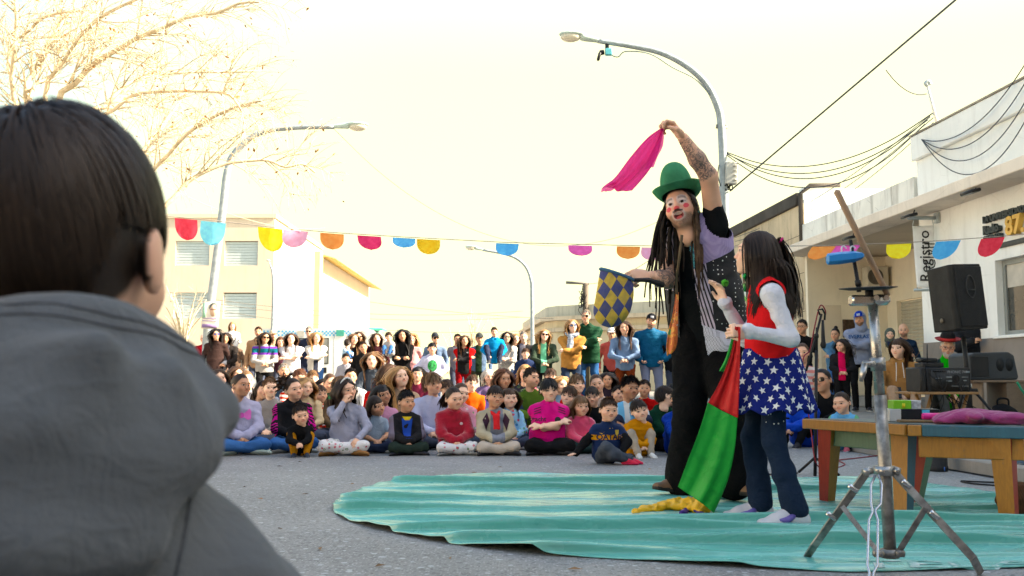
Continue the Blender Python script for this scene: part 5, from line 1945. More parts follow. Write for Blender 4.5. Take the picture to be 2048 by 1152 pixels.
# utility pole
o = empty('utility_pole', (P(1171, 700, 44).x, 44, 0), 0, 'wooden utility pole with crossarm and hanging cable coils', 'utility pole')
bb_ = o.location
g = Geo()
g.tube([(0, 0, 0), P(1171, 640, 44) - bb_, P(1172, 567, 44) - bb_], [0.16, 0.14, 0.12], 10)
g.obj('post', plain((0.12, 0.095, 0.07), 0.8), o)
g = Geo()
g.tube([P(1132, 565, 44) - bb_, P(1178, 567, 44) - bb_], 0.07, 6)
g.obj('crossarm', plain((0.14, 0.13, 0.12), 0.7), o)
g = Geo()
rr = np.random.default_rng(9)
for k in range(12):
 c5 = P(1168 - rr.uniform(0, 5), 592 + rr.uniform(-8, 22), 43.8) - bb_
 g.tube(spline([c5 + Vector((rr.normal() * 0.08, rr.normal() * 0.08, rr.normal() * 0.22)) for _ in range(5)], 3), 0.016, 4)
g.obj('cable_coils', RUBBER, o)
def cable(pts, r, label, sag=None, mat=None):
 q = spline([Vector(p) for p in pts], 8)
 o = empty('cable', q[0], 0, label, 'cable', 'overhead cables')
 g = Geo()
 g.tube([a - q[0] for a in q], r * 0.72, 5)
 g.obj('wire', mat or plain((0.05, 0.06, 0.075), 0.6), o)
 return o
def catenary(a, b, sag, n=7):
 a, b = Vector(a), Vector(b)
 return [a.lerp(b, t) + Vector((0, 0, -sag * 4 * t * (1 - t))) for t in np.linspace(0, 1, n)]
cable(catenary(P(1460, 382, 18), P(1925, -12, 13), 0.0), 0.022, 'thick twisted cable rising from the lamp box to the upper right')
mast = P(1866, 226, 15.2)
for k, (sg, dz, ex) in enumerate(((0.55, 0, 'upper'), (0.75, -0.03, 'middle'), (0.62, -0.06, 'lower'), (0.85, -0.10, 'slackest'))):
 cable(catenary(P(1452, 304, 18) + Vector((0, 0, dz * 0.5)), mast + Vector((0, 0.1 * k, dz)), sg), 0.014, ex + ' cable of the bundle between lamp post and roof mast')
for k in range(3):
 cable(catenary(mast + Vector((0, 0, -0.08 * k)), P(1470, 475 + k * 8, 24.5), 0.25 + 0.08 * k), 0.010, ('first', 'second', 'third')[k] + ' thin cable from the roof mast down to the brown wall')
cable(catenary(P(1772, 140, 15), P(1853, 188, 15.2), 0.14), 0.012, 'short slack cable hanging at the top of the roof mast')
for k, (py, sgy) in enumerate(((196, 0.62), (220, 0.72), (246, 0.85), (280, 1.15))):
 a, b2 = Vector((FX0 + SDX * 14.6 - 0.14, 14.6, 4.36)), Vector((FX0 + SDX * 11.6 - 0.14, 11.6, 4.86 - 0.20 * k))
 cable(catenary(a, b2, 0.42 + 0.13 * k, 9), 0.011, ('first', 'second', 'third', 'lowest')[k] + ' looping cable across the shop parapet')
cable(catenary(P(668, 258, 20), P(1320, 442, 20), 1.35, 9), 0.006, 'thin string lamp wire sagging across the middle of the sky')
cable(catenary(P(330, 372, 24), P(650, 456, 40), 0.4), 0.012, 'pale wire slanting behind the left street lamp', mat=plain((0.4, 0.35, 0.25), 0.7))
for k, (ya_, yb_) in enumerate(((585, 600), (592, 612), (603, 640))):
 cable(catenary(P(340, ya_, 40), P(1046, yb_ + 22, 46), 0.5), 0.016, ('upper', 'middle', 'lower')[k] + ' wire crossing in front of the beige block', mat=plain((0.15, 0.13, 0.1), 0.7))
cable(catenary(P(700, 598, 46), P(1300, 640, 44), 0.3), 0.013, 'dark cable crossing the ochre corner building')
cable(catenary(P(1176, 568, 44), P(1420, 420, 26), 0.5), 0.016, 'wire climbing from the utility pole to the right')
# roof mast
o = empty('roof_mast', (mast.x, 15.2, 4.5), 0, 'slim white mast with cable clamps on the shop roof', 'mast')
g = Geo()
top_ = P(1855, 172, 15.2) - o.location
g.tube([(0.12, 0, 0), top_], [0.028, 0.02], 8)
g.obj('pole', plain((0.66, 0.64, 0.58), 0.5), o)
g = Geo()
g.tube(spline([top_, top_ + Vector((-0.03, 0, 0.05)), top_ + Vector((0.02, 0, 0.08)), top_ + Vector((0.05, 0, 0.02))], 4), 0.03, 6)
g.obj('cap', plain((0.4, 0.45, 0.45), 0.4, 0.5), o)
g = Geo()
g.tube([(0.3, 0, 0), mast - o.location], 0.016, 6)
g.obj('stay', plain((0.5, 0.5, 0.46), 0.5), o)
# ---- ambulance
AM = empty('ambulance', (P(512, 700, 42).x, 42, 0), 0, 'white ambulance van with blue checker band parked behind the crowd', 'ambulance')
ax0 = AM.location.x
aq = lambda px, py: (P(px, py, 42).x - ax0, P(px, py, 42).z)
roofz = aq(600, 657)[1]
prof = [(0.0, 0.45), (0.0, roofz - 0.25), (0.15, roofz - 0.03), (0.5, roofz), (4.9, roofz), (5.15, roofz - 0.06), (5.55, roofz - 0.42), (6.0, roofz - 0.75), (6.55, 1.45), (7.15, 1.2), (7.25, 0.8), (7.2, 0.45)]
AWH = plain((0.72, 0.71, 0.66), 0.35, var=0.04, spec=0.5, bmp=0)
g = Geo()
g.prism(prof, lambda u, v: (u, 0, v), lambda u, v: (u, 2.0, v))
bo = g.obj('body', AWH, AM, smooth=False)
def aside(name, mat, ol, e=0.012, parent=None):
 g = Geo()
 g.prism(ol, lambda u, v: (u, -e, v), lambda u, v: (u, -0.001, v))
 return g.obj(name, mat, parent or AM, smooth=False)
def arect(px0, py0, px1, py1):
 a, b2 = aq(px0, py0), aq(px1, py1)
 return [(a[0], b2[1]), (b2[0], b2[1]), (b2[0], a[1]), (a[0], a[1])]
BLU = plain((0.10, 0.38, 0.62), 0.4, bmp=0)
z0, z1 = aq(560, 672)[1], aq(560, 661)[1]
cell = (z1 - z0) / 3
g = Geo()
for i in range(48):
 for j in range(3):
  if (i + j) % 2 == 0 and (i * 7 + j * 3) % 11 != 0:
   x0 = 0.3 + i * cell
   if x0 + cell < 5.35:
    g.box((x0 + cell / 2, -0.004, z0 + (j + 0.5) * cell), (cell * 0.98, 0.006, cell * 0.98))
g.obj('checker_band', BLU, AM, smooth=False)['kind'] = 'stuff'
aside('roof_window', plain((0.45, 0.42, 0.36), 0.3), arect(595, 662, 608, 674), 0.02)
aside('green_lamp', plain((0.05, 0.32, 0.24), 0.25), arect(673, 660, 688, 672), 0.03)
w_ = aside('window', plain((0.02, 0.02, 0.02), 0.4), arect(598, 676, 657, 728), 0.014)
aside('pane', glass_mat((0.12, 0.14, 0.14)), arect(600, 678, 655, 726), 0.018, w_)
aside('handle', BLACKP, arect(646, 735, 653, 746), 0.03)
g = Geo()
xl = aq(668, 700)[0]
g.box((xl, -0.002, 1.5), (0.02, 0.006, 2.0))
g.obj('door_line', plain((0.3, 0.3, 0.28), 0.6), AM)
g = Geo()
g.box((aq(742, 660)[0], 0.9, roofz - 0.02), (1.0, 1.5, 0.10), bev=0.03)
g.obj('light_bar', plain((0.05, 0.40, 0.28), 0.25), AM, auto=40)
aside('side_window', glass_mat((0.10, 0.11, 0.11)), [(5.25, 1.5), (6.3, 1.5), (5.85, roofz - 0.75), (5.25, roofz - 0.70)], 0.012)
for x in (1.3, 5.9):
 g = Geo()
 g.lathe([(0.02, -0.1), (0.34, -0.1), (0.36, -0.06), (0.36, 0.12), (0.02, 0.12)], n=24)
 wv = g.obj('wheel', RUBBER, AM)
 wv.location, wv.rotation_euler = (x, 0.08, 0.36), (PI / 2, 0, 0)
 g = Geo()
 g.lathe([(0.02, 0.125), (0.20, 0.125), (0.21, 0.10)], n=20)
 g.obj('rim', plain((0.5, 0.5, 0.5), 0.4, 0.6), wv)
# parked car glimpsed between the standing adults
CR = empty('parked_car', (P(462, 700, 36).x, 36, 0), R(4), 'pale parked car glimpsed between the standing adults at left', 'car')
CARC = plain((0.45, 0.48, 0.48), 0.3, 0.2, var=0.05, spec=0.6, bmp=0)
g = Geo()
g.prism([(0, 0.3), (0, 0.75), (0.25, 0.95), (1.0, 1.0), (1.45, 1.42), (2.9, 1.45), (3.55, 1.02), (4.1, 0.92), (4.15, 0.55), (4.1, 0.3)], lambda u, v: (u - 2, 0, v), lambda u, v: (u - 2, 1.65, v))
g.obj('body', CARC, CR, smooth=False)
g = Geo()
g.prism([(1.15, 1.02), (1.52, 1.36), (2.85, 1.38), (3.35, 1.03)], lambda u, v: (u - 2, -0.012, v), lambda u, v: (u - 2, -0.001, v))
g.obj('window', glass_mat(), CR, smooth=False)
for x in (-1.2, 1.3):
 g = Geo()
 g.lathe([(0.02, -0.08), (0.28, -0.08), (0.31, -0.05), (0.31, 0.1), (0.02, 0.1)], n=20)
 wv = g.obj('wheel', RUBBER, CR)
 wv.location, wv.rotation_euler = (x, 0.06, 0.31), (PI / 2, 0, 0)
# ---- bunting
def flag_mat(c):
 key = ('flag', c)
 if key in MATS:
  return MATS[key]
 m, b = newmat('crepe_paper')
 co = coords()
 n = noise(co, 22, 5)
 col = mixc(n.step(0.3, 0.75) * 0.5, c, tuple(min(1, a * 1.5 + 0.05) for a in c))
 setin(b, 'Base Color', col)
 setin(b, 'Roughness', 0.8)
 tr = X.nt.nodes.new('ShaderNodeBsdfTranslucent')
 X.nt.links.new(col, tr.inputs['Color'])
 mx = X.nt.nodes.new('ShaderNodeMixShader')
 mx.inputs[0].default_value = 0.5
 X.nt.links.new(b.outputs[0], mx.inputs[1])
 X.nt.links.new(tr.outputs[0], mx.inputs[2])
 X.nt.links.new(mx.outputs[0], m.node_tree.nodes['Material Output'].inputs['Surface'])
 MATS[key] = m
 return m
BD = 9.3
BU = empty('bunting', P(300, 430, BD), 0, 'string of coloured scalloped paper flags hung across the street', 'bunting')
FC = dict(red=(0.80, 0.035, 0.07), lblue=(0.20, 0.68, 0.88), yellow=(0.95, 0.76, 0.005), pink=(0.88, 0.38, 0.55), orange=(0.92, 0.30, 0.06), crim=(0.75, 0.03, 0.14), blue=(0.08, 0.42, 0.85), gold=(0.92, 0.52, 0.01), mag=(0.80, 0.10, 0.42))
flags = [(372, 437, 46, 43, 'red'), (427, 443, 51, 48, 'lblue'), (540, 455, 50, 47, 'yellow'), (592, 460, 50, 37, 'pink'), (664, 466, 48, 30, 'orange'), (738, 471, 48, 25, 'crim'), (808, 475, 46, 23, 'blue'), (857, 478, 47, 27, 'gold'),
  (1015, 486, 46, 21, 'blue'), (1160, 490, 48, 24, 'mag'), (1257, 492, 47, 22, 'orange'), (1306, 494, 46, 23, 'pink'), (1400, 494, 46, 24, 'red'), (1648, 492, 48, 23, 'orange'), (1696, 490, 52, 22, 'mag'), (1798, 487, 50, 32, 'yellow'), (1897, 481, 50, 35, 'blue'), (1986, 475, 48, 36, 'red')]
sp_ = [(-60, 388), (120, 410), (312, 430), (427, 441), (540, 454), (664, 465), (808, 474), (1015, 485), (1257, 491), (1450, 494), (1650, 491), (1798, 486), (1884, 481), (1986, 474), (2120, 462)]
sd_ = lambda px: BD - 0.6 * math.sin((px - 300) / 1800 * 3.1)
g = Geo()
g.tube([P(x, y, sd_(x)) - BU.location for x, y in sp_], 0.004, 5)
g.obj('string', plain((0.35, 0.3, 0.25), 0.8), BU)
for i, (x, y, w, h, c) in enumerate(flags):
 d = sd_(x)
 wv, hv = w / FPX * d, h / FPX * d
 tilt = 0.0
 p0 = P(x, y + 1, d) - BU.location
 slope = (P(x + 20, np.interp(x + 20, [a for a, _ in sp_], [b_ for _, b_ in sp_]), d) - P(x - 20, np.interp(x - 20, [a for a, _ in sp_], [b_ for _, b_ in sp_]), d)).normalized()
 real = 0.20
 sw = math.sqrt(max(0, real * real - hv * hv)) * (1 if i % 3 else -1) * 0.7     # blown towards or away
 r_ = random.Random(i)
 skew = r_.uniform(-0.12, 0.12) if x < 1600 else -0.22
 def ff(u, v, wv=wv, hv=hv, p0=p0, slope=slope, sw=sw, skew=skew, i=i):
  hw = 0.5 * wv * (1 if v < 0.35 else math.sqrt(max(0.0, 1 - ((v - 0.35) / 0.652) ** 2)))
  uu = (u - 0.5) * 2 * hw + skew * v * wv
  return p0 + slope * uu + Vector((0, sw * v + 0.012 * math.sin(u * 6 + i) * v, -hv * v))
 g = Geo()
 g.sheet(ff, 10, 14)
 g.obj('flag', flag_mat(FC[c]), BU)
# ---- the crowd
SHOW = (1.7, 5.2)      # where everybody looks
def crowd(label, px, ytop, d, kind='cross', arms='lap', rot=None, head=None, z0=0.0, lean=0.06, top=None, legs=None, lod=None, wide=1.0, twist=0.0, hatted=0.0, group='people watching the show', hs=None, child=None, pz=None, **kw):
 p = P(px, ytop, d)
 zt = p.z - z0 - 0.012 - hatted
 fk = {'stand': 0.859, 'chair': 0.619, 'low': 0.494}.get(kind, 0.416)
 H = zt / (fk + 0.14)
 for _ in range(8):
  c = child if child is not None else max(0.0, min(1.0, (1.62 - H) / 0.6))
  s = hs or (1.0 - 0.16 * c - max(0, 0.95 - H) * 0.25)
  H = (zt - 0.2065 * s) / (fk - 0.292 * (1 - math.cos(lean)))
 th = math.degrees(math.atan2(SHOW[0] - p.x, p.y - SHOW[1]))
 th = max(-75, min(75, th))
 rot = 0.30 * th if rot is None else rot
 hd = (0.40 * th, 2, 0) if head is None else head
 r = random.Random(int(px * 7 + ytop))
 hd = (hd[0] + r.uniform(-8, 8), hd[1] + r.uniform(-4, 5), hd[2] + r.uniform(-8, 8))
 kw.setdefault('face_w', r.uniform(0.93, 1.05))
 kw.setdefault('smile', r.choice((0, 0, 0.2, 0.4)))
 rot += r.uniform(-10, 10)
 J = pose(kind, H, arms, lean=lean + r.uniform(-0.03, 0.05), wide=wide * r.uniform(0.94, 1.03), twist=twist + r.uniform(-0.12, 0.12), side=r.uniform(-0.018, 0.018))
 lg = dict(legs or {})
 lg['sit'] = kind != 'stand'
 lod = lod if lod is not None else (1 if d < 8.65 else (4 if d < 12.5 else 2))
 return person(label, J, H, (p.x, d, z0), R(rot), hd, lod=lod, top=top, legs=lg, group=group, hs=hs, child=child, seed=int(px * 3 + ytop), **kw)
C_ = crowd
# ---- front row, sitting on the road
_, A1 = C_('girl in lilac sweatshirt with pink bow print and jeans, leftmost of the front row', 482, 748, 8.2, head=(32, -4, 4), skin='brown', hair=('back', 'dark', dict(tail=dict(L=0.2))), top=dict(mat=cloth(hx('a7a6bb')), thick=0.022, cuff=True, name='sweatshirt'), legs=dict(mat=JEANS), shoes=(hx('b9d4c8'), hx('c9d4cc')), wide=1.05)
C_('curly-haired girl in black hoodie with pink striped sleeves behind the small boy', 584, 756, 8.45, arms='clasp', head=(26, 0, -6), skin='light', hair=('back', 'dark', dict(tail=dict(L=0.16, curl=0.5, spread=0.3, root=(-0.03, 0.075, 0.105), out=(-0.5, 0.5, 0.5)))), top=dict(mat=cloth((0.014, 0.014, 0.016), 'zebra', c2=hx('c0418a'), w=0.13), hood=True, thick=0.02, name='hoodie'), legs=dict(mat=JEANS))
C_('little boy in khaki trousers with chin on his hands and cyan socks', 604, 806, 8.0, kind='knees', arms='knees', rot=4, head=(8, 8, -4), lean=0.35, skin='light', hair=('short', 'dark'), smile=0.5, top=dict(mat=BLK), legs=dict(mat=cloth(hx('a77a45'))), shoes=((0.02, 0.03, 0.05), (0.05, 0.05, 0.06)))
_, A4 = C_('girl with white headband and long dark hair, hand at her mouth, floral leggings', 692, 756, 8.15, arms=('thigh', 'mouth'), head=(28, 2, -6), skin='light', hair=('long', 'dark', dict(L=0.36)), top=dict(mat=cloth(hx('a3a4b3')), thick=0.012), legs=dict(mat=FLORAL, fit=0.95), shoes=(hx('a47a56'), hx('8a6a4a'), 1), extra=[('headband', (0.7, 0.7, 0.68))])
C_('small girl in grey tee peering out beside the girl with the headband', 750, 790, 8.35, head=(22, 4, -10), skin='tan', hair=('bob', 'dark'), top=dict(mat=cloth(hx('93a0ae')), sleeve='short'), legs=dict(mat=NAVY))
_, A6 = C_('boy in black and grey bomber jacket over a blue and yellow shirt', 812, 780, 8.15, head=(14, 3, -3), skin='tan', hair=('short', 'black', dict(L=0.04)), top=dict(mat=cloth(hx('77707c'), 'front', c2=(0.016, 0.016, 0.018), w=0.115), thick=0.022, cuff=True, name='jacket'), legs=dict(mat=cloth(hx('2c3530'))), shoes=((0.02, 0.025, 0.04), (0.03, 0.03, 0.04)))
_, A7 = C_('girl in crimson hoodie with white floral leggings, dark hair tied back', 906, 774, 8.15, head=(10, 4, -4), skin='light', hair=('back', 'dark', dict(tail=dict(L=0.2))), top=dict(mat=cloth(hx('98183a'), rough=0.95, fuzz=0.5), hood=True, thick=0.022, cuff=True, name='hoodie'), legs=dict(mat=FLORAL, fit=0.95), shoes=((0.012, 0.012, 0.014), (0.3, 0.3, 0.3)))
_, A8 = C_('boy in beige cardigan with red neckerchief and cream trousers', 991, 771, 8.15, head=(10, 2, 0), skin='tan', hair=('boy', 'dark'), top=dict(mat=cloth(hx('b8b09c'), 'front', c2=(0.20, 0.21, 0.25), w=0.055, weave=160.0), thick=0.022, cuff=True, name='cardigan'), legs=dict(mat=cloth(hx('bdb2a6'))), shoes=((0.012, 0.013, 0.018), (0.02, 0.02, 0.025)))
_, A9 = C_('boy in bright pink football shirt with arms crossed and thick black hair', 1093, 757, 8.2, arms='cross', head=(8, 2, 3), skin='fair', hair=('mop', 'black', dict(vol=0.12)), top=dict(mat=cloth(hx('f0468e', 0.8), rough=0.6, fuzz=0.05, weave=900.0), sleeve='short', thick=0.018, name='football_shirt', belly=1.08), legs=dict(mat=BLK), shoes=((0.012, 0.014, 0.018), (0.03, 0.03, 0.035)), wide=1.1, bulk=1.12)
C_('girl with long light brown hair in fuzzy pink jumper', 1161, 790, 8.3, head=(4, 2, -5), skin='light', hair=('bangs', 'light', dict(L=0.30, vol=0.12)), top=dict(mat=cloth(hx('d8627c'), fuzz=0.8, weave=110.0), thick=0.022, name='jumper'), legs=dict(mat=cloth(hx('2c3a38'))), shoes=(hx('5d4a40'), hx('6d5a50')))
# boy leaning on one hand, nearest of the seated children
JH = 1.12
p = P(1218, 791, 7.25)
JH = (p.z - 0.012 - 0.2065 * 0.87) / 0.416
J11 = pose('side', JH, ('thigh', 'down'), lean=-0.06, side=0.03)
J11['elR'], J11['wrR'] = ik(J11['shR'], v3((-0.36 * JH, -0.06 * JH, 0.035)), 0.168 * JH, 0.16 * JH, (-0.2, 1, 0.2))
J11['hdirR'], J11['hbackR'], J11['curlR'] = v3((-0.75, -0.6, -0.12)), v3((0, 0, 1)), 0.15
_, A11 = person('smiling boy in navy football shirt with yellow band leaning on one hand', J11, JH, (p.x - 0.03, 7.25, 0), R(6), (6, 4, 3), lod=1, skin='light', hair=('short', 'brown', dict(L=0.035)), smile=0.6, top=dict(mat=cloth(hx('1c2a4a'), 'band', c2=hx('e2a020', 0.8), z0=0.235 * JH, z1=0.285 * JH, rough=0.6, fuzz=0.05), sleeve='short', thick=0.016, name='football_shirt'), legs=dict(mat=cloth(hx('4b5058')), sit=True), shoes=(hx('c2304e'), hx('d0506a')), group='people watching the show', seed=91)
J_ = A11['J']
g = Geo()
for n in 'LR':
 s_ = Sdf(0.02)
 s_.cap(v3(J_['sh' + n]) * 0.4 + v3(J_['el' + n]) * 0.6, J_['el' + n], 0.038, 0.036)
 s_.cap(J_['el' + n], J_['wr' + n], 0.036, 0.026)
 V, Q = s_.surf(0.011)
 g = Geo()
 g.add(folds(V, Q, 0.003, 30, 2), Q)
 g.obj('undershirt_sleeve', BLK, A11['root'])
C_('toddler in mustard quilted vest sitting in a bigger boy\'s lap', 1272, 797, 7.95, kind='knees', arms='lap', head=(-4, 2, -8), lean=0.15, skin='fair', hair=('boy', 'dark'), hs=0.80, top=dict(mat=cloth(hx('c08a1c'), 'yoke', c2=hx('c08a1c'), z1=9.0, w=9.0), thick=0.022, puff=True, name='vest'), legs=dict(mat=cloth(hx('a59c90'))), shoes=((0.6, 0.6, 0.58), (0.65, 0.65, 0.62)))
C_('dark-haired boy in white and sky-blue football shirt holding the toddler', 1252, 754, 8.3, kind='knees', arms='clasp', head=(6, 2, -3), skin='brown', hair=('spiky', 'black'), top=dict(mat=cloth((0.62, 0.64, 0.66), 'vert', c2=hx('7fb4d8'), per=0.09), sleeve='short', name='football_shirt'), legs=dict(mat=NAVY, len='short'), shoes=((0.1, 0.1, 0.12), (0.5, 0.5, 0.5)))
C_('brown-haired boy in dark green hoodie turned towards the clown', 1322, 771, 8.5, head=(62, 2, 2), rot=30, skin='fair', hair=('boy', 'dark'), top=dict(mat=cloth(hx('1d3a2c')), hood=True, thick=0.02, name='hoodie'), legs=dict(mat=BLK))
_, A15 = C_('boy in royal blue tracksuit hugging one knee with orange shoelaces', 1352, 776, 8.1, kind='knees', arms='knees', head=(14, 4, 2), rot=8, lean=0.12, skin='tan', hair=('short', 'black'), top=dict(mat=cloth(hx('1f3f94'), rough=0.6), collar=True, thick=0.016, name='tracksuit_top'), legs=dict(mat=cloth(hx('1f3f94'), rough=0.6), name='tracksuit_trousers'), shoes=(hx('7a3a2a'), hx('c0c0c0')))
C_('child in red jumper and white trainers half hidden behind the girl\'s skirt', 1514, 772, 8.1, kind='knees', arms='knees', head=(-20, 2, 0), rot=-6, lean=0.2, skin='tan', hair=('short', 'dark'), top=dict(mat=cloth(hx('8c2c30')), name='jumper'), legs=dict(mat=cloth(hx('3a3a3c'))), shoes=((0.62, 0.62, 0.58), (0.66, 0.66, 0.6)))
C_('child in lilac jacket behind the red jumper', 1496, 785, 8.8, arms='lap', skin='light', hair=('long', 'dark'), top=dict(mat=cloth(hx('a568c0')), name='jacket'))
C_('seated child at the picture\'s left with grey sleeve and black leggings, mostly behind the boy', 405, 770, 7.6, kind='knees', arms='knees', rot=30, skin='tan', hair=('long', 'dark'), top=dict(mat=cloth(hx('a9a6b8')), thick=0.02), legs=dict(mat=BLK), shoes=((0.02, 0.02, 0.02), (0.1, 0.1, 0.1)))
# ---- rows behind, sitting or kneeling
C_('girl with straight brown hair seen just right of the foreground boy\'s hood', 441, 738, 10.0, skin='fair', hair=('long', 'brown'), smile=0.5, top=dict(mat=cloth(hx('b8a8ae'))))
C_('bald-headed toddler peeking behind the girl in lilac', 458, 760, 10.6, skin='light', hair=('bald', 'brown'), top=dict(mat=cloth(hx('c46a5a'))))
C_('girl with tied-back brown hair behind the girl in lilac', 500, 742, 10.4, skin='fair', hair=('back', 'light'), top=dict(mat=cloth(hx('8b8b93'))))
C_('round-faced girl with dark bob beside the fair boy', 524, 760, 9.5, head=(28, 3, 4), skin='light', hair=('bob', 'dark'), top=dict(mat=cloth(hx('4a4a52'))))
C_('fair boy with short sunlit brown hair in grey shirt', 546, 755, 9.2, head=(20, 2, 0), skin='fair', hair=('short', 'light'), smile=0.4, top=dict(mat=cloth(hx('8f8a88'))))
C_('auburn-haired adult seated behind the blond girl', 602, 738, 11.2, skin='light', hair=('boy', 'auburn'), top=dict(mat=cloth((0.60, 0.52, 0.46), 'stripes', c2=hx('b4453c'), per=0.05)), wide=1.2)
C_('blond girl with long hair behind the curly-haired girl', 612, 754, 9.6, head=(16, 2, 0), skin='fair', hair=('long', 'blond'), top=dict(mat=cloth(hx('c9b79c'))))
C_('child in red and white striped top left of the headband girl', 640, 770, 10.0, skin='light', hair=('boy', 'brown'), top=dict(mat=cloth((0.62, 0.56, 0.52), 'stripes', c2=hx('b4453c'), per=0.045)))
C_('small woman with black hair in the gap below the ambulance door', 651, 757, 11.4, skin='light', hair=('long', 'black'), top=dict(mat=BLK))
C_('woman in green top with brown hair tied back', 664, 748, 10.6, skin='light', hair=('back', 'brown'), top=dict(mat=cloth(hx('1f4a33'))))
C_('child with light brown hair behind the girl with the headband', 680, 752, 9.8, head=(50, 0, 0), skin='fair', hair=('mop', 'light'), top=dict(mat=cloth(hx('6a5a4a'))))
C_('old man with white hair and red collar among the seated children', 762, 740, 11.2, head=(10, 8, 0), skin='light', hair=('bald', 'white'), top=dict(mat=cloth(hx('b4242c')), collar=True, name='jacket'), wide=1.15)
C_('dark girl with black fringe and pink collar leaning on her neighbour', 768, 768, 8.75, head=(22, 4, -12), skin='brown', hair=('bangs', 'black'), top=dict(mat=cloth(hx('c99ab0')), collar=True))
C_('teenage girl with long golden hair lit by the sun', 802, 732, 9.6, head=(22, 0, -4), skin='fair', hair=('long', 'blond', dict(L=0.42)), top=dict(mat=cloth(hx('b09a86'))), wide=1.05)
C_('woman with long brown hair behind the golden-haired girl', 783, 728, 10.6, head=(55, 0, 0), skin='light', hair=('long', 'brown'), top=dict(mat=cloth(hx('5a4a44'))))
C_('girl in white sweatshirt with light brown hair swept over her brow', 868, 745, 8.85, head=(16, 2, -3), skin='light', hair=('boy', 'light', dict(L=0.10)), top=dict(mat=cloth(hx('c6c6dc')), thick=0.02, name='sweatshirt'), wide=1.05)
C_('dark-haired child bending forward behind the girl in white', 896, 758, 10.2, head=(30, 20, 0), skin='light', hair=('boy', 'brown'), top=dict(mat=cloth(hx('8a6a4a'))))
C_('child in pink floral coat behind the crimson hoodie', 922, 766, 8.8, head=(20, 4, 0), skin='fair', hair=('back', 'brown'), top=dict(mat=cloth(hx('d8a0ac'), 'floral', s=26.0, c2=hx('b03a5a'), c3=(0.6, 0.5, 0.5)), thick=0.02, name='coat'))
C_('woman with auburn hair and purple top behind the boy in beige', 1003, 737, 9.9, head=(12, 2, 3), skin='tan', hair=('long', 'auburn'), top=dict(mat=cloth(hx('8d7ab4'))))
C_('girl with light brown fringe in pale blue flowered jacket', 1016, 775, 8.75, head=(-8, 0, 6), skin='fair', hair=('bangs', 'brown'), top=dict(mat=cloth(hx('9cc0d8'), 'floral', s=24.0, c2=hx('c86a7a'), c3=hx('5a8ab0')), thick=0.02, name='jacket'))
C_('dark-haired man in green shirt sitting with an arm on his knee', 1058, 736, 9.9, kind='knees', arms='knees', head=(35, 4, 0), skin='light', hair=('short', 'dark'), beard=0.4, top=dict(mat=cloth(hx('5a6e3c')), thick=0.016), legs=dict(mat=DJEANS))
C_('small blond girl in black flowered top behind the man in green', 1047, 729, 12.0, skin='fair', hair=('bob', 'blond'), top=dict(mat=cloth((0.03, 0.03, 0.04), 'floral', s=24.0, c2=hx('d87a8a'), c3=(0.5, 0.5, 0.5))))
C_('laughing boy with brown hair beside the pink football shirt', 1133, 771, 8.9, head=(-10, 0, 8), skin='fair', hair=('mop', 'brown'), smile=0.9, top=dict(mat=cloth(hx('54505a'))))
C_('boy with tousled sandy hair in a red top behind the laughing boy', 1149, 749, 9.9, head=(10, 0, -6), skin='fair', hair=('mop', 'light'), top=dict(mat=cloth(hx('c2443c'))))
C_('boy with straight dark fringe above the girl in pink', 1184, 772, 9.1, head=(-4, 4, 0), skin='light', hair=('boy', 'dark'), top=dict(mat=BLK, collar=True))
C_('girl with brown hair pulled back and head tilted behind the smiling boy', 1192, 749, 10.0, head=(-6, 0, -14), skin='light', hair=('back', 'brown'), top=dict(mat=cloth(hx('b9a8a0'))))
C_('dark-haired child behind the boy in the green hoodie', 1346, 766, 9.4, head=(30, 0, 0), skin='light', hair=('mop', 'black'), top=dict(mat=BLK))
C_('child with short dark hair far back between the seated rows', 1232, 770, 10.8, skin='light', hair=('short', 'dark'), top=dict(mat=NAVY))
C_('girl in charcoal hoodie with long hair raised above the seated children', 746, 704, 12.8, kind='chair', arms='lap', head=(4, 2, 0), skin='fair', hair=('long', 'light'), top=dict(mat=cloth(hx('4a5058')), hood=True, thick=0.02, name='hoodie'), legs=dict(mat=cloth(hx('5a5e5c'))), child=0.3)
for lb, px, yt, d, kd, sk, hr, cl in (('woman in mustard top crouching behind the girl in lilac', 476, 733, 13.2, 'low', 'light', ('long', 'brown'), 'b8902c'), ('man with grey stubble crouching near the ambulance wheel', 567, 728, 13.8, 'low', 'tan', ('short', 'grey'), '4a5a6a'), ('girl in teal jumper between the blond girl and the ambulance', 628, 741, 12.6, 'cross', 'fair', ('boy', 'light'), '2a7a7a'),
  ('boy in white tee below the toddler in pale blue', 704, 737, 12.2, 'cross', 'tan', ('short', 'black'), 'd0d0d0'), ('woman with black fringe crouching left of the girl in white', 838, 733, 12.8, 'low', 'light', ('bangs', 'black'), '6a3040'), ('child in orange jacket in front of the maroon trousers', 942, 750, 11.4, 'cross', 'fair', ('boy', 'brown'), 'd06a20'),
  ('grandmother with short white hair sitting behind the auburn woman', 976, 738, 12.4, 'low', 'fair', ('bob', 'white'), '7a6a8a'), ('boy in grey hood crouching in front of the camouflage jacket', 1098, 737, 12.6, 'low', 'light', ('mop', 'brown'), '70747a'), ('girl with blond plaits below the camel jumper', 1118, 752, 11.2, 'cross', 'fair', ('long', 'blond'), 'a0b8d0'),
  ('dark-haired mother crouching between pink tops and joggers', 1214, 744, 12.2, 'low', 'tan', ('long', 'dark'), '3a3038'), ('small boy in red cap colours right of the dark-haired mother', 1290, 760, 11.0, 'cross', 'tan', ('short', 'dark'), 'a02828')):
 C_(lb.replace('red cap colours', 'a brick red top'), px, yt, d, kind=kd, skin=sk, hair=hr, top=dict(mat=cloth(hx(cl))), lod=2)
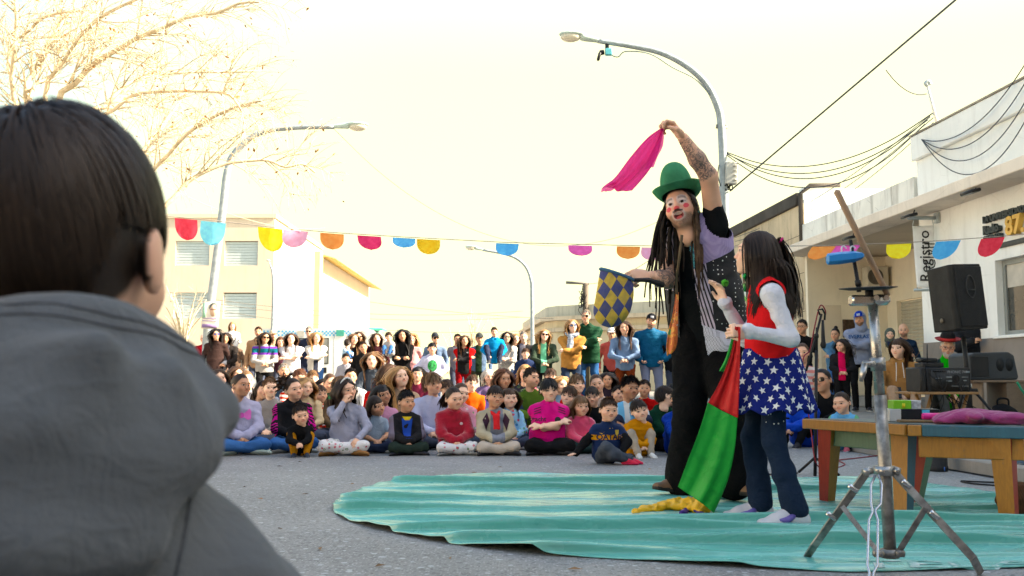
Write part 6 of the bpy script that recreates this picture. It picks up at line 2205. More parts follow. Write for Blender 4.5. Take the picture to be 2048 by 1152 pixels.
# ---- standing at the back
def S_(label, px, ytop, H, arms='down', **kw):
 """standing adult of height H: the distance follows from the height and the row of the head top"""
 d = (H + kw.get('z0', 0) - CAMH) / max(1e-3, (YH - ytop) / FPX)
 d = kw.pop('d', d)
 return crowd(label, px, ytop, d, kind='stand', arms=arms, **kw)
S_('older bald man in red jacket at the far left of the standing row', 409, 668, 1.66, skin='light', hair=('bald', 'white'), top=dict(mat=cloth(hx('8a2430')), collar=True, thick=0.03, name='jacket'), wide=1.1)
S_('woman with mirrored sunglasses and long black hair at far left', 432, 658, 1.66, skin='light', hair=('long', 'black'), extra=[('sunglasses', (0.10, 0.10, 0.30))], top=dict(mat=cloth(hx('3a2e2c')), thick=0.02))
S_('woman in black cardigan over a patterned top with long dark hair', 455, 666, 1.62, arms='clasp', d=20.0, skin='tan', hair=('long', 'dark'), top=dict(mat=cloth((0.022, 0.018, 0.017), 'front', c2=(0.36, 0.36, 0.40), w=0.085), thick=0.022, name='cardigan', belly=1.15), legs=dict(mat=BLK), wide=1.15)
S_('man with short beard in tan hoodie', 517, 655, 1.78, skin='tan', hair=('short', 'brown'), beard=0.5, top=dict(mat=cloth(hx('a78a72')), hood=True, thick=0.025, name='hoodie'), wide=1.1)
S_('woman in grey jumper with purple and teal bands and sunglasses', 531, 665, 1.64, arms='clasp', d=19.8, skin='tan', hair=('long', 'dark'), extra=[('sunglasses',)], top=dict(mat=cloth(hx('a9a6a4'), 'band', c2=hx('1f5a66'), z0=1.14, z1=1.27, c3=hx('6a3f9a'), edge=0.022), thick=0.022, name='jumper', belly=1.15), legs=dict(mat=BLK), wide=1.15)
S_('man in cream cap behind the woman with the banded jumper', 546, 661, 1.74, skin='light', hair=('short', 'brown'), extra=[('cap', (0.5, 0.42, 0.3))], top=dict(mat=cloth(hx('c9b79c'))), hatted=0.01)
S_('round-faced woman with dark red hair', 562, 674, 1.58, skin='fair', hair=('bob', 'auburn'), top=dict(mat=cloth(hx('4a3038'))))
S_('woman in white tee with long brown hair and arms crossed', 585, 667, 1.66, arms='cross', d=20.0, skin='fair', hair=('long', 'brown'), top=dict(mat=cloth((0.66, 0.64, 0.66)), sleeve='short', thick=0.02, belly=1.15), legs=dict(mat=cloth((0.04, 0.03, 0.035))), wide=1.2)
S_('grey-haired man in sunglasses and navy jumper by the ambulance window', 618, 654, 1.80, skin='light', hair=('short', 'grey'), extra=[('sunglasses',)], top=dict(mat=NAVY), d=22.5)
S_('blond woman in white jacket with arms crossed and jeans', 632, 665, 1.68, arms='cross', d=20.4, skin='fair', hair=('long', 'blond'), extra=[('sunglasses', (0.1, 0.06, 0.04))] if False else (), top=dict(mat=cloth((0.64, 0.60, 0.54), 'front', c2=(0.03, 0.035, 0.06), w=0.05, zmax=1.02), thick=0.022, name='jacket'), legs=dict(mat=JEANS))
_, C11 = S_('woman in black with light brown hair carrying a toddler', 708, 668, 1.66, arms='hold', d=20.0, skin='light', hair=('long', 'light'), top=dict(mat=BLK), legs=dict(mat=DJEANS))
C_('toddler in pale blue padded jacket carried on a woman\'s arm', 692, 678, 19.6, kind='knees', arms='knees', z0=1.02, rot=60, head=(100, 0, 0), skin='fair', hair=('short', 'dark'), hs=0.82, lod=2, top=dict(mat=cloth(hx('a9c0d4')), puff=True, thick=0.02, name='jacket'), legs=dict(mat=JEANS))
S_('boy in pale grey hoodie standing in front of the ambulance', 692, 707, 1.24, d=17.6, head=(14, 2, 0), skin='light', hair=('boy', 'dark'), top=dict(mat=cloth(hx('9a9aa4')), hood=True, thick=0.02, name='hoodie'), legs=dict(mat=DJEANS))
S_('woman in dark sunglasses between the ambulance and its light bar', 722, 664, 1.66, skin='light', hair=('long', 'brown'), extra=[('sunglasses',)], top=dict(mat=cloth(hx('3c2c2c'))))
S_('short-haired youth in black turtleneck leaning his head', 728, 683, 1.50, d=17.4, head=(6, 4, -10), skin='tan', hair=('short', 'dark'), top=dict(mat=BLK, collar=True))
S_('smiling woman with long brown hair left of the toddler in grey', 754, 667, 1.64, skin='light', hair=('long', 'brown'), smile=0.5, top=dict(mat=cloth(hx('3a2226'))), d=20.4)
S_('woman in black with straight black hair holding a toddler', 805, 659, 1.68, arms='hold', d=18.6, head=(-6, 4, 0), skin='tan', hair=('long', 'black', dict(L=0.5)), top=dict(mat=BLK, collar=True), legs=dict(mat=BLK))
C_('toddler in grey hooded coat held by the woman with straight black hair', 780, 664, 18.3, kind='knees', arms='lap', z0=1.06, rot=-10, head=(30, 0, 0), skin='fair', hair=('boy', 'brown'), hs=0.82, lod=2, top=dict(mat=cloth(hx('a9a4a2')), hood=True, thick=0.02, name='coat'), legs=dict(mat=JEANS))
S_('blond woman in pink half hidden behind the woman in black', 824, 668, 1.62, skin='fair', hair=('curly', 'blond'), top=dict(mat=cloth(hx('d0a0a0'))), d=21)
S_('man in black cap and sunglasses behind the boy with the green print', 868, 666, 1.72, d=20.5, skin='light', hair=('short', 'dark'), extra=[('cap', (0.03, 0.035, 0.045)), ('sunglasses',)], hatted=0.012, top=dict(mat=cloth(hx('6a7a92'), 'front', c2=(0.03, 0.03, 0.04), w=0.06), name='jacket', thick=0.02), wide=1.1)
_, C21 = S_('boy in pale sweatshirt with green print, hands on hips', 864, 686, 1.42, arms='hips', d=16.6, head=(2, 2, 0), skin='light', hair=('boy', 'black'), top=dict(mat=cloth(hx('c0c0d6')), thick=0.022, name='sweatshirt'), legs=dict(mat=DJEANS), bulk=1.15)
S_('dark-haired man half hidden behind the woman in red', 914, 669, 1.74, skin='tan', hair=('short', 'dark'), beard=0.3, top=dict(mat=cloth(hx('77747c'))), d=22)
_, C23 = S_('woman in red and black fleece with arms crossed and maroon trousers', 927, 671, 1.64, arms='cross', d=20.0, skin='tan', hair=('long', 'brown'), top=dict(mat=cloth(hx('b0262c'), 'yoke', c2=(0.014, 0.014, 0.015), z1=1.26, w=0.125), thick=0.02, name='fleece'), legs=dict(mat=cloth(hx('7c1428'))))
S_('man in dark cap and green scarf carrying a white bag', 957, 667, 1.72, d=20.8, skin='tan', hair=('short', 'dark'), extra=[('cap', (0.04, 0.045, 0.045))], hatted=0.012, top=dict(mat=cloth(hx('5a6a80'), 'front', c2=hx('2a3828'), w=0.07), thick=0.02, name='jacket'), legs=dict(mat=cloth(hx('3c3e34'))))
S_('woman with mirrored sunglasses and patterned blouse carrying a boy', 1012, 664, 1.68, arms='hold', d=19.6, skin='light', hair=('long', 'dark'), extra=[('sunglasses', (0.25, 0.25, 0.16))], top=dict(mat=cloth((0.50, 0.47, 0.44), 'spots', c2=(0.08, 0.07, 0.08), s=45.0, r=0.3), name='blouse', thick=0.018), legs=dict(mat=DJEANS))
C_('boy in bright blue padded jacket carried on a woman\'s arm', 988, 655, 19.2, kind='knees', arms='thigh', z0=0.92, rot=10, head=(-4, 6, 0), skin='light', hair=('short', 'dark'), lod=2, hs=0.86, top=dict(mat=cloth(hx('2a86b8')), puff=True, hood=True, thick=0.022, name='jacket'), legs=dict(mat=NAVY))
S_('fair woman glimpsed behind the man in the black jacket', 1028, 668, 1.62, skin='fair', hair=('long', 'blond'), top=dict(mat=cloth(hx('b9a08a'))), d=22)
S_('balding man with stubble in black jacket over a grey tee', 1045, 664, 1.76, d=20.0, skin='fair', hair=('short', 'grey', dict(L=0.02)), beard=0.35, smile=0.4, top=dict(mat=cloth((0.016, 0.016, 0.018), 'front', c2=hx('82808a'), w=0.06), thick=0.025, name='jacket'), legs=dict(mat=DJEANS), wide=1.05)
S_('serious boy in navy coat standing in front of the man in black', 1051, 697, 1.36, d=18.2, head=(0, 3, 0), skin='fair', hair=('boy', 'brown'), top=dict(mat=cloth(hx('2a3450')), thick=0.025, hood=True, name='coat'), legs=dict(mat=DJEANS))
S_('blond woman in sunglasses with camouflage jacket over a mint top', 1086, 659, 1.70, arms='clasp', d=18.4, skin='fair', hair=('long', 'blond'), smile=0.7, extra=[('sunglasses', (0.02, 0.01, 0.01), (0.2, 0.06, 0.02))], top=dict(mat=cloth(hx('39443a'), 'front', c2=hx('8fd0b0'), w=0.055), thick=0.025, name='jacket'), legs=dict(mat=BLK))
_, C30 = S_('blond woman in camel jumper and pale scarf with arms crossed', 1141, 640, 1.70, arms='cross', d=17.0, head=(4, 2, -4), skin='fair', hair=('long', 'blond', dict(L=0.30)), smile=0.8, extra=[('sunglasses', (0.10, 0.16, 0.26), (0.12, 0.03, 0.03))], top=dict(mat=cloth(hx('b58a5e')), thick=0.024, name='jumper'), legs=dict(mat=DJEANS))
S_('grey-haired man in sunglasses and dark green puffer with arms crossed', 1176, 622, 1.84, arms='cross', d=17.3, head=(-4, 2, 2), skin='light', hair=('short', 'grey', dict(L=0.035)), beard=0.35, smile=0.7, extra=[('sunglasses',)], top=dict(mat=cloth(hx('23402f'), rough=0.55), puff=True, hood=True, thick=0.04, name='puffer_jacket'), legs=dict(mat=cloth(hx('3a5a84'))), wide=1.08)
S_('man in white cap and salmon shirt in shade behind the others', 1222, 656, 1.70, d=19.2, skin='tan', hair=('short', 'dark'), extra=[('cap', (0.6, 0.58, 0.54))], hatted=0.012, top=dict(mat=cloth(hx('b0605a'))), legs=dict(mat=BLK))
S_('woman in blue-grey jumper with long brown hair and rust trousers', 1250, 643, 1.68, arms='clasp', d=16.4, head=(-4, 2, 2), skin='light', hair=('long', 'brown', dict(L=0.42)), smile=0.7, top=dict(mat=cloth(hx('7486a0')), thick=0.022, name='jumper'), legs=dict(mat=cloth(hx('6a3828'))))
S_('bearded man in black cap and teal puffer vest with grey joggers', 1301, 629, 1.80, arms='pockets', d=16.6, head=(-6, 3, 0), skin='light', hair=('short', 'dark'), beard=0.85, extra=[('cap', (0.012, 0.013, 0.016), (0.012, 0.013, 0.016), (0.35, 0.36, 0.4))], hatted=0.012, top=dict(mat=cloth(hx('2a5878'), rough=0.55), puff=True, collar=True, thick=0.04, name='puffer_vest'), legs=dict(mat=cloth(hx('7a8094')), fit=1.1), wide=1.12)
S_('person in black coat mostly hidden behind the clown', 1348, 652, 1.70, d=17.5, skin='light', hair=('short', 'dark'), top=dict(mat=BLK, thick=0.03))
_, C4 = C_('blond toddler in white riding on someone\'s shoulders at far left', 463, 644, 21.6, kind='knees', arms='lap', z0=1.22, rot=20, skin='fair', hair=('bob', 'blond'), lod=2, hs=0.84, top=dict(mat=cloth((0.62, 0.6, 0.56))), legs=dict(mat=cloth((0.5, 0.48, 0.46))))
S_('man under the blond toddler at far left', 470, 672, 1.60, d=22.0, skin='light', hair=('short', 'dark'), top=dict(mat=cloth(hx('6a5a50'))))
# ---- right-hand group on and near the pavement
PV = 0.09
S_('bespectacled man in black tee at the pavement edge', 1602, 640, 1.72, d=14.6, head=(-24, 2, 0), rot=-12, z0=PV, skin='tan', hair=('short', 'dark'), beard=0.3, extra=[('glasses',)], top=dict(mat=BLK, sleeve='short'), legs=dict(mat=DJEANS), lod=4)
C_('smiling woman in pink and white striped jumper', 1602, 688, 11.6, kind='low', arms='lap', head=(-18, 0, 0), rot=-10, skin='light', hair=('back', 'brown'), smile=0.8, top=dict(mat=cloth((0.62, 0.56, 0.54), 'stripes', c2=hx('d89a96'), per=0.07), name='jumper'), legs=dict(mat=BLK), child=0.0, lod=4)
S_('woman with hair bun in denim jacket', 1670, 657, 1.62, arms='cross', d=16.2, head=(-25, 2, 0), rot=-15, z0=PV, skin='tan', hair=('back', 'black', dict(bun=(0, 0.07, 0.125))), top=dict(mat=cloth(hx('5f7f9a'), weave=600.0), name='denim_jacket', thick=0.02), legs=dict(mat=JEANS), lod=4)
S_('girl with long dark hair in black jacket over a pink tee', 1681, 678, 1.42, arms='clasp', d=14.4, head=(-40, 4, 0), rot=-18, z0=PV, skin='light', hair=('long', 'dark'), top=dict(mat=cloth((0.016, 0.016, 0.018), 'front', c2=hx('d8486a'), w=0.05), thick=0.02, name='jacket'), legs=dict(mat=BLK), lod=4)
_, R5 = S_('bearded man in grey hoodie with hood up over a blue cap', 1718, 622, 1.76, arms='cross', d=15.6, head=(-14, 4, 0), rot=-12, z0=PV, skin='tan', hair=('short', 'dark'), beard=0.85, extra=[('cap', hx('1c3a94'), hx('1c3a94'), (0.4, 0.42, 0.5)), ('hood_up', cloth(hx('8f96aa')))], hatted=0.03, top=dict(mat=cloth(hx('8f96aa')), thick=0.028, name='hoodie'), legs=dict(mat=BLK), wide=1.08, lod=4)
S_('bald bearded man in navy jumper carrying a baby', 1803, 648, 1.74, arms=('down', 'hold'), d=15.4, head=(-14, 4, 4), rot=-12, z0=PV, skin='light', hair=('none', 'dark'), beard=0.8, top=dict(mat=cloth(hx('2a3a52'))), legs=dict(mat=DJEANS), lod=4)
C_('baby in grey-green hooded jacket held by the bald man', 1779, 657, 14.9, kind='knees', arms='lap', z0=1.12, rot=-14, head=(0, 2, 4), skin='fair', hair=('none', 'dark'), hs=0.74, extra=[('hood_up', cloth(hx('59605a')))], top=dict(mat=cloth(hx('59605a')), puff=True, thick=0.02, name='jacket'), legs=dict(mat=NAVY), lod=4)
_, R8 = C_('seated woman with fringe in tan hoodie looking up from her phone', 1798, 678, 11.4, kind='low', arms='lap', lean=0.12, head=(-20, 2, 4), rot=-14, z0=PV, skin='fair', hair=('bangs', 'brown'), top=dict(mat=cloth(hx('a5815e')), hood=True, thick=0.026, name='hoodie'), legs=dict(mat=cloth(hx('a8907c'))), child=0.0, wide=1.15)
_, R9 = C_('white-bearded musician in black bowler hat, red glasses and green shirt', 1886, 676, 11.6, kind='low', arms='lap', lean=0.25, head=(-14, 12, 0), rot=-10, z0=PV, skin='light', hair=('short', 'white'), beard=0.9, extra=[('glasses', (0, 0, 0), (0.25, 0.02, 0.01))], top=dict(mat=cloth(hx('2c3436'), 'front', c2=hx('3cb42c', 0.75), w=0.07), collar=True, thick=0.02, name='jacket'), legs=dict(mat=cloth(hx('4a4a46'))), child=0.0, wide=1.15)
S_('person in black puffer behind the loudspeaker pole holding a purple phone', 1942, 620, 1.74, arms=('down', 'phone'), d=13.6, rot=-20, head=(-20, 10, 0), z0=PV, skin='tan', hair=('short', 'dark'), top=dict(mat=cloth((0.016, 0.018, 0.022), rough=0.5), puff=True, collar=True, thick=0.045, name='puffer_jacket'), legs=dict(mat=BLK), wide=1.12, lod=4)
C_('woman in black sunglasses and black jacket sitting on the kerb', 1648, 738, 9.6, kind='knees', arms='knees', head=(-20, 2, 0), rot=-16, skin='tan', hair=('back', 'black', dict(tail=dict(L=0.2))), extra=[('sunglasses',)], top=dict(mat=BLK, collar=True, thick=0.022, name='jacket'), legs=dict(mat=BLK), child=0.0)
C_('little girl in pale blue padded vest with green sleeves leaning on the bench', 1690, 783, 8.6, kind='knees', arms='knees', head=(-6, 2, -10), rot=-34, lean=0.25, skin='light', hair=('back', 'dark'), hs=0.84, top=dict(mat=cloth(hx('86b4d8'), 'yoke', c2=hx('86b4d8'), z1=9.0, w=9.0) if False else cloth(hx('7fae8a'), 'yoke', c2=hx('7fb4e0'), z1=0.45, w=0.105), hood=True, thick=0.022, name='vest'), legs=dict(mat=DJEANS), shoes=(hx('b86a74'), hx('c0c8cc')))
C_('person in royal blue puffer behind the girl\'s skirt', 1606, 770, 9.0, kind='knees', arms='knees', rot=-40, skin='light', hair=('short', 'dark'), top=dict(mat=cloth(hx('1f48a8'), rough=0.5), puff=True, thick=0.035, name='puffer_jacket'), legs=dict(mat=BLK))
# ---- the round stage mat
def vinyl():
 m, b = newmat('vinyl')
 co = coords()
 n = noise(scaled(co, (1, 2.2, 1)), 3.2, 5)
 base = mixc(n.step(0.3, 0.7), (0.115, 0.39, 0.33), (0.145, 0.44, 0.38))
 base = mixc(noise(scaled(co, (2, 5, 1)), 9, 4).step(0.56, 0.72) * 0.22, base, (0.28, 0.52, 0.47))
 base = mixc(noise(co, 1.6, 4).step(0.58, 0.75) * 0.35, base, (0.06, 0.22, 0.19))
 base = mixc(noise(co, 55, 3).step(0.66, 0.75) * 0.4, base, (0.18, 0.22, 0.19))
 setin(b, 'Base Color', base)
 setin(b, 'Roughness', (n - 0.5) * 0.2 + 0.27)
 setin(b, 'Specular IOR Level', 0.6)
 bump(b, noise(scaled(co, (1, 2, 1)), 14, 4) + noise(co, 140, 2) * 0.15, 0.2, 0.008)
 return m
ol_px = [(665, 1016), (672, 1003), (705, 986), (765, 967), (860, 955), (960, 948), (1100, 950), (1300, 954), (1500, 955), (1700, 958), (1850, 968), (1960, 983)]
far = [G(x, y) for x, y in ol_px]
near = [G(x, y) for x, y in ((668, 1026), (690, 1041), (745, 1058), (850, 1081), (950, 1096), (1060, 1110), (1290, 1123), (1500, 1138), (1700, 1146), (1900, 1142), (2048, 1137))]
outl = [v.to_2d() for v in far] + [Vector((2.75, 5.15)), Vector((3.02, 4.5)), Vector((2.85, 3.8)), Vector((2.45, 3.38))] + [v.to_2d() for v in near[::-1]]
op = np.array([(p.x, p.y) for p in outl])
NY, NX = 440, 100
y0_, y1_ = op[:, 1].min() + 0.002, op[:, 1].max() - 0.002
ys_ = np.linspace(y0_, y1_, NY)
ext = []
for y in ys_:
 xs = []
 for k in range(len(op)):
  a, b = op[k], op[(k + 1) % len(op)]
  if (a[1] - y) * (b[1] - y) <= 0 and a[1] != b[1]:
   xs.append(a[0] + (b[0] - a[0]) * (y - a[1]) / (b[1] - a[1]))
 ext.append((min(xs), max(xs)))
ext = np.array(ext)
for _ in range(4):
 ext[1:-1] = (ext[:-2] + 2 * ext[1:-1] + ext[2:]) / 4
uu = np.linspace(0, 1, NX)
Xm = ext[:, :1] + (ext[:, 1:] - ext[:, :1]) * uu[None]
Ym = np.repeat(ys_[:, None], NX, 1)
r0 = np.random.default_rng(5)
hgt = np.zeros_like(Xm)
crease = np.zeros_like(Xm)
for i, (yc, am) in enumerate(((3.27, .8), (3.48, 1.1), (3.74, 1.25), (4.02, 1.25), (4.3, 1.15), (4.68, 1.1), (5.08, .9), (5.5, .85), (5.92, .9))):
 ph = r0.uniform(0, 6.28, 3)
 yy = yc + 0.03 * np.sin(Xm * 1.7 + ph[0]) + 0.012 * np.sin(Xm * 4.3 + ph[1]) - 0.012 * (Xm - 1)
 d = Ym - yy
 mod = np.clip(0.62 + 0.45 * np.sin(Xm * 1.3 + ph[2]) + 0.22 * np.sin(Xm * 3.7 + ph[0]), 0.15, 1.1)
 up = np.where(d > 0, np.exp(-(d / 0.13) ** 1.3), np.exp(-(d / 0.012) ** 2))
 hgt += am * 0.040 * mod * up
 crease = np.maximum(crease, am * 0.040 * mod * np.where(d > 0, np.exp(-(d / 0.05) ** 2), up))
hgt += 0.003 * np.sin(Xm * 6 + 2 * np.sin(Ym * 5)) * np.sin(Ym * 7) + 0.003 * np.sin(Xm * 17 + 3 * np.sin(Ym * 9)) * np.sin(Ym * 31 + Xm * 3)
em = np.minimum(np.minimum(uu, 1 - uu)[None] * (ext[:, 1:] - ext[:, :1]), np.minimum(Ym - y0_, y1_ - Ym) * 1.6)
ed = np.clip(1 - em / 0.07, 0, 1)
hgt = hgt * (1 - 0.4 * ed) + ed * 0.007 * (0.5 + 0.5 * np.sin(Xm * 9 + 1) + 0.4 * np.sin(Ym * 23))
hgt = np.maximum(hgt, 0.0) + 0.008
Vm = np.stack([Xm, Ym - 0.7 * np.minimum(crease, 0.05) * (1 - ed), hgt], -1).reshape(-1, 3)
i, j = np.meshgrid(np.arange(NY - 1), np.arange(NX - 1), indexing='ij')
i, j = i.ravel(), j.ravel()
Qm = np.stack([i * NX + j, i * NX + j + 1, (i + 1) * NX + j + 1, (i + 1) * NX + j], 1)
g = Geo()
g.add(Vm, Qm)
ek = np.concatenate([np.arange(NX), NX * np.arange(1, NY) + NX - 1, (NY - 1) * NX + np.arange(NX - 2, -1, -1), NX * np.arange(NY - 2, 0, -1)])
Ve = Vm[ek].copy()
Ve[:, 2] -= 0.004
k0 = g.add(Ve)
NE = len(ek)
jn = (np.arange(NE) + 1) % NE
g.Q.append(np.stack([ek, k0 + np.arange(NE), k0 + jn, ek[jn]], 1))
g.qm.append(np.zeros(NE, int))
mat_o = g.obj('stage_mat', vinyl())
tag(mat_o, 'round turquoise vinyl mat with long creases spread on the road', 'mat')
t2 = text2d('TELARTE', 0.150, 0.002, 2, cut=0.05)
V2, Q2, T2 = t2.arrays()
V2[:, 0] *= 1.9
g2 = Geo()
g2.add(V2, Q2, T2)
def worn_paint():
 m, b = newmat('worn_paint')
 co = coords()
 setin(b, 'Base Color', mixc(noise(co, 18, 5, 0.7).step(0.42, 0.62), (0.08, 0.30, 0.25), (0.42, 0.52, 0.48)))
 setin(b, 'Roughness', 0.6)
 return m
decal(mat_o, g2, (1.72, 3.30, 0.0), (1, 0.02, 0), (0.25, 1, 0), worn_paint(), 'worn_lettering', mat_o, into=(0, 0, -1), lift=0.002, far=0.5)
# ---- helpers for the posed leads
def local(root_loc, rz, p):
 return v3(Matrix.Rotation(-rz, 3, 'Z') @ (Vector(p) - Vector(root_loc)))
# ---- the clown
def clown():
 H = 1.78
 W = lambda px, py, d: P(px, py, d)
 root = Vector((1.05, 5.02, 0.006))
 L = lambda px, py, d: v3(W(px, py, d) - root)
 J = dict(pel=L(1416, 655, 5.06), chest=L(1388, 452, 4.95), hipL=L(1442, 668, 5.02), hipR=L(1388, 664, 5.10), shL=L(1430, 448, 4.86), shR=L(1336, 468, 5.08),
   neck=L(1380, 458, 4.96), headbase=L(1362, 451, 4.86), elL=L(1417, 352, 4.72), wrL=L(1366, 276, 4.64), elR=L(1338, 560, 4.92), wrR=L(1301, 553, 4.70),
   knL=L(1456, 820, 4.93), anL=L(1466, 958, 5.0), knR=L(1380, 820, 5.06), anR=L(1372, 962, 5.28))
 J.update(toeL=unit(v3((0.55, -0.8, 0))), dnL=v3((0, 0, -1)), toeR=unit(v3((-0.95, -0.25, 0.18))), dnR=unit(v3((0.15, 0, -1))))
 J.update(handL='x', handR='x', hdirL=unit(v3((-0.68, -0.10, 0.72))), hbackL=v3((0.75, 0.15, 0.65)), curlL=1.15, spreadL=0.3, hdirR=unit(v3((-0.9, -0.35, -0.02))), hbackR=v3((0.1, -0.75, 0.55)), curlR=1.35)
 rt, I = person('clown in green bowler hat and patchwork vest raising a pink scarf', J, H, root, 0, (-24, -4, -12), child=0.0, lod=0, bulk=1.08, arm=1.22, skin='light', hair=('none', 'dark'), top=dict(mat=cloth((0.009, 0.010, 0.011), fuzz=0.0), sleeve='cap', thick=0.012, name='black_shirt', hem=0.02, collar=True),
    legs=dict(mat=cloth((0.0065, 0.0065, 0.007), wrinkle=0.9, fuzz=0.0), fit=1.30, cuff=0.098), shoes=((0.16, 0.085, 0.04), (0.02, 0.017, 0.015)), seed=3)
 # made-up face with open mouth replaces the plain head material and shape
 bo = [c for c in rt.children if c.name.startswith('body')][0]
 k, HM = I['k'], I['HM']
 old = bo.data
 body = Geo()
 V, Q, sm = head_template(0.0030, 1.0)
 body.add(xf(HM, V), Q, None, 0, hp=V, scalp=sm)
 n_head = len(head_template(LOD[0]['h'])[0])
 co = np.empty(len(old.vertices) * 3, np.float32)
 old.vertices.foreach_get('co', co)
 co = co.reshape(-1, 3)
 fq = np.array([tuple(p.vertices) for p in old.polygons if len(p.vertices) == 4])
 fq = fq[(fq >= n_head).all(1)] - n_head
 V = co[n_head:]
 def segd(V, a, b):
  a, b = v3(a), v3(b)
  t = np.clip((V - a) @ (b - a) / ((b - a) @ (b - a)), 0, 1)
  return np.linalg.norm(V - a - t[:, None] * (b - a), axis=1), t
 ink = np.zeros(len(V))
 for n in 'LR':
  d, t = segd(V, J['el' + n], J['wr' + n])
  ink = np.maximum(ink, (d < 0.065) * (t > 0.02) * (t < 0.97))
 body.add(V, fq, None, 0, ink=ink)
 HAIRC['clown'] = (0.03, 0.02, 0.013)
 me = body.mesh('body', [skin_mat('light', 'clown', 0.8, makeup=True, brow=1.9, tattoo=1.0)])
 bo.data = me
 # patchwork vest
 up = unit(J['chest'] - J['pel'])
 side = unit((J['shL'] - J['shR']) - up * ((J['shL'] - J['shR']) @ up))
 fr = np.cross(side, up)                     # chest direction
 if fr[1] > 0:
  fr = -fr
 s = Sdf(0.035)
 th_ = 0.034
 s.ecap(J['pel'] - up * 0.06, J['pel'] + up * 0.17, 0.135 + th_, 0.120 + th_, side, 1.40)
 s.ecap(J['pel'] + up * 0.17, J['chest'] - up * 0.07, 0.118 + th_, 0.108 + th_, side, 1.44)
 for n in 'LR':
  s.cap(J['neck'] - up * 0.055, J['sh' + n] * 0.82 + J['neck'] * 0.18, 0.066 + th_ * 0.4, 0.055 + th_ * 0.6)
 V, Q = s.surf(0.0075)
 V = folds(V, Q, 0.005, 22, 8)
 rel = V - J['pel']
 hh = rel @ up
 ctr = J['pel'] + np.outer(hh, up)
 a_ = (V - ctr) @ side
 f_ = (V - ctr) @ fr
 an = np.arctan2(a_, f_)
 Lsp = float(np.linalg.norm(J['chest'] - J['pel']))
 hn = hh / Lsp
 fc = lambda q: q[Q].mean(1)
 armh = np.minimum(*[np.linalg.norm(V - (J['sh' + n] + side * (0.03 if n == 'L' else -0.03)), axis=1) for n in 'LR'])
 gap = 0.30 + 0.30 * np.clip(1 - hn, 0, 1.3) * 0.5 + 0.25 * np.clip(hn - 0.75, 0, 1)
 keep = (np.abs(fc(an)) > fc(gap)) & (fc(hh) > -0.055 - 0.10 * np.clip(fc(np.abs(an)) < 1.1, 0, 1) * (fc(an) > 0)) & (fc(armh) > 0.088) & (fc(hn) < 1.12)
 g = Geo()
 g.add(V, Q[keep], None, 0, tc=np.stack([an, hn, np.zeros_like(hn)], 1))
 m, b = newmat('patchwork')
 ta, tz, _ = xyz(attr('tc').outputs['Vector'])
 ob = coords()
 wv = (noise(ob, 6, 2) - 0.5) * 0.12
 lil = mixc(X(voro(ob, 190.0, rnd=0.0)).lt(0.35), (0.28, 0.21, 0.38), (0.40, 0.33, 0.50))
 dots = mixc(X(voro(ob, 44.0, rnd=0.15)).lt(0.17), (0.008, 0.008, 0.009), (0.72, 0.70, 0.64))
 strp = mixc(((ta * 0.19 + tz * 0.10) / 0.020).frac().lt(0.45), (0.58, 0.48, 0.56), (0.03, 0.02, 0.03))
 pais = mixc(noise(ob, 60, 4, 0.6, 2.0).step(0.46, 0.52), (0.03, 0.10, 0.20), (0.10, 0.42, 0.46))
 mesh_ = mixc(X(voro(ob, 150.0, rnd=0.0)).lt(0.33), (0.60, 0.58, 0.66), (0.10, 0.10, 0.12))
 low = mixc(ta.gt(0.80), strp, dots)
 hi = mixc((ta + wv).gt(0.72), pais, lil)
 c = mixc((tz - ta * 0.10 + wv * 0.3).gt(0.58), low, hi)
 c = mixc((tz + ta * 0.16).lt(0.16), c, mesh_)
 left = mixc(tz.gt(0.42), (0.012, 0.012, 0.013), strp)
 c = mixc(ta.gt(0), left, c)
 c = mixc(ta.abs().gt(2.15), c, (0.012, 0.012, 0.013))
 setin(b, 'Base Color', c)
 setin(b, 'Roughness', 0.8)
 bump(b, noise(ob, 14, 3), 0.4, 0.02)
 g.obj('patchwork_vest', m, rt)
 # hat
 HT = np.array(HM) @ np.array(Matrix.Translation((0.0, 0.008, 0.075)) @ Euler((R(-6), 0, 0)).to_matrix().to_4x4())
 FELT = plain((0.040, 0.215, 0.095), 0.9, var=0.22, nscale=14, spec=0.15, bmp=0.4, bscale=300)
 pr = [(0.094, 0.0), (0.093, 0.03)] + [(0.092 * math.cos(a) ** 0.75, 0.035 + 0.150 * math.sin(a)) for a in np.linspace(0.05, PI / 2 - 0.01, 14)]
 g = Geo()
 g.lathe(pr, n=40, M=HT, sx=0.92, sy=1.08)
 g.obj('hat_crown', FELT, rt)
 g = Geo()
 def brim(u, v):
  a = 2 * PI * u
  rr = 0.090 + 0.048 * v
  zz = -0.002 + 0.030 * v ** 2.2 * (1.15 - 0.55 * abs(math.sin(a))) + (0.016 * abs(math.cos(a)) ** 2) * v
  M = HT @ np.array((rr * math.cos(a) * 0.93, rr * math.sin(a) * 1.08, zz, 1.0))
  return M[:3]
 g.sheet(brim, 60, 8, thick=0.006)
 g.obj('hat_brim', FELT, rt)
 g = Geo()
 g.lathe([(0.0945, 0.003), (0.0965, 0.005), (0.0958, 0.028), (0.0935, 0.031)], n=40, M=HT, sx=0.92, sy=1.08)
 g.obj('hat_band', plain((0.012, 0.012, 0.014), 0.7), rt)
 # dreadlocks
 r = np.random.default_rng(21)
 Rm = np.array(HM)[:3, :3]
 g = Geo()
 dk = Geo()
 spec = []
 for kx in range(26):                     # his right (picture left): hanging free
  spec.append((v3((-0.072 - 0.004 * r.random(), r.uniform(-0.03, 0.07), r.uniform(-0.02, 0.04))), v3((-0.9 + r.normal() * 0.3, -0.15 + r.normal() * 0.3, -1)), r.uniform(0.26, 0.62), 0))
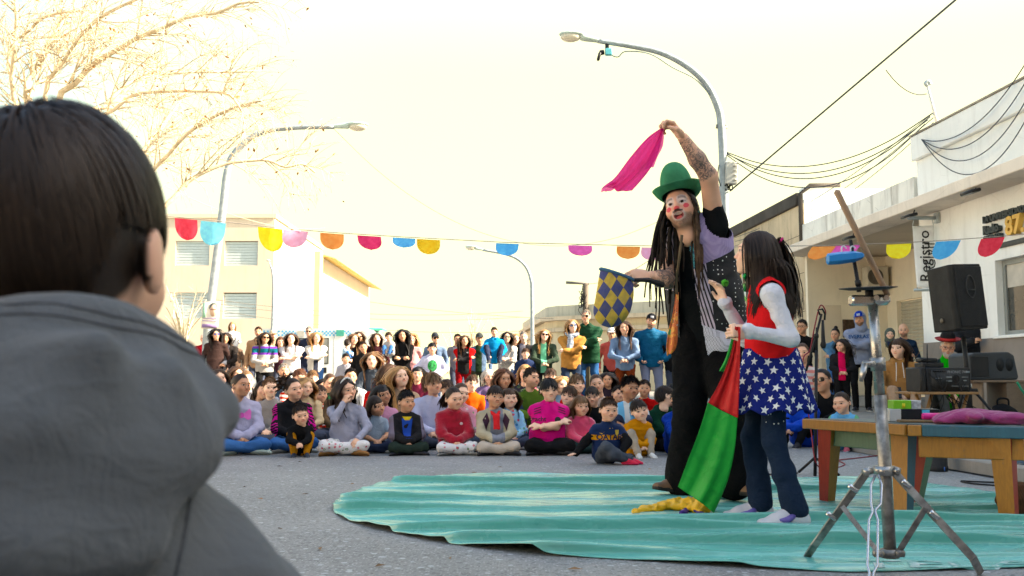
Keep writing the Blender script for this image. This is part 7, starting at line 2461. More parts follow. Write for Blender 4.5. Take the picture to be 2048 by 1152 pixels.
 for kx in range(26):                     # his left: over the shoulder and chest
  spec.append((v3((0.074, r.uniform(-0.025, 0.07), r.uniform(-0.02, 0.04))), v3((0.25, -0.35 + r.normal() * 0.15, -1)), r.uniform(0.3, 0.5), 1))
 for kx in range(22):
  spec.append((v3((r.uniform(-0.05, 0.06), 0.085, r.uniform(-0.05, 0.02))), v3((r.normal() * 0.2, 0.35, -1)), r.uniform(0.35, 0.65), 2))
 for p0, d0, ln, kind in spec:
  p = np.array(HM)[:3, :3] @ p0 + np.array(HM)[:3, 3]
  d = unit(v3(d0))
  pts = [p - d * 0.02]
  n = 10
  ph = r.uniform(0, 6.28)
  for q in range(n):
   d = unit(d * 0.75 + v3((0, 0, -0.55)) + v3((math.sin(ph + q * 1.3) * 0.10, math.cos(ph + q * 0.9) * 0.08, 0)) + (v3((-0.06 - 0.10 * math.sin(ph), -0.04, 0)) if kind == 0 else 0))
   p = p + d * ln / n
   for c_, rd in ((J['chest'] - up * 0.06, 0.15), (J['shL'], 0.08), (J['shR'], 0.08), (J['chest'] - up * 0.2, 0.155), (J['neck'], 0.068)):
    w_ = p - c_
    l_ = np.linalg.norm(w_)
    if l_ < rd:
     p = c_ + w_ / l_ * rd
   pts.append(p.copy())
  rr0 = r.uniform(0.0045, 0.0085)
  rads = [rr0 * (1 + 0.18 * math.sin(q * 2.3 + ph)) * (1 - 0.55 * (q / n) ** 2) for q in range(n + 1)]
  (g if kind == 1 else dk).tube(pts, rads, 6)
 dm = lambda c: plain(c, 0.85, var=0.5, nscale=30, bmp=0.8, bscale=90, spec=0.2)
 g.obj('dreadlocks', dm((0.10, 0.060, 0.035)), rt)
 dk.obj('dreadlocks', dm((0.030, 0.022, 0.016)), rt)
 # curly hair at the temples under the brim
 Pn, Nn, Wd, rn = grow_hair('curly', 1500, 0.005, 5, Rm.T @ v3((0, 0, -1)), L=0.10, nseg=7)
 sel = (Pn[:, 0, 2] < 0.065)
 V, Q, rr_ = ribbons(Pn[sel], Nn[sel], Wd[sel], rn[sel])
 g = Geo()
 g.add(xf(HM, V), Q, None, 0, rnd=rr_)
 g.obj('hair', hair_mat('dark'), rt)
 # printed tie hanging from the belt on the left
 m, b = newmat('printed_silk')
 co_ = coords()
 c = mixc(noise(co_, 22, 3, 0.5, 1.2).step(0.52, 0.56), (0.62, 0.13, 0.02), (0.75, 0.30, 0.03))
 c = mixc(noise(scaled(co_, (1.3, 1, 0.8)), 26, 3, 0.5, 1.5).step(0.60, 0.63), c, (0.03, 0.02, 0.015))
 c = mixc(noise(scaled(co_, (0.9, 1.3, 1.1)), 24, 3).step(0.63, 0.66), c, (0.10, 0.32, 0.10))
 c = mixc(noise(scaled(co_, (1.1, 0.7, 1.4)), 25, 3).step(0.64, 0.67), c, (0.62, 0.55, 0.45))
 setin(b, 'Base Color', c)
 setin(b, 'Roughness', 0.5)
 g = Geo()
 edge_l = [L(1352, 585, 4.82), L(1346, 625, 4.80), L(1337, 660, 4.80), L(1333, 690, 4.82), L(1334, 712, 4.83)]
 edge_r = [L(1357, 585, 4.82), L(1356, 625, 4.79), L(1355, 660, 4.78), L(1353, 690, 4.80), L(1345, 705, 4.82)]
 el, er = spline(edge_l, 5), spline(edge_r, 5)
 g.sheet(lambda u, v: Vector(el[min(int(v * (len(el) - 1) + 0.5), len(el) - 1)]).lerp(Vector(er[min(int(v * (len(er) - 1) + 0.5), len(er) - 1)]), u) + Vector((0, 0.01 * math.sin(u * 7), 0)), 6, 20, thick=0.003)
 g.obj('printed_tie', m, rt)
 g = Geo()
 g.tube(spline([L(1364, 470, 4.74), L(1358, 520, 4.74), L(1353, 560, 4.80), L(1354, 588, 4.81)], 5), 0.007, 6)
 g.obj('strap', plain((0.10, 0.07, 0.035), 0.7), rt)
 g = Geo()
 g.add(*Sdf().ell(np.array(HM)[:3, :3] @ v3((0.082, 0.012, -0.038)) + np.array(HM)[:3, 3], (0.006, 0.006, 0.006)).surf(0.002))
 g.obj('earring', plain((0.2, 0.5, 0.4), 0.2, 0.5), rt)
 return rt, I, J, root
CL, CI, CJ, CR_ = clown()
# scarf in his raised hand
def silk(c, alpha=0.35, rough=0.45, sheer=0.0):
 key = ('silk', c, alpha, sheer)
 if key in MATS:
  return MATS[key]
 m, b = newmat('silk')
 co = coords()
 n = noise(scaled(co, (1, 1, 1)), 16, 4, 0.5, 0.6)
 col = mixc(n.step(0.35, 0.7) * 0.3, c, tuple(a * 0.6 for a in c))
 setin(b, 'Base Color', col)
 setin(b, 'Roughness', rough)
 setin(b, 'Specular IOR Level', 0.2)
 bump(b, (n - 0.5).abs() * -1.0 + noise(co, 70, 2) * 0.1, 0.5, 0.02)
 tr = X.nt.nodes.new('ShaderNodeBsdfTranslucent')
 X.nt.links.new(col, tr.inputs['Color'])
 mx = X.nt.nodes.new('ShaderNodeMixShader')
 mx.inputs[0].default_value = alpha
 X.nt.links.new(b.outputs[0], mx.inputs[1])
 X.nt.links.new(tr.outputs[0], mx.inputs[2])
 if sheer:
  tp_ = X.nt.nodes.new('ShaderNodeBsdfTransparent')
  tp_.inputs['Color'].default_value = rgb(tuple(min(1, a + 0.25) for a in c))
  m2 = X.nt.nodes.new('ShaderNodeMixShader')
  m2.inputs[0].default_value = sheer
  X.nt.links.new(mx.outputs[0], m2.inputs[1])
  X.nt.links.new(tp_.outputs[0], m2.inputs[2])
  mx = m2
 X.nt.links.new(mx.outputs[0], m.node_tree.nodes['Material Output'].inputs['Surface'])
 MATS[key] = m
 return m
def ribbon_sheet(g, left, right, nu, nv, depth, waves, seed=0, d0=None):
 """cloth between two pixel-space edge curves given as (px, py, dist); soft folds in depth"""
 a = spline([P(*q) for q in left], 8)
 b = spline([P(*q) for q in right], 8)
 r = random.Random(seed)
 ph = [r.uniform(0, 6.28) for _ in range(4)]
 def fn(u, v):
  p = a[int(v * (len(a) - 1))].lerp(a[min(int(v * (len(a) - 1)) + 1, len(a) - 1)], v * (len(a) - 1) % 1.0)
  q = b[int(v * (len(b) - 1))].lerp(b[min(int(v * (len(b) - 1)) + 1, len(b) - 1)], v * (len(b) - 1) % 1.0)
  w = math.sin(u * waves * PI + ph[0] + v * 1.5) * 0.6 + math.sin(u * waves * 2.3 * PI + ph[1] + v * 3) * 0.3
  return p.lerp(q, u) + Vector((0, depth * w * (0.25 + v), 0.3 * depth * math.sin(v * 9 + ph[2] + u * 3) * u * (1 - u) * 2))
 g.sheet(fn, nu, nv, thick=0.001)
SC_ = empty('pink_scarf', P(1326, 257, 4.60), 0, 'pink chiffon scarf held up in the clown\'s raised hand', 'scarf')
g = Geo()
ribbon_sheet(g, [(1322, 256, 4.6), (1295, 275, 4.6), (1262, 312, 4.6), (1232, 352, 4.62), (1203, 376, 4.62)], [(1327, 258, 4.6), (1318, 300, 4.58), (1302, 335, 4.58), (1282, 362, 4.58), (1262, 384, 4.58)], 24, 50, 0.035, 3, 1)
g.V = [a - np.array(SC_.location, np.float32) for a in g.V]
g.obj('main_fold', silk((0.90, 0.08, 0.45), 0.65, sheer=0.35), SC_)
g = Geo()
ribbon_sheet(g, [(1322, 258, 4.63), (1314, 285, 4.64), (1300, 312, 4.64), (1290, 338, 4.64)], [(1328, 259, 4.63), (1326, 290, 4.66), (1316, 312, 4.66), (1308, 333, 4.66)], 12, 30, 0.02, 2, 2)
g.V = [a - np.array(SC_.location, np.float32) for a in g.V]
g.obj('back_fold', silk((0.90, 0.22, 0.55), 0.65, sheer=0.5), SC_)
g = Geo()
ribbon_sheet(g, [(1222, 362, 4.61), (1206, 374, 4.60), (1202, 384, 4.60)], [(1236, 366, 4.60), (1228, 378, 4.58), (1220, 382, 4.58)], 8, 14, 0.012, 2, 3)
g.V = [a - np.array(SC_.location, np.float32) for a in g.V]
g.obj('corner_fold', silk((0.90, 0.22, 0.55), 0.65, sheer=0.5), SC_)
# chequered change bag in his other hand
BG = empty('chequered_bag', P(1232, 550, 4.62), 0, 'blue and yellow diamond chequered cloth bag on a black hoop handle', 'bag')
bl_ = Vector(BG.location)
tl_, tr_ = P(1201, 538, 4.62) - bl_, P(1266, 560, 4.60) - bl_
axd = (tr_ - tl_)
ctr_ = (tl_ + tr_) / 2
hw_ = axd.length / 2
axn = axd.normalized()
V, Q, TC = [], [], []
NB, MB_ = 44, 26
bot = P(1221, 655, 4.62) - bl_
for iz in range(MB_ + 1):
 v = iz / MB_
 c = ctr_.lerp(bot, v)
 wd = hw_ * (1.0 + 0.10 * math.sin(v * PI * 0.9)) * (1 if v < 0.62 else math.sqrt(max(0.0008, 1 - ((v - 0.62) / 0.383) ** 2)))
 dp = wd * (0.55 + 0.25 * v)
 ax_ = axn.lerp(Vector((1, 0, 0)), min(1, v * 2)).normalized()
 for ia in range(NB):
  a = 2 * PI * ia / NB
  wob_ = 1 + 0.05 * math.sin(3 * a + v * 6) * (0.3 + v)
  p = c + ax_ * math.cos(a) * wd * wob_ + Vector((0, 1, 0)) * math.sin(a) * dp * wob_
  V.append(p[:])
  TC.append((ia / NB, v, 0))
for iz in range(MB_):
 for ia in range(NB):
  a2 = (ia + 1) % NB
  Q.append((iz * NB + ia, iz * NB + a2, (iz + 1) * NB + a2, (iz + 1) * NB + ia))
g = Geo()
g.add(V, Q, None, 0, tc=np.array(TC))
m, b = newmat('chequered_cloth')
co = coords()
x, y, z = xyz(co)
f1 = ((x * 0.78 + z * 0.62) / 0.0535 + 0.35).floor()
f2 = ((x * -0.86 + z * 0.5 ) / 0.0485 + 0.2).floor()
chk = (f1 + f2).mod(2.0)
c = mixc(chk.gt(0.5), (0.035, 0.045, 0.16), (0.50, 0.34, 0.035))
c = mixc(noise(co, 40, 4).step(0.35, 0.7) * 0.35, c, (0.10, 0.09, 0.06))
setin(b, 'Base Color', c)
setin(b, 'Roughness', 0.85)
bump(b, noise(co, 24, 3), 0.5, 0.012)
g.obj('bag_cloth', m, BG)
g = Geo()
g.tube([ctr_ + axn * math.cos(a) * hw_ * 1.01 + Vector((0, 1, 0)) * math.sin(a) * hw_ * 0.56 for a in np.linspace(0, 2 * PI, 37)[:-1]], 0.008, 6, closed=True)
g.obj('hoop', cloth((0.05, 0.12, 0.20)), BG)
g = Geo()
g.tube([tr_, P(1296, 560, 4.62) - bl_, P(1326, 570, 4.66) - bl_], [0.009, 0.012, 0.015], 10)
g.obj('handle', BLACKP, BG)
# ---- the girl volunteer
def girl():
 root = Vector((1.185, 4.36, 0.008))
 rz = R(-100)
 L = lambda px, py, d: local(root, rz, P(px, py, d))
 top = P(1555, 467, 4.36).z - 0.012
 H = (top - 0.2065 * 0.90) / 0.859
 J = pose('stand', H, 'down')
 for n, tx in (('L', (1592, 1012, 4.24)), ('R', (1522, 1005, 4.42))):
  J['kn' + n], J['an' + n] = ik(J['hip' + n], L(*tx) * v3((1, 1, 0)) + v3((0, 0, 0.052)), 0.245 * H, 0.240 * H, (0, -1, 0))
  J['toe' + n] = unit(v3((0.25 if n == 'L' else -0.1, -1, 0)))
 J['elL'], J['wrL'] = ik(J['shL'], L(1496, 662, 4.16), 0.168 * H, 0.150 * H, local(root, rz, Vector(root) + Vector((0.8, -0.2, -1))))
 J['elR'], J['wrR'] = ik(J['shR'], L(1450, 606, 4.45), 0.168 * H, 0.155 * H, local(root, rz, Vector(root) + Vector((0.1, 0.1, -1))))
 w2 = lambda v: local((0, 0, 0), rz, v)
 J.update(handL='x', handR='x', hdirL=w2(Vector((-1, -0.1, 0.05))), hbackL=w2(Vector((0, -1, 0.25))), curlL=1.3, hdirR=w2(Vector((-0.35, 0, 1))), hbackR=w2(Vector((1, 0.35, 0.3))), curlR=0.45, spreadR=0.3)
 RED, WHT = cloth((0.62, 0.012, 0.015), wrinkle=0.3), cloth((0.60, 0.60, 0.64), wrinkle=0.7)
 rt, I = person('girl in red top and blue star skirt reaching towards the clown', J, H, root, rz, (-6, -6, 0), lod=0, skin='fair', hair=('long', 'dark', dict(L=0.36, vol=0.08, part=0.0, jit=0.5, tail=dict(L=0.37, root=(0, 0.104, 0.080), spread=0.012, out=(0, 0.25, -0.3)))),
    top=dict(mat=WHT, thick=0.009, name='white_shirt', cuff=True), legs=dict(mat=cloth((0.012, 0.022, 0.045), weave=600.0, wrinkle=0.6), cuff=0.056, fit=0.90), shoe=1.18, shoes=((0.52, 0.51, 0.54), (0.64, 0.62, 0.64)), extra=[('hairtie', (0.6, 0.05, 0.2), (0, 0.112, 0.078))], seed=77)
 k, S = I['k'], I['S']
 up = unit(J['chest'] - J['pel'])
 s = Sdf(0.03 * k)
 s.ecap(J['pel'] + up * 0.045, J['pel'] + up * 0.16 * S, 0.094 * k + 0.022, 0.096 * k + 0.026, J['shL'] - J['shR'], 1.42)
 s.ecap(J['pel'] + up * 0.16 * S, J['chest'] - up * 0.075 * S, 0.098 * k + 0.026, 0.090 * k + 0.026, J['shL'] - J['shR'], 1.40)
 for n in 'LR':
  s.cap(J['neck'] - up * 0.05 * S, J['sh' + n] * 0.72 + J['neck'] * 0.28, 0.056 * k + 0.018, 0.046 * k + 0.020)
 V, Q = s.surf(0.0075)
 V = folds(V, Q, 0.003, 28, 4)
 armd = np.minimum(*[np.linalg.norm(V - J['sh' + n] - unit(J['sh' + n] - J['chest']) * 0.012, axis=1) for n in 'LR'])
 nk = np.linalg.norm((V - J['neck']) * v3((1, 1, 0.8)), axis=1)
 keep = (armd[Q].mean(1) > 0.066) & (nk[Q].mean(1) > 0.058) & ((V[Q].mean(1) - J['pel']) @ up > 0.055)
 g = Geo()
 g.add(V, Q[keep])
 g.obj('red_top', RED, rt)
 # skirt
 wz, hz = 0.592 * H, 0.372 * H
 c0 = J['pel']
 def sk(u, v, off=0.0):
  a = 2 * PI * u
  rr = (0.122 + 0.065 * v ** 0.9) * (1 + 0.075 * v * math.sin(9 * a) + 0.05 * v * math.sin(5 * a + 1)) + off
  return Vector((c0[0] + rr * math.cos(a) * 1.02, c0[1] + rr * math.sin(a) * 0.96, wz + (hz - wz) * v + 0.012 * v * math.sin(9 * a + 1)))
 g = Geo()
 g.sheet(lambda u, v: sk(u, v), 108, 24, thick=0.003)
 g.obj('skirt', cloth((0.011, 0.019, 0.155), wrinkle=0.4), rt)
 g = Geo()
 r = random.Random(4)
 nrow = 7
 for row in range(nrow):
  v = 0.07 + row * 0.142
  cnt = int(13 + row * 1.2)
  for q in range(cnt):
   u = (q + 0.5 * (row % 2) + r.uniform(-0.12, 0.12)) / cnt
   R0 = 0.0185 * r.uniform(0.85, 1.1)
   a0 = r.uniform(0, 6.28)
   rr = 0.122 + 0.065 * v ** 0.9
   pts = []
   for s_ in range(10):
    ra = R0 if s_ % 2 == 0 else R0 * 0.42
    an = a0 + s_ * PI / 5
    uu, vv = u + ra * math.cos(an) / (2 * PI * rr), v + ra * math.sin(an) / (wz - hz)
    if vv > 0.995:
     vv = 0.995
    pts.append(sk(uu, vv, 0.006)[:])
   pts.append(sk(u, min(v, 0.995), 0.006)[:])
   g.add(pts, None, [(10, i_, (i_ + 1) % 10) for i_ in range(10)])
 o = g.obj('star_print', plain((0.62, 0.64, 0.66), 0.8), rt)
 o['kind'] = 'stuff'
 # gold emblem and green bow at the collar, pompom ring, wrist band, shoe trims
 e = Geo()
 for sx in (-1, 1):
  for i_ in range(3):
   e.add([(sx * 0.002, -0.012 - 0.0 + i_ * 0.013, 0), (sx * (0.046 - 0.010 * i_ * 0 - (2 - i_) * 0.009), 0.012 + i_ * 0.013 - 0.004, 0), (sx * (0.042 - (2 - i_) * 0.009), 0.003 + i_ * 0.013, 0), (sx * 0.002, -0.022 + i_ * 0.013, 0)], [(0, 1, 2, 3)])
 rt_red = [c for c in rt.children if c.name.startswith('red_top')][0]
 decal(rt_red, e, J['chest'] + v3((0.0, -0.12, -0.09)), (1, 0, 0), (0, 0, 1), plain((0.55, 0.36, 0.06), 0.35, 0.6), 'gold_emblem', rt, into=(0, 1, 0))
 g = Geo()
 s = Sdf(0.006)
 b0 = J['neck'] + v3((0.035, -0.085, -0.012))
 s.ecap(b0, b0 + v3((0.04, -0.012, 0.025)), 0.005, 0.009, (0, 0, 1), 1.8)
 s.ecap(b0, b0 + v3((-0.04, -0.006, -0.025)), 0.005, 0.009, (0, 0, 1), 1.8)
 g.add(*s.surf(0.005))
 g.obj('green_bow', plain((0.01, 0.30, 0.06), 0.2, 0.6, var=0.5, nscale=60), rt)
 g = Geo()
 for n in 'L':
  w_ = J['wrL'] - unit(J['wrL'] - J['elL']) * 0.012
  g.add(*Sdf(0.005).cap(w_, w_ + unit(J['wrL'] - J['elL']) * 0.012, 0.030 * k + 0.002, 0.030 * k + 0.002).surf(0.005))
 g.obj('wrist_band', plain((0.62, 0.05, 0.28), 0.5), rt)
 for n in 'LR':
  A, t_ = J['an' + n], J['toe' + n]
  sd = np.cross(t_, v3((0, 0, -1)))
  for sg in (-1, 1):
   g = Geo()
   g.tube([A + t_ * 0.02 + sd * sg * 0.034 + v3((0, 0, -0.012)), A + t_ * 0.055 + sd * sg * 0.037 + v3((0, 0, -0.035)), A + t_ * 0.09 + sd * sg * 0.036 + v3((0, 0, -0.036))], [0.012, 0.017, 0.009], 6)
   g.obj('shoe_trim', plain((0.14, 0.10, 0.34), 0.5), rt)
  g = Geo()
  for q in range(4):
   p = A + t_ * (0.045 + q * 0.016) + v3((0, 0, -0.004 - q * 0.0065))
   g.tube([p + sd * 0.018, p + v3((0, 0, 0.006)), p - sd * 0.018], 0.0035, 5)
  g.obj('shoe_laces', plain((0.45, 0.42, 0.36), 0.7), rt)
  g = Geo()
  g.tube([A - t_ * 0.045 + v3((0, 0, -0.035)), A - t_ * 0.040 + v3((0, 0, -0.052))], [0.02, 0.024], 8)
  g.obj('heel_trim', plain((0.62, 0.25, 0.35), 0.5), rt)
 r = random.Random(3)
 g = Geo()
 for q in range(24):                      # rivets on the jeans
  n = r.choice('LR')
  t_ = r.uniform(0.15, 0.8)
  p = J['hip' + n] * (1 - t_) + J['kn' + n] * t_
  a = r.uniform(-1.0, 1.0)
  d = v3((math.cos(a), math.sin(a) * 0.8, 0)) * (0.074 + (0.05 - 0.074) * t_) * k
  g.add(*Sdf().ell(p + d + unit(d) * 0.010, (0.004, 0.004, 0.004)).surf(0.0022))
 o = g.obj('rivets', plain((0.6, 0.6, 0.6), 0.3, 0.7), rt)
 o['kind'] = 'stuff'
 return rt, I, J
GL, GI, GJ = girl()
# her ring pompom
g = Geo()
pc = P(1450, 566, 4.42)
r_ = np.random.default_rng(2)
for q in range(70):
 d = unit(r_.normal(size=3))
 g.tube([pc, pc + Vector(d) * 0.018], [0.003, 0.0015], 3)
o = g.obj('pompom', plain((0.12, 0.55, 0.05), 0.9))
tag(o, 'bright green pompom at the girl\'s raised fingers', 'pompom')
# silk streamer from her hand to the mat
SK = empty('silk_streamer', G(1395, 1028), 0, 'red and green silk streamer with a yellow end pooled on the mat', 'streamer')
def sput(nm, mat, left, right, nu, nv, dep, wv, sd):
 g = Geo()
 ribbon_sheet(g, left, right, nu, nv, dep, wv, sd)
 g.V = [a - np.array(SK.location, np.float32) for a in g.V]
 return g.obj(nm, mat, SK)
sput('red_panel', silk((0.55, 0.014, 0.016), 0.2), [(1470, 652, 4.14), (1462, 700, 4.2), (1440, 760, 4.28), (1415, 806, 4.33)], [(1481, 655, 4.12), (1480, 700, 4.16), (1478, 760, 4.22), (1475, 836, 4.26)], 18, 26, 0.022, 2.2, 5)
sput('green_panel', silk((0.02, 0.36, 0.045), 0.2), [(1415, 805, 4.33), (1398, 860, 4.38), (1376, 920, 4.44), (1357, 974, 4.5)], [(1475, 835, 4.26), (1469, 900, 4.32), (1455, 965, 4.38), (1430, 1028, 4.42)], 24, 34, 0.030, 2.4, 6)
sput('green_back_panel', silk((0.02, 0.36, 0.045), 0.2), [(1468, 660, 4.18), (1452, 715, 4.26), (1438, 742, 4.3)], [(1476, 662, 4.18), (1464, 715, 4.26), (1452, 746, 4.3)], 8, 14, 0.01, 1.5, 7)
g = Geo()
s = Sdf(0.02)
r_ = random.Random(6)
bp = Vector(SK.location)
for q in range(16):
 f = q / 15
 px = 1268 + f * 134
 pg = G(px, 1030 - 10 * math.sin(f * 3)) - bp
 s.ecap(pg + Vector((0, 0, 0.010 + 0.012 * f)), pg + Vector((0.03, r_.uniform(-0.03, 0.03), 0.012 + 0.03 * f)), 0.013 + 0.010 * f, 0.015 + 0.014 * f, (0.3, 1, 0), 3.0)
V, Q = s.surf(0.008)
V = folds(V, Q, 0.008, 55, 3)
V[:, 2] = np.maximum(V[:, 2], 0.008)
g.add(V, Q)
g.obj('yellow_panel', silk((0.80, 0.44, 0.01), 0.15), SK)
g = Geo()
s = Sdf(0.012)
for a_, b_ in (((1392, 1000), (1384, 1022)), ((1384, 1022), (1366, 1032)), ((1384, 1022), (1402, 1034))):
 pa, pb = G(*a_) - bp, G(*b_) - bp
 s.ecap(pa + Vector((0, 0, 0.02 if a_[1] > 1001 else 0.05)), pb + Vector((0, 0, 0.014)), 0.010, 0.012, (1, 0.3, 0), 1.8)
V, Q = s.surf(0.006)
g.add(folds(V, Q, 0.004, 60, 5), Q)
g.obj('purple_panel', silk((0.06, 0.025, 0.20), 0.15), SK)
# ---- the boy in front of the lens
def fore_boy():
 hc_w = P(118, 524, 0.735)
 H = 1.46
 rz = R(194)
 hs = 0.93
 J = pose('cross', H, 'lap', lean=0.10)
 hc_l = v3(J['headbase']) + v3((0, -0.008, 0.085 * hs))
 rt_off = Matrix.Rotation(rz, 3, 'Z') @ Vector(hc_l)
 root = hc_w - rt_off
 z0 = root.z
 # he sits on a low cushion of his own folded legs: lengthen the trunk so that the seat meets the road
 J['pel'] = J['pel'] - v3((0, 0, z0))
 for n in 'LR':
  for a in ('hip', 'kn', 'an'):
   J[a + n] = J[a + n] - v3((0, 0, z0))
 root.z = 0.0
 for a in list(J):
  if a in ('chest', 'neck', 'headbase') or a[:2] in ('sh', 'el', 'wr'):
   J[a] = J[a] + v3((0, 0, z0))
 for a in ('pel',):
  J[a] = J[a] + v3((0, 0, z0))
 for n in 'LR':
  for a in ('hip', 'kn', 'an'):
   J[a + n] = J[a + n] + v3((0, 0, z0))
 for n in 'LR':
  m = 1 if n == 'L' else -1
  J['sh' + n] = J['sh' + n] + v3((-m * 0.028, 0.0, -0.055))
 LOD[3] = dict(b=0.009, h=0.0045, hd=0.012, hair=(12000, 0.0030, 7))
 HAIRC['foreboy'] = (0.026, 0.0150, 0.0080)
 FL = cloth((0.100, 0.106, 0.109), fuzz=0.1, weave=420.0, wrinkle=0.4)
 rt, I = person('boy seen from behind in grey hooded sweatshirt, close at the left edge', J, H, root, rz, (-11, 0, 0), hs=hs, child=0.5, lod=3, skin='light', hair=('short', 'foreboy', dict(L=0.095, vol=0.14, lift=0.0, jit=0.29)), top=dict(mat=FL, thick=0.022, name='sweatshirt'), legs=dict(mat=BLK, sit=True), seed=15)
 # big soft hood lying on the shoulders
 nb = J['neck']
 s = Sdf(0.035)
 for a in np.linspace(-2.6, 2.6, 15):
  bk = 0.5 + 0.5 * math.cos(a)
  p = nb + v3((math.sin(a) * 0.088, 0.005 + math.cos(a) * 0.066, 0.000 + 0.040 * bk))
  s.ell(p, (0.036, 0.036, 0.034 + 0.016 * bk), 0.03)
 s.ell(nb + v3((0.0, 0.100, -0.025)), (0.118, 0.062, 0.066), 0.025)
 s.ell(nb + v3((-0.02, 0.115, -0.062)), (0.090, 0.050, 0.040), 0.015)
 s.ell(nb + v3((0.075, 0.060, -0.020)), (0.055, 0.055, 0.042), 0.02)
 s.ell(nb + v3((-0.075, 0.060, -0.020)), (0.055, 0.055, 0.042), 0.02)
 s.cap(nb + v3((-0.115, 0.03, 0.015)), nb + v3((-0.03, 0.140, 0.0)), 0.030, 0.022, 0.012)
 s.cap(nb + v3((0.115, 0.03, 0.015)), nb + v3((0.02, 0.145, -0.03)), 0.028, 0.020, 0.012)
 for (ax_, az_, bx_, bz_, rr_) in ((-0.10, 0.035, 0.03, -0.035, 0.020), (-0.06, 0.050, 0.10, 0.0, 0.017), (-0.02, -0.05, 0.09, -0.045, 0.018), (-0.11, -0.01, -0.03, -0.06, 0.018)):
  s.cap(nb + v3((ax_, 0.152 - 6 * ax_ * ax_, az_)), nb + v3((bx_, 0.156 - 6 * bx_ * bx_, bz_)), rr_ * 0.75, rr_ * 0.55, 0.04)
 V, Q = s.surf(0.007)
 V = folds(V, Q, 0.0065, 15, 31, (1, 1, 1.8))
 g = Geo()
 g.add(V, Q)
 hd = g.obj('hood', FL, rt)
 # stitched seams
 g = Geo()
 for off in (0.0, 0.006):
  pts = []
  for a in np.linspace(-2.2, 2.2, 40):
   bk = 0.5 + 0.5 * math.cos(a)
   p = nb + v3((math.sin(a) * (0.096 + off), 0.014 + math.cos(a) * (0.078 + off), 0.022 + 0.054 * bk - off))
   pts.append(p)
  bv = BVHTree.FromPolygons([Vector(v) for v in V], [tuple(q) for q in Q])
  pp = []
  for p in pts:
   hit = bv.find_nearest(Vector(p))
   pp.append(hit[0] + hit[1] * 0.0002)
  g.tube(pp, 0.0011, 5)
 g.obj('hood_seam', cloth((0.08, 0.085, 0.09)), rt)
 sh = I['shirt'].data
 bv = BVHTree.FromPolygons([v.co.copy() for v in sh.vertices], [tuple(p.vertices) for p in sh.polygons])
 for n, m in (('L', 1), ('R', -1)):
  g = Geo()
  c = J['sh' + n] + v3((-m * 0.012, 0, -0.01))
  pp = []
  for a in np.linspace(-0.6, 3.4, 30):
   q = c + v3((-m * 0.02 * math.sin(a), math.cos(a) * 0.10, math.sin(a) * 0.10))
   hit = bv.find_nearest(Vector(q))
   pp.append(hit[0] + hit[1] * 0.0003)
  g.tube(pp, 0.0016, 5)
  g.obj('shoulder_seam', cloth((0.07, 0.075, 0.08)), rt)
 return rt
FB = fore_boy()
# ---- small things worn or held in the crowd
def sdf_part(I, name, mat, s, vox=0.008, amp=0.0, freq=40):
 V, Q = s.surf(vox)
 if amp:
  V = folds(V, Q, amp, freq, 3)
 g = Geo()
 g.add(V, Q)
 return g.obj(name, mat, I['root'])
def chest_frame(I, up=0.5):
 """a point in front of the chest at a given fraction of the spine"""
 J = I['J']
 return v3(J['pel']) * (1 - up) + v3(J['chest']) * up
def poly2d(pts, cut=0.02):
 b = bmesh.new()
 f = b.faces.new([b.verts.new((x, y, 0)) for x, y in pts])
 bmesh.ops.triangulate(b, faces=[f])
 for _ in range(3):
  e = [q for q in b.edges if q.calc_length() > cut]
  if e:
   bmesh.ops.subdivide_edges(b, edges=e, cuts=1)
 bmesh.ops.triangulate(b, faces=b.faces[:])
 g = Geo()
 g.bm(b)
 return g
def oval(cx, cy, rx, ry, n=18):
 return [(cx + rx * math.cos(a), cy + ry * math.sin(a)) for a in np.linspace(0, 2 * PI, n + 1)[:-1]]
pr = lambda c, r=0.7: plain(c, r, bmp=0)
# pink bow print
q = chest_frame(A1, 0.66)
for nm, ol, c in (('bow_print', [(-0.085, 0.05), (-0.07, 0.075), (-0.02, 0.035), (0.02, 0.035), (0.07, 0.075), (0.085, 0.05), (0.085, -0.01), (0.06, -0.02), (0.02, 0.005), (-0.02, 0.005), (-0.06, -0.02), (-0.085, -0.01)], hx('d880c0')), ('bow_print', oval(0, 0.02, 0.024, 0.024), hx('c060a8'))):
 decal(A1['shirt'], poly2d(ol), q, (1, 0, 0), (0, 0, 1), pr(c), nm, A1['root'], lift=0.003 if len(ol) < 14 else 0.0045)
# yellow and blue shirt in the open bomber jacket
q = chest_frame(A6, 0.72)
decal(A6['shirt'], poly2d([(-0.045, 0.06), (0.045, 0.06), (0.03, -0.10), (-0.03, -0.10)]), q, (1, 0, 0), (0, 0, 1), pr(hx('2a4aa0')), 'inner_shirt', A6['root'])
decal(A6['shirt'], poly2d([(-0.040, 0.075), (0.040, 0.075), (0.02, 0.045), (-0.02, 0.045)]), q, (1, 0, 0), (0, 0, 1), pr(hx('d8c020')), 'inner_collar', A6['root'], lift=0.0045)
# small emblem on the crimson hoodie
decal(A7['shirt'], poly2d(oval(0.055, 0.0, 0.014, 0.012)), chest_frame(A7, 0.72), (1, 0, 0), (0, 0, 1), pr((0.55, 0.4, 0.4)), 'emblem_print', A7['root'])
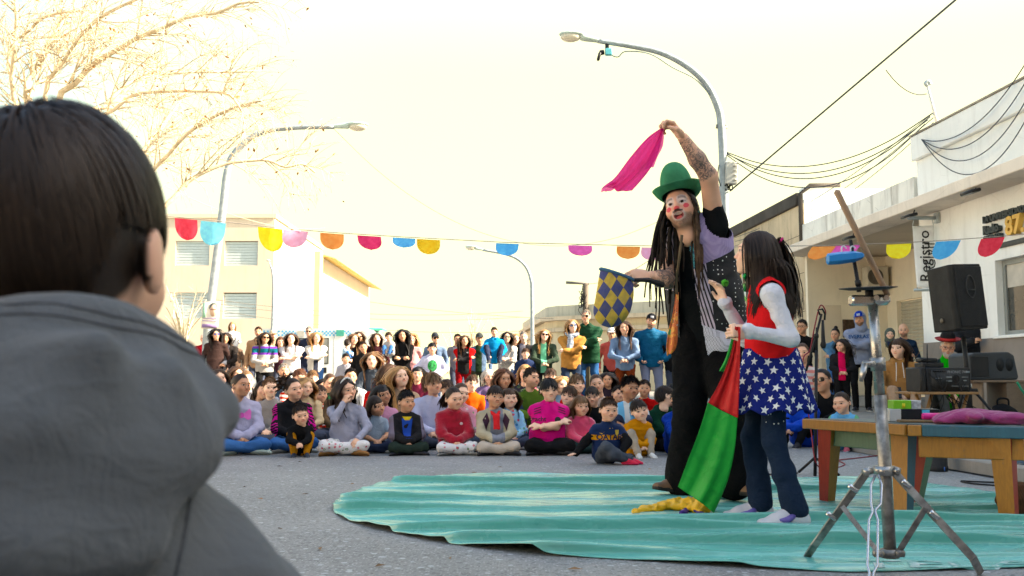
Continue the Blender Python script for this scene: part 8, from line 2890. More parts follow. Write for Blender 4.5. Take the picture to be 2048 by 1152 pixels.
# neckerchief and argyle panels of the boy in beige
J = A8['J']
nk = v3(J['neck'])
s = Sdf(0.012)
for m in (-1, 1):
 s.cap(nk + v3((m * 0.045, -0.01, 0.0)), nk + v3((m * 0.008, -0.088, -0.045)), 0.016, 0.014)
 s.ecap(nk + v3((m * 0.004, -0.095, -0.05)), nk + v3((m * 0.018, -0.125, -0.155)), 0.012, 0.007, (1, 0, 0), 2.0)
sdf_part(A8, 'neckerchief', cloth((0.58, 0.02, 0.025)), s, 0.006, 0.002)
for m in (-1, 1):
 decal(A8['shirt'], poly2d([(m * 0.075, 0.09), (m * 0.115, 0.03), (m * 0.085, -0.06), (m * 0.055, 0.02)]), chest_frame(A8, 0.70), (1, 0, 0), (0, 0, 1), pr(hx('3a2030')), 'argyle_panel', A8['root'])
# pink football shirt: shoulder stripes, badge, lettering
for m in (-1, 1):
 for i_ in range(3):
  decal(A9['shirt'], poly2d([(m * 0.075, -0.012 + 0.022 * i_ * 0 + i_ * 0.020 - 0.02), (m * 0.135, -0.032 + i_ * 0.020 - 0.02), (m * 0.135, -0.039 + i_ * 0.020 - 0.02), (m * 0.075, -0.019 + i_ * 0.020 - 0.02)]), chest_frame(A9, 1.0), (1, 0, 0), (0, 0, 1), pr((0.012, 0.012, 0.014)), 'shoulder_stripe', A9['root'])
decal(A9['shirt'], poly2d(oval(0.07, 0, 0.026, 0.030)), chest_frame(A9, 0.66), (1, 0, 0), (0, 0, 1), pr((0.012, 0.012, 0.014)), 'badge_print', A9['root'])
decal(A9['shirt'], text2d('Fracht', 0.055, 0.001, 2, 0.02), chest_frame(A9, 0.66) + v3((-0.10, 0, 0.01)), (1, 0, 0), (0, 0, 1), pr((0.012, 0.012, 0.014)), 'lettering', A9['root'])
decal(A9['shirt'], text2d('tv', 0.05, 0.002, 2, 0.02), chest_frame(A9, 0.72) + v3((0.15, 0, 0.0)), (1, 0, 0), (0, 0, 1), pr((0.012, 0.012, 0.014)), 'lettering', A9['root'])
# navy football shirt
zc = 0.26 * A11['S'] * 1.70
decal(A11['shirt'], text2d('QATAR', 0.058, 0.002, 2, 0.02), (0.02, -0.1, zc), (1, 0, 0), (0, 0, 1), pr((0.02, 0.02, 0.05)), 'lettering', A11['root'], lift=0.004)
decal(A11['shirt'], poly2d([(0.045, 0.02), (0.075, 0.02), (0.072, -0.012), (0.06, -0.026), (0.048, -0.012)]), chest_frame(A11, 0.80), (1, 0, 0), (0, 0, 1), pr((0.45, 0.30, 0.03)), 'crest_print', A11['root'])
decal(A11['shirt'], poly2d([(-0.075, 0.0), (-0.05, -0.006), (-0.03, 0.012), (-0.055, -0.012)]), chest_frame(A11, 0.80), (1, 0, 0), (0, 0, 1), pr((0.62, 0.36, 0.02)), 'swoosh_print', A11['root'])
s = Sdf(0.006)
nk = v3(A11['J']['neck'])
for a in np.linspace(0, 2 * PI, 17)[:-1]:
 s.ell(nk + v3((math.sin(a) * 0.052, -0.004 - math.cos(a) * 0.05, -0.022 - 0.014 * math.cos(a))), (0.010, 0.010, 0.006))
sdf_part(A11, 'collar_trim', pr((0.55, 0.32, 0.02)), s, 0.004)
# tracksuit details
for i_ in range(3):
 decal(A15['shirt'], poly2d([(-0.07 + i_ * 0.012, -0.012), (-0.062 + i_ * 0.012, -0.012), (-0.062 + i_ * 0.012, 0.0 + i_ * 0.006), (-0.07 + i_ * 0.012, 0.0 + i_ * 0.006)]), chest_frame(A15, 0.74), (1, 0, 0), (0, 0, 1), pr((0.62, 0.5, 0.05)), 'chest_print', A15['root'])
# green print and hoodie lettering
q = chest_frame(C21, 0.62)
decal(C21['shirt'], poly2d(oval(0, 0, 0.085, 0.10, 14), 0.04), q, (1, 0, 0), (0, 0, 1), plain((0.02, 0.24, 0.06), 0.7, var=0.7, nscale=30, bmp=0), 'green_print', C21['root'], lift=0.006)
q = chest_frame(R5, 0.80)
decal(R5['shirt'], text2d('EVERLAST', 0.082, 0.003, 2, 0.03), q, (1, 0, 0), (0, 0, 1), pr(hx('2a4a78')), 'lettering', R5['root'], lift=0.005)
decal(C23['shirt'], poly2d(oval(0.07, 0, 0.02, 0.015, 8)), chest_frame(C23, 0.85), (1, 0, 0), (0, 0, 1), pr((0.6, 0.6, 0.6)), 'emblem_print', C23['root'], lift=0.006)
# pale scarf of the blond woman
J = C30['J']
nk = v3(J['neck'])
s = Sdf(0.02)
for a in np.linspace(0, 2 * PI, 13)[:-1]:
 s.ell(nk + v3((math.sin(a) * 0.085, -0.02 - math.cos(a) * 0.075, 0.005 - 0.03 * math.cos(a))), (0.045, 0.042, 0.038))
s.ecap(nk + v3((-0.03, -0.11, -0.05)), nk + v3((-0.05, -0.15, -0.26)), 0.035, 0.03, (1, 0, 0), 1.8)
sdf_part(C30, 'scarf', cloth(hx('8f98a6'), 'spots', c2=(0.5, 0.52, 0.55), s=30.0, r=0.35), s, 0.014, 0.007, 40)
# bowler hat of the musician
HM = np.array(R9['HM'])
HT = HM @ np.array(Matrix.Translation((0, 0.006, 0.085)) @ Euler((R(-4), 0, 0)).to_matrix().to_4x4())
FELTB = plain((0.012, 0.011, 0.011), 0.9, var=0.3, spec=0.15, bmp=0.3)
g = Geo()
g.lathe([(0.094, 0.0), (0.093, 0.03)] + [(0.092 * math.cos(a) ** 0.7, 0.03 + 0.085 * math.sin(a)) for a in np.linspace(0.05, PI / 2 - 0.01, 10)], n=28, M=HT, sx=0.93, sy=1.08)
g.obj('hat_crown', FELTB, R9['root'])
g = Geo()
g.lathe([(0.0945, 0.004), (0.0965, 0.006), (0.0958, 0.03), (0.0935, 0.033)], n=28, M=HT, sx=0.93, sy=1.08)
g.obj('hat_band', pr((0.42, 0.02, 0.02)), R9['root'])
g = Geo()
g.lathe([(0.088, 0.0), (0.12, -0.004), (0.150, 0.012), (0.157, 0.022), (0.152, 0.020), (0.12, 0.004), (0.090, 0.008)], n=32, M=HT, sx=0.93, sy=1.06)
g.obj('hat_brim', pr((0.30, 0.018, 0.018)), R9['root'])
# white drawstrings of the tan hoodie, her phone
J = R8['J']
g = Geo()
for m in (-1, 1):
 p0 = v3(J['neck']) + v3((m * 0.035, -0.085, -0.03))
 g.tube(spline([p0, p0 + v3((m * 0.004, -0.05, -0.09)), p0 + v3((m * 0.01, -0.055, -0.20 + m * 0.02))], 4), 0.005, 5)
g.obj('drawstrings', pr((0.62, 0.6, 0.56)), R8['root'])
def phone(I, hand, col, label, tilt=(R(60), 0, 0)):
 M = I['root'].matrix_basis
 p = M @ Vector(v3(I['J']['wr' + hand]) + v3((0, -0.07, 0.03)))
 o = empty('mobile_phone', p, I['root'].rotation_euler.z, label, 'phone')
 g = Geo()
 g.box((0, 0, 0), (0.075, 0.15, 0.01), tilt, bev=0.004)
 g.obj('case', plain(col, 0.3), o, auto=40)
 g = Geo()
 g.box(Vector((0, 0, 0.0056)), (0.068, 0.14, 0.001), tilt)
 g.obj('screen', plain((0.01, 0.01, 0.012), 0.1, bmp=0), o)
 return o
phone(R8, 'R', (0.01, 0.01, 0.012), 'black phone in the hands of the woman in the tan hoodie')
# low stools under the seated musicians
for I, lb in ((R8, 'low wooden stool under the woman in the tan hoodie'), (R9, 'low wooden stool under the musician in the bowler hat')):
 r0 = I['root'].location
 o = empty('low_stool', (r0.x, r0.y, 0.09), 0, lb, 'stool')
 hgt_ = float(I['J']['pel'][2]) - 0.11
 g = Geo()
 g.box((0, 0.02, hgt_ - 0.015), (0.36, 0.30, 0.03), bev=0.006)
 g.obj('seat', wood((0.30, 0.19, 0.09)), o, auto=40)
 for sx in (-1, 1):
  for sy in (-1, 1):
   g = Geo()
   g.tube([(sx * 0.13, 0.02 + sy * 0.1, hgt_ - 0.03), (sx * 0.16, 0.02 + sy * 0.13, 0)], 0.018, 8)
   g.obj('leg', wood((0.30, 0.19, 0.09)), o)
# ---- painted table on the mat
TZ = 0.42
tp = [Vector((1.545, 5.05)), Vector((1.825, 4.42)), Vector((2.27, 4.19)), Vector((2.30, 4.98))]
TB = empty('painted_table', (1.95, 4.65, 0.008), 0, 'low painted wooden table with orange, red and teal legs at the mat edge', 'table')
t0 = Vector(TB.location)
PO, PB, PR, PG, PD = (wood((0.42, 0.17, 0.018), 0.5, 0.5), wood((0.03, 0.11, 0.15), 0.5, 0.4), wood((0.36, 0.028, 0.01), 0.5, 0.3), wood((0.13, 0.20, 0.12), 0.6, 0.4), wood((0.025, 0.05, 0.045), 0.5, 0.4))
g = Geo()
ol = [(p.x, p.y) for p in tp]
g.prism(ol, lambda u, v: (u - t0.x, v - t0.y, TZ - 0.046), lambda u, v: (u - t0.x, v - t0.y, TZ))
g.obj('table_top', PD, TB, smooth=False)
def edge_board(a, b, z0, z1, mat, name, inset=0.0, t=0.022, s0=0.0, s1=1.0):
 a, b = Vector((a.x, a.y, 0)), Vector((b.x, b.y, 0))
 d = (b - a)
 a, b = a + d * s0, a + d * s1
 d = b - a
 n = Vector((d.y, -d.x, 0)).normalized()
 m = (a + b) / 2 - n * inset
 g = Geo()
 g.box((m.x - t0.x, m.y - t0.y, (z0 + z1) / 2), (d.length, t, z1 - z0), (0, 0, math.atan2(d.y, d.x)), bev=0.004)
 return g.obj(name, mat, TB, auto=40)
edge_board(tp[0], tp[1], TZ - 0.052, TZ - 0.002, PO, 'edge_board', -0.012)
edge_board(tp[1], tp[2], TZ - 0.053, TZ - 0.001, PB, 'edge_board', -0.012, s0=0.12)
edge_board(tp[1], tp[2], TZ - 0.053, TZ - 0.003, PO, 'edge_board', -0.012, s1=0.118)
edge_board(tp[0], tp[1], TZ - 0.135, TZ - 0.053, PG, 'apron', 0.05, 0.02, 0.08, 0.86)
edge_board(tp[1], tp[2], TZ - 0.150, TZ - 0.054, PO, 'apron', 0.03, 0.02, 0.08, 0.94)
def leg(top, bot, w0, w1, dirv, mats):
 """tapered square leg; dirv = plan direction of its left-hand face, mats (left face, right face)"""
 a, b = Vector(top) - t0, Vector(bot) - t0
 u = Vector((dirv[0], dirv[1], 0)).normalized()
 v = Vector((-u.y, u.x, 0))
 V = []
 for c, w in ((a, w0), (b, w1)):
  for su, sv in ((1, 1), (-1, 1), (-1, -1), (1, -1)):
   V.append((c + u * su * w / 2 + v * sv * w / 2)[:])
 g = Geo()
 g.add(V, [(0, 1, 5, 4), (2, 3, 7, 6)], None, 1)
 g.Q.append(np.array([(1, 2, 6, 5), (3, 0, 4, 7), (4, 5, 6, 7), (0, 3, 2, 1)]))
 g.qm.append(np.zeros(4, int))
 g.obj('leg', list(mats), TB, smooth=False)
leg((1.64, 4.95, TZ - 0.046), (1.635, 5.01, 0.008), 0.085, 0.055, (-0.95, -0.6), (PR, PO))
leg((1.845, 4.52, TZ - 0.046), (1.81, 4.47, 0.008), 0.085, 0.06, (-0.9, -0.75), (PO, PB))
leg((2.19, 4.29, TZ - 0.046), (2.225, 4.33, 0.008), 0.09, 0.065, (-0.8, -0.9), (PO, PR))
leg((2.13, 4.92, TZ - 0.046), (2.08, 4.98, 0.008), 0.08, 0.055, (-0.9, -0.7), (PR, PG))
def top_thing(name, px, py, d, label, cat):
 p = P(px, py, d)
 return empty(name, (p.x, d, 0.008 + TZ), 0, label, cat)
o = top_thing('black_carton', 1822, 842, 4.72, 'flat black carton with white end on the painted table', 'box')
g = Geo()
g.box((0.03, 0, 0.031), (0.18, 0.13, 0.06), (0, 0, R(-8)), bev=0.002)
g.obj('carton', plain((0.010, 0.014, 0.018), 0.4), o, auto=40)
g = Geo()
g.box((-0.085, 0.016, 0.031), (0.052, 0.131, 0.0605), (0, 0, R(-8)), bev=0.002)
g.obj('white_end', plain((0.55, 0.56, 0.54), 0.5), o, auto=40)
g = Geo()
g.box((0.045, -0.069, 0.033), (0.035, 0.004, 0.05), (0, 0, R(-8)))
g.obj('blue_label', plain((0.05, 0.30, 0.45), 0.5), o)
o = top_thing('lime_carton', 1808, 815, 4.72, 'small lime green carton with white label on the black carton', 'box')
o.location.z += 0.061
g = Geo()
g.box((-0.022, 0, 0.021), (0.085, 0.09, 0.042), (0, 0, R(-4)), bev=0.002)
g.obj('carton', plain((0.20, 0.52, 0.02), 0.4), o, auto=40)
g = Geo()
g.box((0.045, -0.003, 0.021), (0.046, 0.088, 0.0415), (0, 0, R(-4)), bev=0.002)
g.obj('label_end', plain((0.45, 0.48, 0.48), 0.5, var=0.4, nscale=60), o, auto=40)
g = Geo()
g.box((-0.02, -0.0465, 0.018), (0.014, 0.002, 0.02), (0, 0, R(-4)))
g.obj('yellow_mark', plain((0.65, 0.6, 0.02), 0.5), o)
o = top_thing('wooden_board', 1850, 846, 4.60, 'thin brown board lying on the painted table', 'board')
g = Geo()
g.box((0, 0, 0.006), (0.24, 0.09, 0.011), (0, 0, R(-14)), bev=0.002)
g.obj('plank', wood((0.22, 0.14, 0.06)), o, auto=40)
o = top_thing('pink_bottle', 1864, 838, 4.58, 'pink bottle with orange cap lying on the painted table', 'bottle')
o.location.z += 0.013
g = Geo()
Mx = Matrix.Translation((0, 0, 0.0165)) @ Euler((0, PI / 2, R(-4))).to_matrix().to_4x4()
g.lathe([(0.001, -0.045), (0.013, -0.045), (0.016, -0.04), (0.0165, 0.028), (0.001, 0.028)], n=20, M=Mx)
g.obj('bottle_body', plain((0.75, 0.03, 0.28), 0.35), o)
g = Geo()
g.lathe([(0.0165, 0.0285), (0.017, 0.030), (0.016, 0.046), (0.001, 0.046)], n=20, M=Mx)
g.obj('bottle_cap', plain((0.70, 0.22, 0.05), 0.35), o)
o = top_thing('magenta_towel', 1958, 856, 4.45, 'crumpled magenta towel on the painted table', 'towel')
s = Sdf(0.03)
r_ = random.Random(5)
for q in range(18):
 f = q / 17
 s.ell((-0.165 + 0.33 * f, r_.uniform(-0.06, 0.05), 0.014 + 0.022 * math.sin(min(1, f * 1.5) * 2.6)), (0.042, 0.06, 0.014 + 0.014 * math.sin(f * 3.0)), 0.03)
V, Q = s.surf(0.008)
V = folds(V, Q, 0.006, 48, 9)
V[:, 2] = np.maximum(V[:, 2], 0.001)
g = Geo()
g.add(V, Q)
g.obj('terry_cloth', cloth((0.30, 0.045, 0.15), fuzz=0.25, weave=260.0), o)
o = top_thing('purple_pouch', 1888, 840, 4.52, 'small purple pouch between bottle and towel', 'pouch')
g = Geo()
g.add(*Sdf(0.01).ell((0, 0, 0.014), (0.022, 0.016, 0.013)).surf(0.005))
g.obj('pouch_body', cloth((0.07, 0.03, 0.14)), o)
# ---- cymbal-stand tripod in front
TR = empty('tripod_stand', (P(1765, 900, 3.2).x, 3.2, 0.006), 0, 'worn chrome tripod stand with folding legs at the front of the mat', 'stand')
tq = Vector(TR.location)
C = lambda px, py, d: P(px, py, d) - tq
CHR = plain((0.34, 0.33, 0.31), 0.30, 0.85, var=0.35, nscale=20, bmp=0.1)
RUST = plain((0.27, 0.26, 0.24), 0.42, 0.7, var=0.5, nscale=24)
g = Geo()
g.tube([C(1781, 1112, 3.2), C(1760, 790, 3.2)], 0.020, 16)
g.obj('lower_tube', RUST, TR)
g = Geo()
g.tube([C(1760.5, 800, 3.2), C(1745, 606, 3.2)], 0.0165, 16)
g.obj('upper_tube', CHR, TR)
g = Geo()
g.tube([C(1757, 742, 3.2), C(1755, 715, 3.2)], 0.0245, 16)
g.box(C(1738, 728, 3.17), (0.045, 0.02, 0.022), bev=0.005)
g.tube([C(1729, 728, 3.16), C(1726, 745, 3.15), C(1722, 763, 3.15)], [0.011, 0.012, 0.007], 8, flat=(1, 0.6))
g.obj('wing_clamp', CHR, TR)
g = Geo()
g.tube([C(1769, 950, 3.2), C(1768, 932, 3.2)], 0.034, 16)
for a, b2 in (((1742, 941), (1728, 945)), ((1788, 940), (1800, 944))):
 g.tube([C(a[0], a[1], 3.18), C(b2[0], b2[1], 3.17)], 0.013, 8)
g.obj('leg_collar', CHR, TR)
g = Geo()
g.tube([C(1780, 1115, 3.2), C(1779, 1098, 3.2)], 0.030, 14)
g.box(C(1755, 1107, 3.17), (0.03, 0.02, 0.022), bev=0.004)
g.box(C(1800, 1107, 3.17), (0.03, 0.02, 0.022), bev=0.004)
g.obj('foot_collar', RUST, TR)
def strip(pts, w, th_, mat, name):
 """flat bar along points: wide side towards the camera"""
 g = Geo()
 g.tube(pts, 1.0, 4, flat=(w / 1.414 * 1.0, th_ / 1.414 * 1.0)) if False else None
 V, Q = [], []
 for i_, p in enumerate(pts):
  t_ = (pts[min(i_ + 1, len(pts) - 1)] - pts[max(i_ - 1, 0)]).normalized()
  sd = t_.cross(Vector((0, 1, 0))).normalized()
  for su, sv in ((-1, -1), (1, -1), (1, 1), (-1, 1)):
   V.append((p + sd * su * w / 2 + Vector((0, 1, 0)) * sv * th_ / 2)[:])
 m_ = len(pts)
 for i_ in range(m_ - 1):
  for j_ in range(4):
   Q.append((i_ * 4 + j_, i_ * 4 + (j_ + 1) % 4, (i_ + 1) * 4 + (j_ + 1) % 4, (i_ + 1) * 4 + j_))
 Q += [(0, 3, 2, 1), (m_ * 4 - 4, m_ * 4 - 3, m_ * 4 - 2, m_ * 4 - 1)]
 g.add(V, Q)
 return g.obj(name, mat, TR, smooth=False)
fl, fr_ = G(1612, 1119) - tq, G(1962, 1149) - tq
strip([C(1731, 948, 3.18), C(1685, 1012, 3.25), C(1628, 1092, 3.36), fl + Vector((0, 0, 0.004))], 0.024, 0.012, RUST, 'leg')
strip([C(1790, 946, 3.18), C(1850, 1012, 3.14), C(1946, 1116, 3.09), fr_ + Vector((0, 0, 0.004))], 0.024, 0.012, RUST, 'leg')
strip([C(1684, 1012, 3.24), C(1757, 1106, 3.18)], 0.016, 0.006, CHR, 'strut')
strip([C(1851, 1016, 3.13), C(1796, 1106, 3.18)], 0.018, 0.006, RUST, 'strut')
ff_ = G(1740, 1200) - tq
for sg in (-1, 1):
 g = Geo()
 q = [C(1754 + sg * 3, 950, 3.16), C(1753 + sg * 11, 970, 3.13), C(1752 + sg * 10, 1008, 3.08), C(1748 + sg * 3, 1020, 3.06), C(1748 + sg * 3, 1026, 3.05), C(1747 + sg * 9, 1040, 3.03), C(1745 + sg * 10, 1132, 2.9), C(1743 + sg * 4, 1146, 2.88), ff_ + Vector((sg * 0.004, 0, 0.004))]
 g.tube(q, 0.0042, 8)
 g.obj('wire_leg', plain((0.45, 0.47, 0.50), 0.25, 0.9, bmp=0), TR)
for px, py, d in ((1706, 977, 3.2), (1662, 1032, 3.28), (1812, 968, 3.16), (1868, 1030, 3.12)):
 g = Geo()
 c_ = C(px, py, d)
 an = R(-35) if px < 1760 else R(42)
 g.box(c_, (0.036, 0.018, 0.016), (0, -an if px < 1760 else an, 0), bev=0.003)
 g.obj('chrome_sleeve', plain((0.55, 0.55, 0.55), 0.15, 0.95, bmp=0), TR)
# what it carries
g = Geo()
c_ = C(1739, 601, 3.2)
g.box(c_ + Vector((-0.028, 0, 0)), (0.075, 0.05, 0.034), bev=0.006)
g.box(c_ + Vector((0.032, -0.004, 0.001)), (0.055, 0.066, 0.036), (0, 0, R(10)), bev=0.012)
for dx in (0.008, 0.042):
 g.cyl(c_ + Vector((dx, -0.034, 0.006)), c_ + Vector((dx, -0.042, 0.006)), 0.009, n=14)
g.obj('chrome_clamp', plain((0.50, 0.48, 0.45), 0.2, 0.9, bmp=0.05), TR, auto=40)
g = Geo()
Mx = Matrix.Translation(C(1736, 576, 3.2)) @ Euler((R(4), R(-2), 0)).to_matrix().to_4x4()
g.lathe([(0.001, -0.008), (0.060, -0.007), (0.094, -0.001), (0.094, 0.002), (0.055, 0.004), (0.001, 0.005)], n=36, M=Mx)
g.tube([C(1739, 595, 3.2), C(1738, 578, 3.2)], 0.014, 10)
g.tube([C(1718, 584, 3.16), C(1717, 572, 3.16)], 0.008, 8)
g.obj('black_disc', BLACKP, TR)
# stick, black rod and blue juggling holder
o = empty('wooden_stick', P(1776, 592, 3.2), 0, 'worn wooden broomstick leaning out of the tripod top', 'stick')
g = Geo()
a_, b_ = P(1672, 380, 3.12) - o.location, Vector((0, 0, 0))
g.tube([b_, b_.lerp(a_, 0.06), b_.lerp(a_, 0.5), b_.lerp(a_, 0.985), a_], [0.008, 0.0095, 0.0105, 0.011, 0.004], 12)
g.obj('shaft', wood((0.33, 0.21, 0.12), 0.6, 0.3), o)
o = empty('black_rod', P(1717, 572, 3.16), 0, 'thin black rod standing on the tripod disc', 'rod')
g = Geo()
e_ = P(1701, 480, 3.16) - o.location
g.tube([Vector((0, 0, 0)), e_ * 0.12, e_ * 0.13, e_], [0.010, 0.010, 0.0065, 0.006], 10)
g.obj('shaft', BLACKP, o)
o = empty('blue_holder', P(1690, 515, 3.14), 0, 'faceted blue plastic holder clipped to the rods above the tripod', 'holder')
g = Geo()
sec = [(-0.062, 0.003, 0.010), (-0.058, 0.016, 0.019), (-0.02, 0.024, 0.021), (0.03, 0.022, 0.019), (0.055, 0.016, 0.012), (0.06, 0.010, 0.008)]
V, Q = [], []
for (x, ry, rz_) in sec:
 for k_ in range(6):
  a = PI / 6 + k_ * PI / 3
  V.append((x, math.cos(a) * ry * 1.3, math.sin(a) * rz_ + x * 0.10))
for i_ in range(len(sec) - 1):
 for k_ in range(6):
  Q.append((i_ * 6 + k_, i_ * 6 + (k_ + 1) % 6, (i_ + 1) * 6 + (k_ + 1) % 6, (i_ + 1) * 6 + k_))
g.add(V, Q, [(0, 2, 1), (0, 3, 2), (0, 4, 3), (0, 5, 4), (30, 31, 32), (30, 32, 33), (30, 33, 34), (30, 34, 35)])
g.obj('shell', plain((0.02, 0.20, 0.50), 0.35, var=0.15), o, smooth=False)
g = Geo()
for dx in (-0.002, 0.028):
 g.tube(spline([(dx - 0.008, 0, 0.016), (dx - 0.008, 0, 0.033), (dx, 0, 0.038), (dx + 0.008, 0, 0.030)], 4), 0.0025, 6)
g.obj('hooks', plain((0.6, 0.6, 0.62), 0.3), o)
# ---- microphone stand
MS = empty('microphone_stand', G(1630, 952), 0, 'black microphone stand with hanging microphone and red cable', 'microphone stand')
mq = Vector(MS.location)
md = mq.y
K = lambda px, py, dd=0.0: P(px, py, md + dd) - mq
g = Geo()
g.tube([K(1630, 952), K(1633, 700)], 0.011, 10)
g.tube([K(1633, 712), K(1634, 655)], 0.0085, 10)
g.obj('pole', BLACKP, MS)
g = Geo()
g.tube([K(1612, 742, -0.05), K(1632, 672), K(1643, 628)], [0.0085, 0.0085, 0.008], 10)
g.box(K(1632, 672), (0.03, 0.035, 0.03), bev=0.006)
g.obj('boom', BLACKP, MS)
g = Geo()
g.tube([K(1640, 630), K(1636, 620), K(1645, 618), K(1650, 628), K(1649, 640)], 0.007, 8)
g.obj('clip', BLACKP, MS)
g = Geo()
g.tube([K(1645.5, 640), K(1646, 670), K(1646.5, 683), K(1646.5, 690), K(1646.5, 697)], [0.008, 0.0125, 0.014, 0.021, 0.012], 12)
g.obj('microphone', plain((0.02, 0.02, 0.022), 0.45, 0.3), MS)
g = Geo()
for e in ((1598, 948, -0.2), (1679, 955, -0.15), (1640, 940, 0.3)):
 g.tube([K(1630, 915), G(e[0], e[1]) - mq + Vector((0, 0, 0.014))] if e[2] != 0.3 else [K(1630, 915), Vector((0.1, 0.3, 0.014))], 0.009, 8)
g.obj('foot', BLACKP, MS)
g = Geo()
g.tube(spline([K(1648, 640), K(1651, 622), K(1640, 612), K(1628, 660), K(1620, 700), K(1606, 720, -0.04), K(1612, 790, -0.03), K(1622, 860), K(1634, 930), G(1668, 938) - mq + Vector((0, 0, .006)), G(1690, 930) - mq + Vector((0, 0, .006)), G(1678, 922) - mq + Vector((0, 0, .006)), G(1710, 918) - mq + Vector((0, 0, .006)), G(1760, 912) - mq + Vector((0, 0, .006))], 6), 0.0045, 6)
g.obj('red_cable', plain((0.22, 0.015, 0.025), 0.5), MS)
# ---- loudspeaker on its stand
d9 = 9.0
SPx = P(1930, 700, d9).x
ST = empty('speaker_stand', (SPx, d9, 0.09), 0, 'black tripod stand under the tall loudspeaker', 'speaker stand')
sq = Vector(ST.location)
g = Geo()
g.tube([P(1938, 790, d9) - sq, P(1927, 674, d9) - sq], 0.022, 12)
g.tube([P(1940, 840, d9) - sq, P(1937, 770, d9) - sq], 0.027, 12)
g.obj('pole', BLACKP, ST)
g = Geo()
g.tube([P(1937, 775, d9) - sq, P(1936, 768, d9) - sq], 0.033, 12)
g.obj('pale_ring', plain((0.55, 0.5, 0.42), 0.5), ST)
g = Geo()
g.box(P(1938, 782, d9) - sq, (0.13, 0.11, 0.05), bev=0.012)
g.obj('hub', BLACKP, ST, auto=40)
for dx, dy in ((-0.30, -0.35), (0.28, -0.22), (0.02, 0.5)):
 g = Geo()
 g.tube([P(1938, 784, d9) - sq + Vector((dx * 0.15, dy * 0.15, 0)), Vector((dx + 0.03, dy, 0.012))], 0.017, 8, flat=(1.3, 0.8))
 g.obj('leg', BLACKP, ST)
SPK = empty('loudspeaker', P(1920, 661, d9), R(-30), 'tall black loudspeaker raised on a stand in front of the shop', 'loudspeaker')
CAB = plain((0.014, 0.0135, 0.012), 0.65, var=0.35, nscale=5, bmp=0.5, bscale=160)
g = Geo()
hh_ = P(1920, 533, d9).z - P(1920, 661, d9).z
ol = [(-0.19, 0.17), (-0.17, -0.10), (-0.11, -0.20), (0.11, -0.20), (0.20, -0.10), (0.20, 0.17)]
ol = [(-0.13, 0.19), (-0.20, -0.13), (-0.17, -0.17), (0.17, -0.17), (0.20, -0.13), (0.13, 0.19)]
g.prism(ol, lambda u, v: (u, v, 0.0), lambda u, v: (u * 1.0, v, hh_))
ca = g.obj('cabinet', CAB, SPK, smooth=False)
mo = ca.modifiers.new('edges', 'BEVEL')
mo.width, mo.segments = 0.012, 2
g = Geo()
g.box((0, -0.175, hh_ / 2), (0.335, 0.012, hh_ - 0.05), bev=0.004)
g.obj('grille', plain((0.006, 0.006, 0.007), 0.6, bmp=0.8, bscale=300), SPK, auto=40)
g = Geo()
pts = [Vector((0.055 * math.cos(a), -0.184, hh_ * 0.64 + 0.10 * math.sin(a) * (1.0 if math.sin(a) < 0 else 1.1))) for a in np.linspace(0, 2 * PI, 25)[:-1]]
g.tube(pts, 0.006, 6, closed=True)
g.tube([(-0.05, -0.184, hh_ * 0.60), (0.05, -0.184, hh_ * 0.60)], 0.006, 6)
g.obj('emblem', plain((0.03, 0.03, 0.03), 0.35), SPK)
g = Geo()
g.lathe([(0.001, 0.0), (0.022, 0.0), (0.024, 0.004), (0.018, 0.01), (0.001, 0.01)], n=18, M=Matrix.Translation((-0.178, 0.03, 0.10)) @ Euler((0, -PI / 2, R(-12))).to_matrix().to_4x4())
g.obj('handle_boss', plain((0.12, 0.10, 0.07), 0.5), SPK)
SPK.rotation_euler = (R(-3), R(-3), R(22))
# ---- sound desk
d8 = 8.7
tz_ = P(1870, 783, d8).z
FT = empty('folding_table', (P(1872, 800, d8).x, d8, 0.09), 0, 'small wooden folding table carrying the mixer', 'table')
fq_ = Vector(FT.location)
WD = wood((0.30, 0.16, 0.055), 0.5, 0.2)
g = Geo()
for i_ in range(4):
 pass
for i_ in range(4):
 g = Geo()
 g.box((0, -0.18 + i_ * 0.12, tz_ - 0.09 - 0.012), (0.56, 0.112, 0.022), bev=0.003)
 g.obj('table_slat', WD, FT, auto=40)
for sx in (-1, 1):
 for a, b2 in (((-1, 1), (1, -1)), ((1, 1), (-1, -1))):
  g = Geo()
  g.box((sx * 0.13 + a[0] * 0.012, 0, (tz_ - 0.11) / 2), (0.02, 0.035, (tz_ - 0.11) * 1.04), (0, R(14) * a[0], 0), bev=0.003) if False else g.tube([(sx * 0.16 - a[0] * 0.07, -0.16 * a[0] * 0 - 0.12, tz_ - 0.115), (sx * 0.16 + a[0] * 0.06, -0.12, 0.0)], 0.017, 6, flat=(1, 0.7))
  g.obj('leg', WD, FT)
MX = empty('powered_mixer', (P(1878, 760, d8).x, d8, tz_), R(6), 'black powered mixer seen from behind on the folding table', 'mixer')
g = Geo()
g.box((0.02, 0, 0.108), (0.42, 0.26, 0.215), bev=0.008)
g.obj('case', plain((0.016, 0.016, 0.017), 0.55, bmp=0.4), MX, auto=40)
g = Geo()
g.box((-0.222, 0.0, 0.108), (0.06, 0.262, 0.222), bev=0.012)
g.box((-0.225, -0.133, 0.105), (0.04, 0.006, 0.02))
g.obj('end_panel', plain((0.022, 0.021, 0.020), 0.6), MX, auto=40)
g = Geo()
g.box((0.03, -0.131, 0.105), (0.355, 0.004, 0.185))
g.obj('rear_panel', plain((0.030, 0.031, 0.032), 0.5, var=0.3, nscale=30), MX)
g = Geo()
